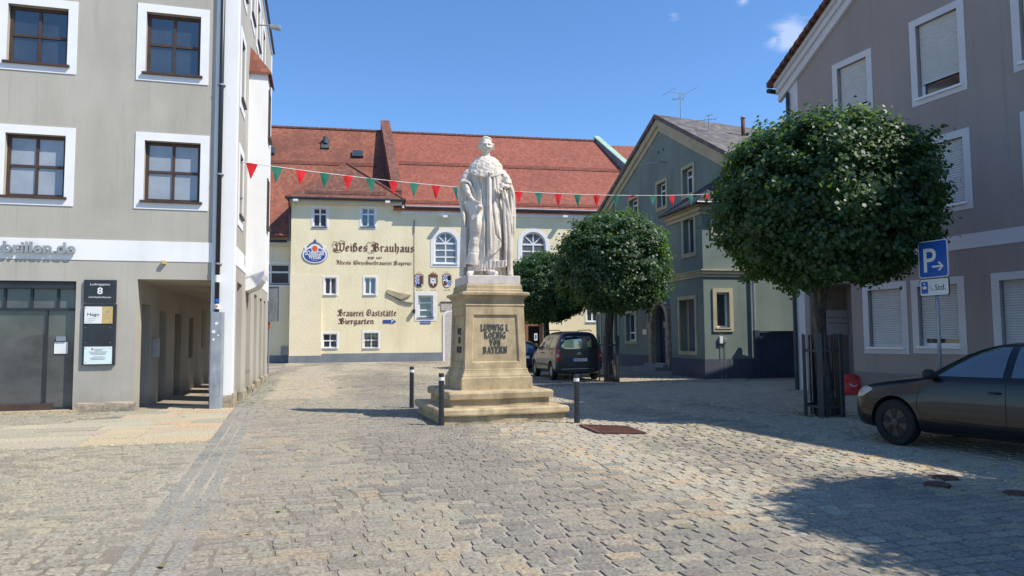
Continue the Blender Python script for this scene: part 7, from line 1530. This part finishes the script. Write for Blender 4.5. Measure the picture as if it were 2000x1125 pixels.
# ================================================================== parking sign
FP = Frame((at(1828, 600, 12.6).x, 12.6), TR); q = root('parking_sign', FP.p(0, 0), 'blue parking sign with arrow above a small white half hour plate, on a grey pole', 'sign')
z1 = at(1826, 470, 12.6).z; zm = at(1826, 543, 12.6).z; z0 = at(1826, 578, 12.6).z
g = MB(); g.tube(FP.p(0, 0, -.04), FP.p(0, z1-.04, -.04), .03, n=12); g.build('pole', MT['steel'], q, smooth=True)
def rrect(u0, u1, a, b_, r): return [(cu+r*math.cos(R(t)), cz+r*math.sin(R(t))) for cu, cz, t0 in ((u1-r, a+r, -90), (u1-r, b_-r, 0), (u0+r, b_-r, 90), (u0+r, a+r, 180)) for t in (t0, t0+45, t0+90)]
hw = .285; g = MB(); g.fpoly(FP, rrect(-hw, hw, zm+.01, z1, .04), .0, .02); g.build('rim', MT['white_sign'], q); g = MB(); g.fpoly(FP, rrect(-hw+.014, hw-.014, zm+.024, z1-.014, .035), .02, .023); g.build('blue_face', MT['blue_sign'], q)
text(FP, 'P', -.055, zm+.115, .44, MT['txt_white'], 'letter', q, d=.024, ext=.002, width=.25, off=.008)
g = MB(); za = zm+.2; g.fpoly(FP, [(-.02, za-.016), (.16, za-.016), (.16, za+.016), (-.02, za+.016)], .024, .0262)
for s in (-1, 1): g.fpoly(FP, [(.205, za), (.12, za+s*.085), (.095, za+s*.065), (.165, za)], .024, .0268+.0004*s)
g.build('arrow', MT['txt_white'], q)
g = MB(); g.fpoly(FP, rrect(-hw, hw, z0, zm-.005, .03), .0, .018); g.build('plate_rim', MT['black'], q); g = MB(); g.fpoly(FP, rrect(-hw+.012, hw-.012, z0+.012, zm-.017, .025), .018, .021); g.build('plate_face', MT['white_sign'], q)
g = MB(); g.fbox(FP, -.25, -.12, z0+.05, zm-.055, .022, .024); pc = g.build('parking_disc_symbol', MT['blue_sign'], q); g = MB(); disc(FP, g, -.185, (z0+zm)/2-.005, .045, .028, .0245, .026, 14); g.fbox(FP, -.205, -.165, zm-.105, zm-.085, .0245, .026); g.build('clock_window', MT['txt_white'], pc)
text(FP, '½', -.06, z0+.09, .11, MT['grey_box'], 'lettering', q, d=.022, ext=.002, width=.08); text(FP, 'Std.', .12, z0+.1, .105, MT['txt_black'], 'lettering', q, d=.022, ext=.002, width=.21, off=.004)
# ================================================================== bunting
A_, B_ = Vector((*(F2.p(F2.uz(470, 318)[0], 0, .02).xy), F2.uz(470, 316)[1])), Vector((*FB.p(.35, 0, .05).xy, FB.uz(1394, 380)[1]))
q = root('bunting', (A_+B_)/2, 'long string of red and green triangular flags across the square behind the statue', 'bunting')
def rope(t_): p = A_.lerp(B_, t_); p.z -= 4*t_*(1-t_)*.34; return p
g = MB(); g.path([rope(k/60) for k in range(61)], .011, 5); g.build('rope', MT['cord'], q)
cols = []; rnd = random.Random(3)
xs_ = [492, 541, 588, 635, 680, 724, 768, 809, 851, 893, 935, 974, 1013, 1052, 1090, 1128, 1165, 1203, 1236, 1275, 1312, 1349, 1380]
def tforpx(px):
    lo_, hi_ = 0, 1
    for _ in range(40):
        m_ = (lo_+hi_)/2; p = rope(m_); v = CM.inverted() @ p; X = 1000+F*v.x/-v.z
        if X < px: lo_ = m_
        else: hi_ = m_
    return lo_
for i, px in enumerate(xs_):
    t_ = tforpx(px); c = rope(t_); L = (B_-A_).length; hw_ = .152/L; a, b_ = rope(t_-hw_), rope(t_+hw_); sw = Vector((rnd.uniform(-.03, .03), rnd.uniform(-.10, .04), 0)); drop = .43
    red_ = (i % 2 == 0)
    g = MB()
    if px == 1236: tipv = c+Vector((-.18, -.1, -.13)); b_ = rope(t_+hw_*1.1)
    else: tipv = (a+b_)/2+Vector((0, 0, -drop))+sw
    n = 6; prev = None
    for k in range(n+1):
        s = k/n; l_ = a.lerp(tipv, s); r_ = b_.lerp(tipv, s); bul = Vector((.0, .02*math.sin(s*5+i), 0)); m_ = (l_+r_)/2+Vector((.0, -.03*(1-s), 0))+bul; cur = [l_, m_, r_]
        if prev:
            if k < n: g.face([prev[0], prev[1], cur[1], cur[0]]); g.face([prev[1], prev[2], cur[2], cur[1]])
            else: g.face([prev[0], prev[1], cur[1]]); g.face([prev[1], prev[2], cur[1]])
        prev = cur
    o = g.build('flag', MT['flag_red'] if red_ else MT['flag_green'], q, smooth=True, fix=False); o['label'] = 'red flag' if red_ else 'green flag'
# ================================================================== small things on the ground
cg = [gr(*p) for p in ((1170, 847), (1259, 848), (1223, 835), (1134, 832))]; q = root('drain_grate', (cg[0]+cg[2])/2, 'rusty iron grate lying in the paving right of the bollard', 'grate')
g = MB(); up = Vector((0, 0, .03))
def edge(a, b_, w_): d = (b_-a).normalized(); s = Vector((-d.y, d.x, 0))*w_; g.solid([a-s, a+s, b_+s, b_-s], [a-s+up, a+s+up, b_+s+up, b_-s+up])
for i in range(4): edge(cg[i], cg[(i+1) % 4], .03)
g.build('frame', MT['rust'], q); g = MB(); up = Vector((0, 0, .024))
for k in range(1, 14): edge(cg[0].lerp(cg[1], k/14), cg[3].lerp(cg[2], k/14), .012)
up = Vector((0, 0, .020))
for k in range(1, 9): edge(cg[0].lerp(cg[3], k/9), cg[1].lerp(cg[2], k/9), .010)
g.build('bars', MT['rust'], q)
for (px, py, s) in ((1845.5, 934, 'farther of the two together'), (1830.5, 947, 'nearer of the two together'), (1988, 965, 'alone at the right edge')):
    p = gr(px, py); q = root('valve_cap', p, 'small dark oval iron cap set in the shaded paving, '+s, 'manhole cover', 'iron caps in the paving'); g = MB(); g.lathe(p, [(.13, -.02), (.13, .016), (.115, .020)], 20); g.build('rim', MT['rust'], q); g = MB(); g.lathe(p, [(.112, -.02), (.112, .018), (.02, .019)], 20); g.build('lid', MT['dark_metal'], q)
pb = gr(1664, 771); q = root('red_bag', pb, 'bright red plastic bag standing at the corner of the mauve house', 'bag')
g = MB(); rings = []
for j in range(12):
    z = .50*j/11; s = 1-.10*abs(j/11-.4); ring = []
    for k in range(20):
        a = 2*math.pi*k/20; x = .26*s*math.copysign(abs(math.cos(a))**.5, math.cos(a)); y = .13*s*math.copysign(abs(math.sin(a))**.6, math.sin(a)); n_ = noise.noise(Vector((x*6, y*6, z*5)))
        top = (.05*math.sin(a*2+1) if j == 11 else 0); ring.append(pb+Vector((x*(1+.12*n_)-.02*(j/11), y*(1+.2*n_), z+top)))
    rings.append(ring)
g.loft(rings); g.build('sack', MT['red_bag'], q, smooth=True); g = MB(); g.path([pb+Vector((-.1, -.13, .30)), pb+Vector((-.06, -.16, .24)), pb+Vector((.02, -.165, .23)), pb+Vector((.08, -.14, .27))], .012, 6); g.build('handle', MT['txt_white'], q, smooth=True)
pf_ = pb+Vector((-.06, .55, 0)); q = root('clay_figure', pf_, 'small brown clay figure standing on a pot behind the red bag', 'figurine')
g = MB(); g.lathe(pf_, [(.09, 0), (.13, .22), (.14, .24), (.12, .25)], 14); g.build('pot', MT['stone'], q); g = MB(); g.lathe(pf_, [(.10, .25), (.11, .34), (.085, .46), (.06, .52), (.085, .58), (.075, .66), (.04, .69), (.03, .70)], 14); g.ball(pf_+Vector((0, 0, .76)), .075, 7); g.ball(pf_+Vector((-.08, 0, .56)), .045, 6, sc=(.7, .7, 1.6)); g.ball(pf_+Vector((.08, 0, .56)), .045, 6, sc=(.7, .7, 1.6)); g.build('figure', MT['terracotta'], q, smooth=True)
# fallen lime leaves and weeds in the joints
MT['fallen'] = leafmat('fallen_leaves', [(0, (.42, .36, .08)), (.5, (.30, .30, .06)), (1, (.22, .14, .06))], trans=(.3, .3, .05)); g = MB(); rnd = random.Random(12)
spots = [(rnd.gauss(5.2, 1.6), rnd.gauss(12.5, 1.9)) for _ in range(120)]+[(rnd.gauss(4.6, 1.0), rnd.gauss(9.0, 1.0)) for _ in range(60)]+[(rnd.gauss(3.5, 1.3), rnd.gauss(25, 1.6)) for _ in range(70)]+[(rnd.uniform(-4, 5), rnd.uniform(5, 13)) for _ in range(40)]
for x, y in spots:
    a = rnd.uniform(0, 6.3); L = rnd.uniform(.022, .045); e = Vector((math.cos(a), math.sin(a), 0)); s = Vector((-e.y, e.x, 0)); c = Vector((x, y, .012+rnd.uniform(0, .012)))
    g.face([c-e*L, c+s*L*.7+Vector((0, 0, .012)), c+e*L, c-s*L*.7+Vector((0, 0, .006))])
tag(g.build('fallen_leaves', MT['fallen'], fix=False), 'scattered yellow and green fallen leaves on the paving', 'leaves', kind='stuff')
MT['weed'] = leafmat('weeds', [(0, (.08, .14, .03)), (1, (.20, .22, .07))]); g = MB()
def tuft(c, n, L):
    for _ in range(n):
        a = rnd.uniform(0, 6.3); e = Vector((math.cos(a), math.sin(a), rnd.uniform(.6, 1.6))).normalized(); s = Vector((-math.sin(a), math.cos(a), 0))*L*.10; l_ = L*rnd.uniform(.5, 1.1); c2 = c+Vector((rnd.gauss(0, .03), rnd.gauss(0, .03), 0)); g.face([c2-s, c2+s, c2+e*l_+Vector((0, 0, -.2*l_))])
for k in range(60): u = rnd.uniform(0, 12.3); tuft(F2.p(u, 0, rnd.uniform(.06, .5)), 7, .07)
for k in range(10): tuft(F1.p(rnd.uniform(-6, -2.6), 0, rnd.uniform(.1, .3)), 6, .05)
for k in range(20): a = rnd.uniform(-1.25, 1.25); tuft(MC+TM*(-1.31 if k % 2 else a)+SM*(a if k % 2 else -1.31), 7, .06)
for k in range(26): tuft(b1_+Vector((rnd.gauss(0, .3), rnd.gauss(0, .3), 0)), 8, .09)
tag(g.build('weeds', MT['weed'], fix=False), 'small weeds in the joints along the walls and steps', 'weeds', kind='stuff')
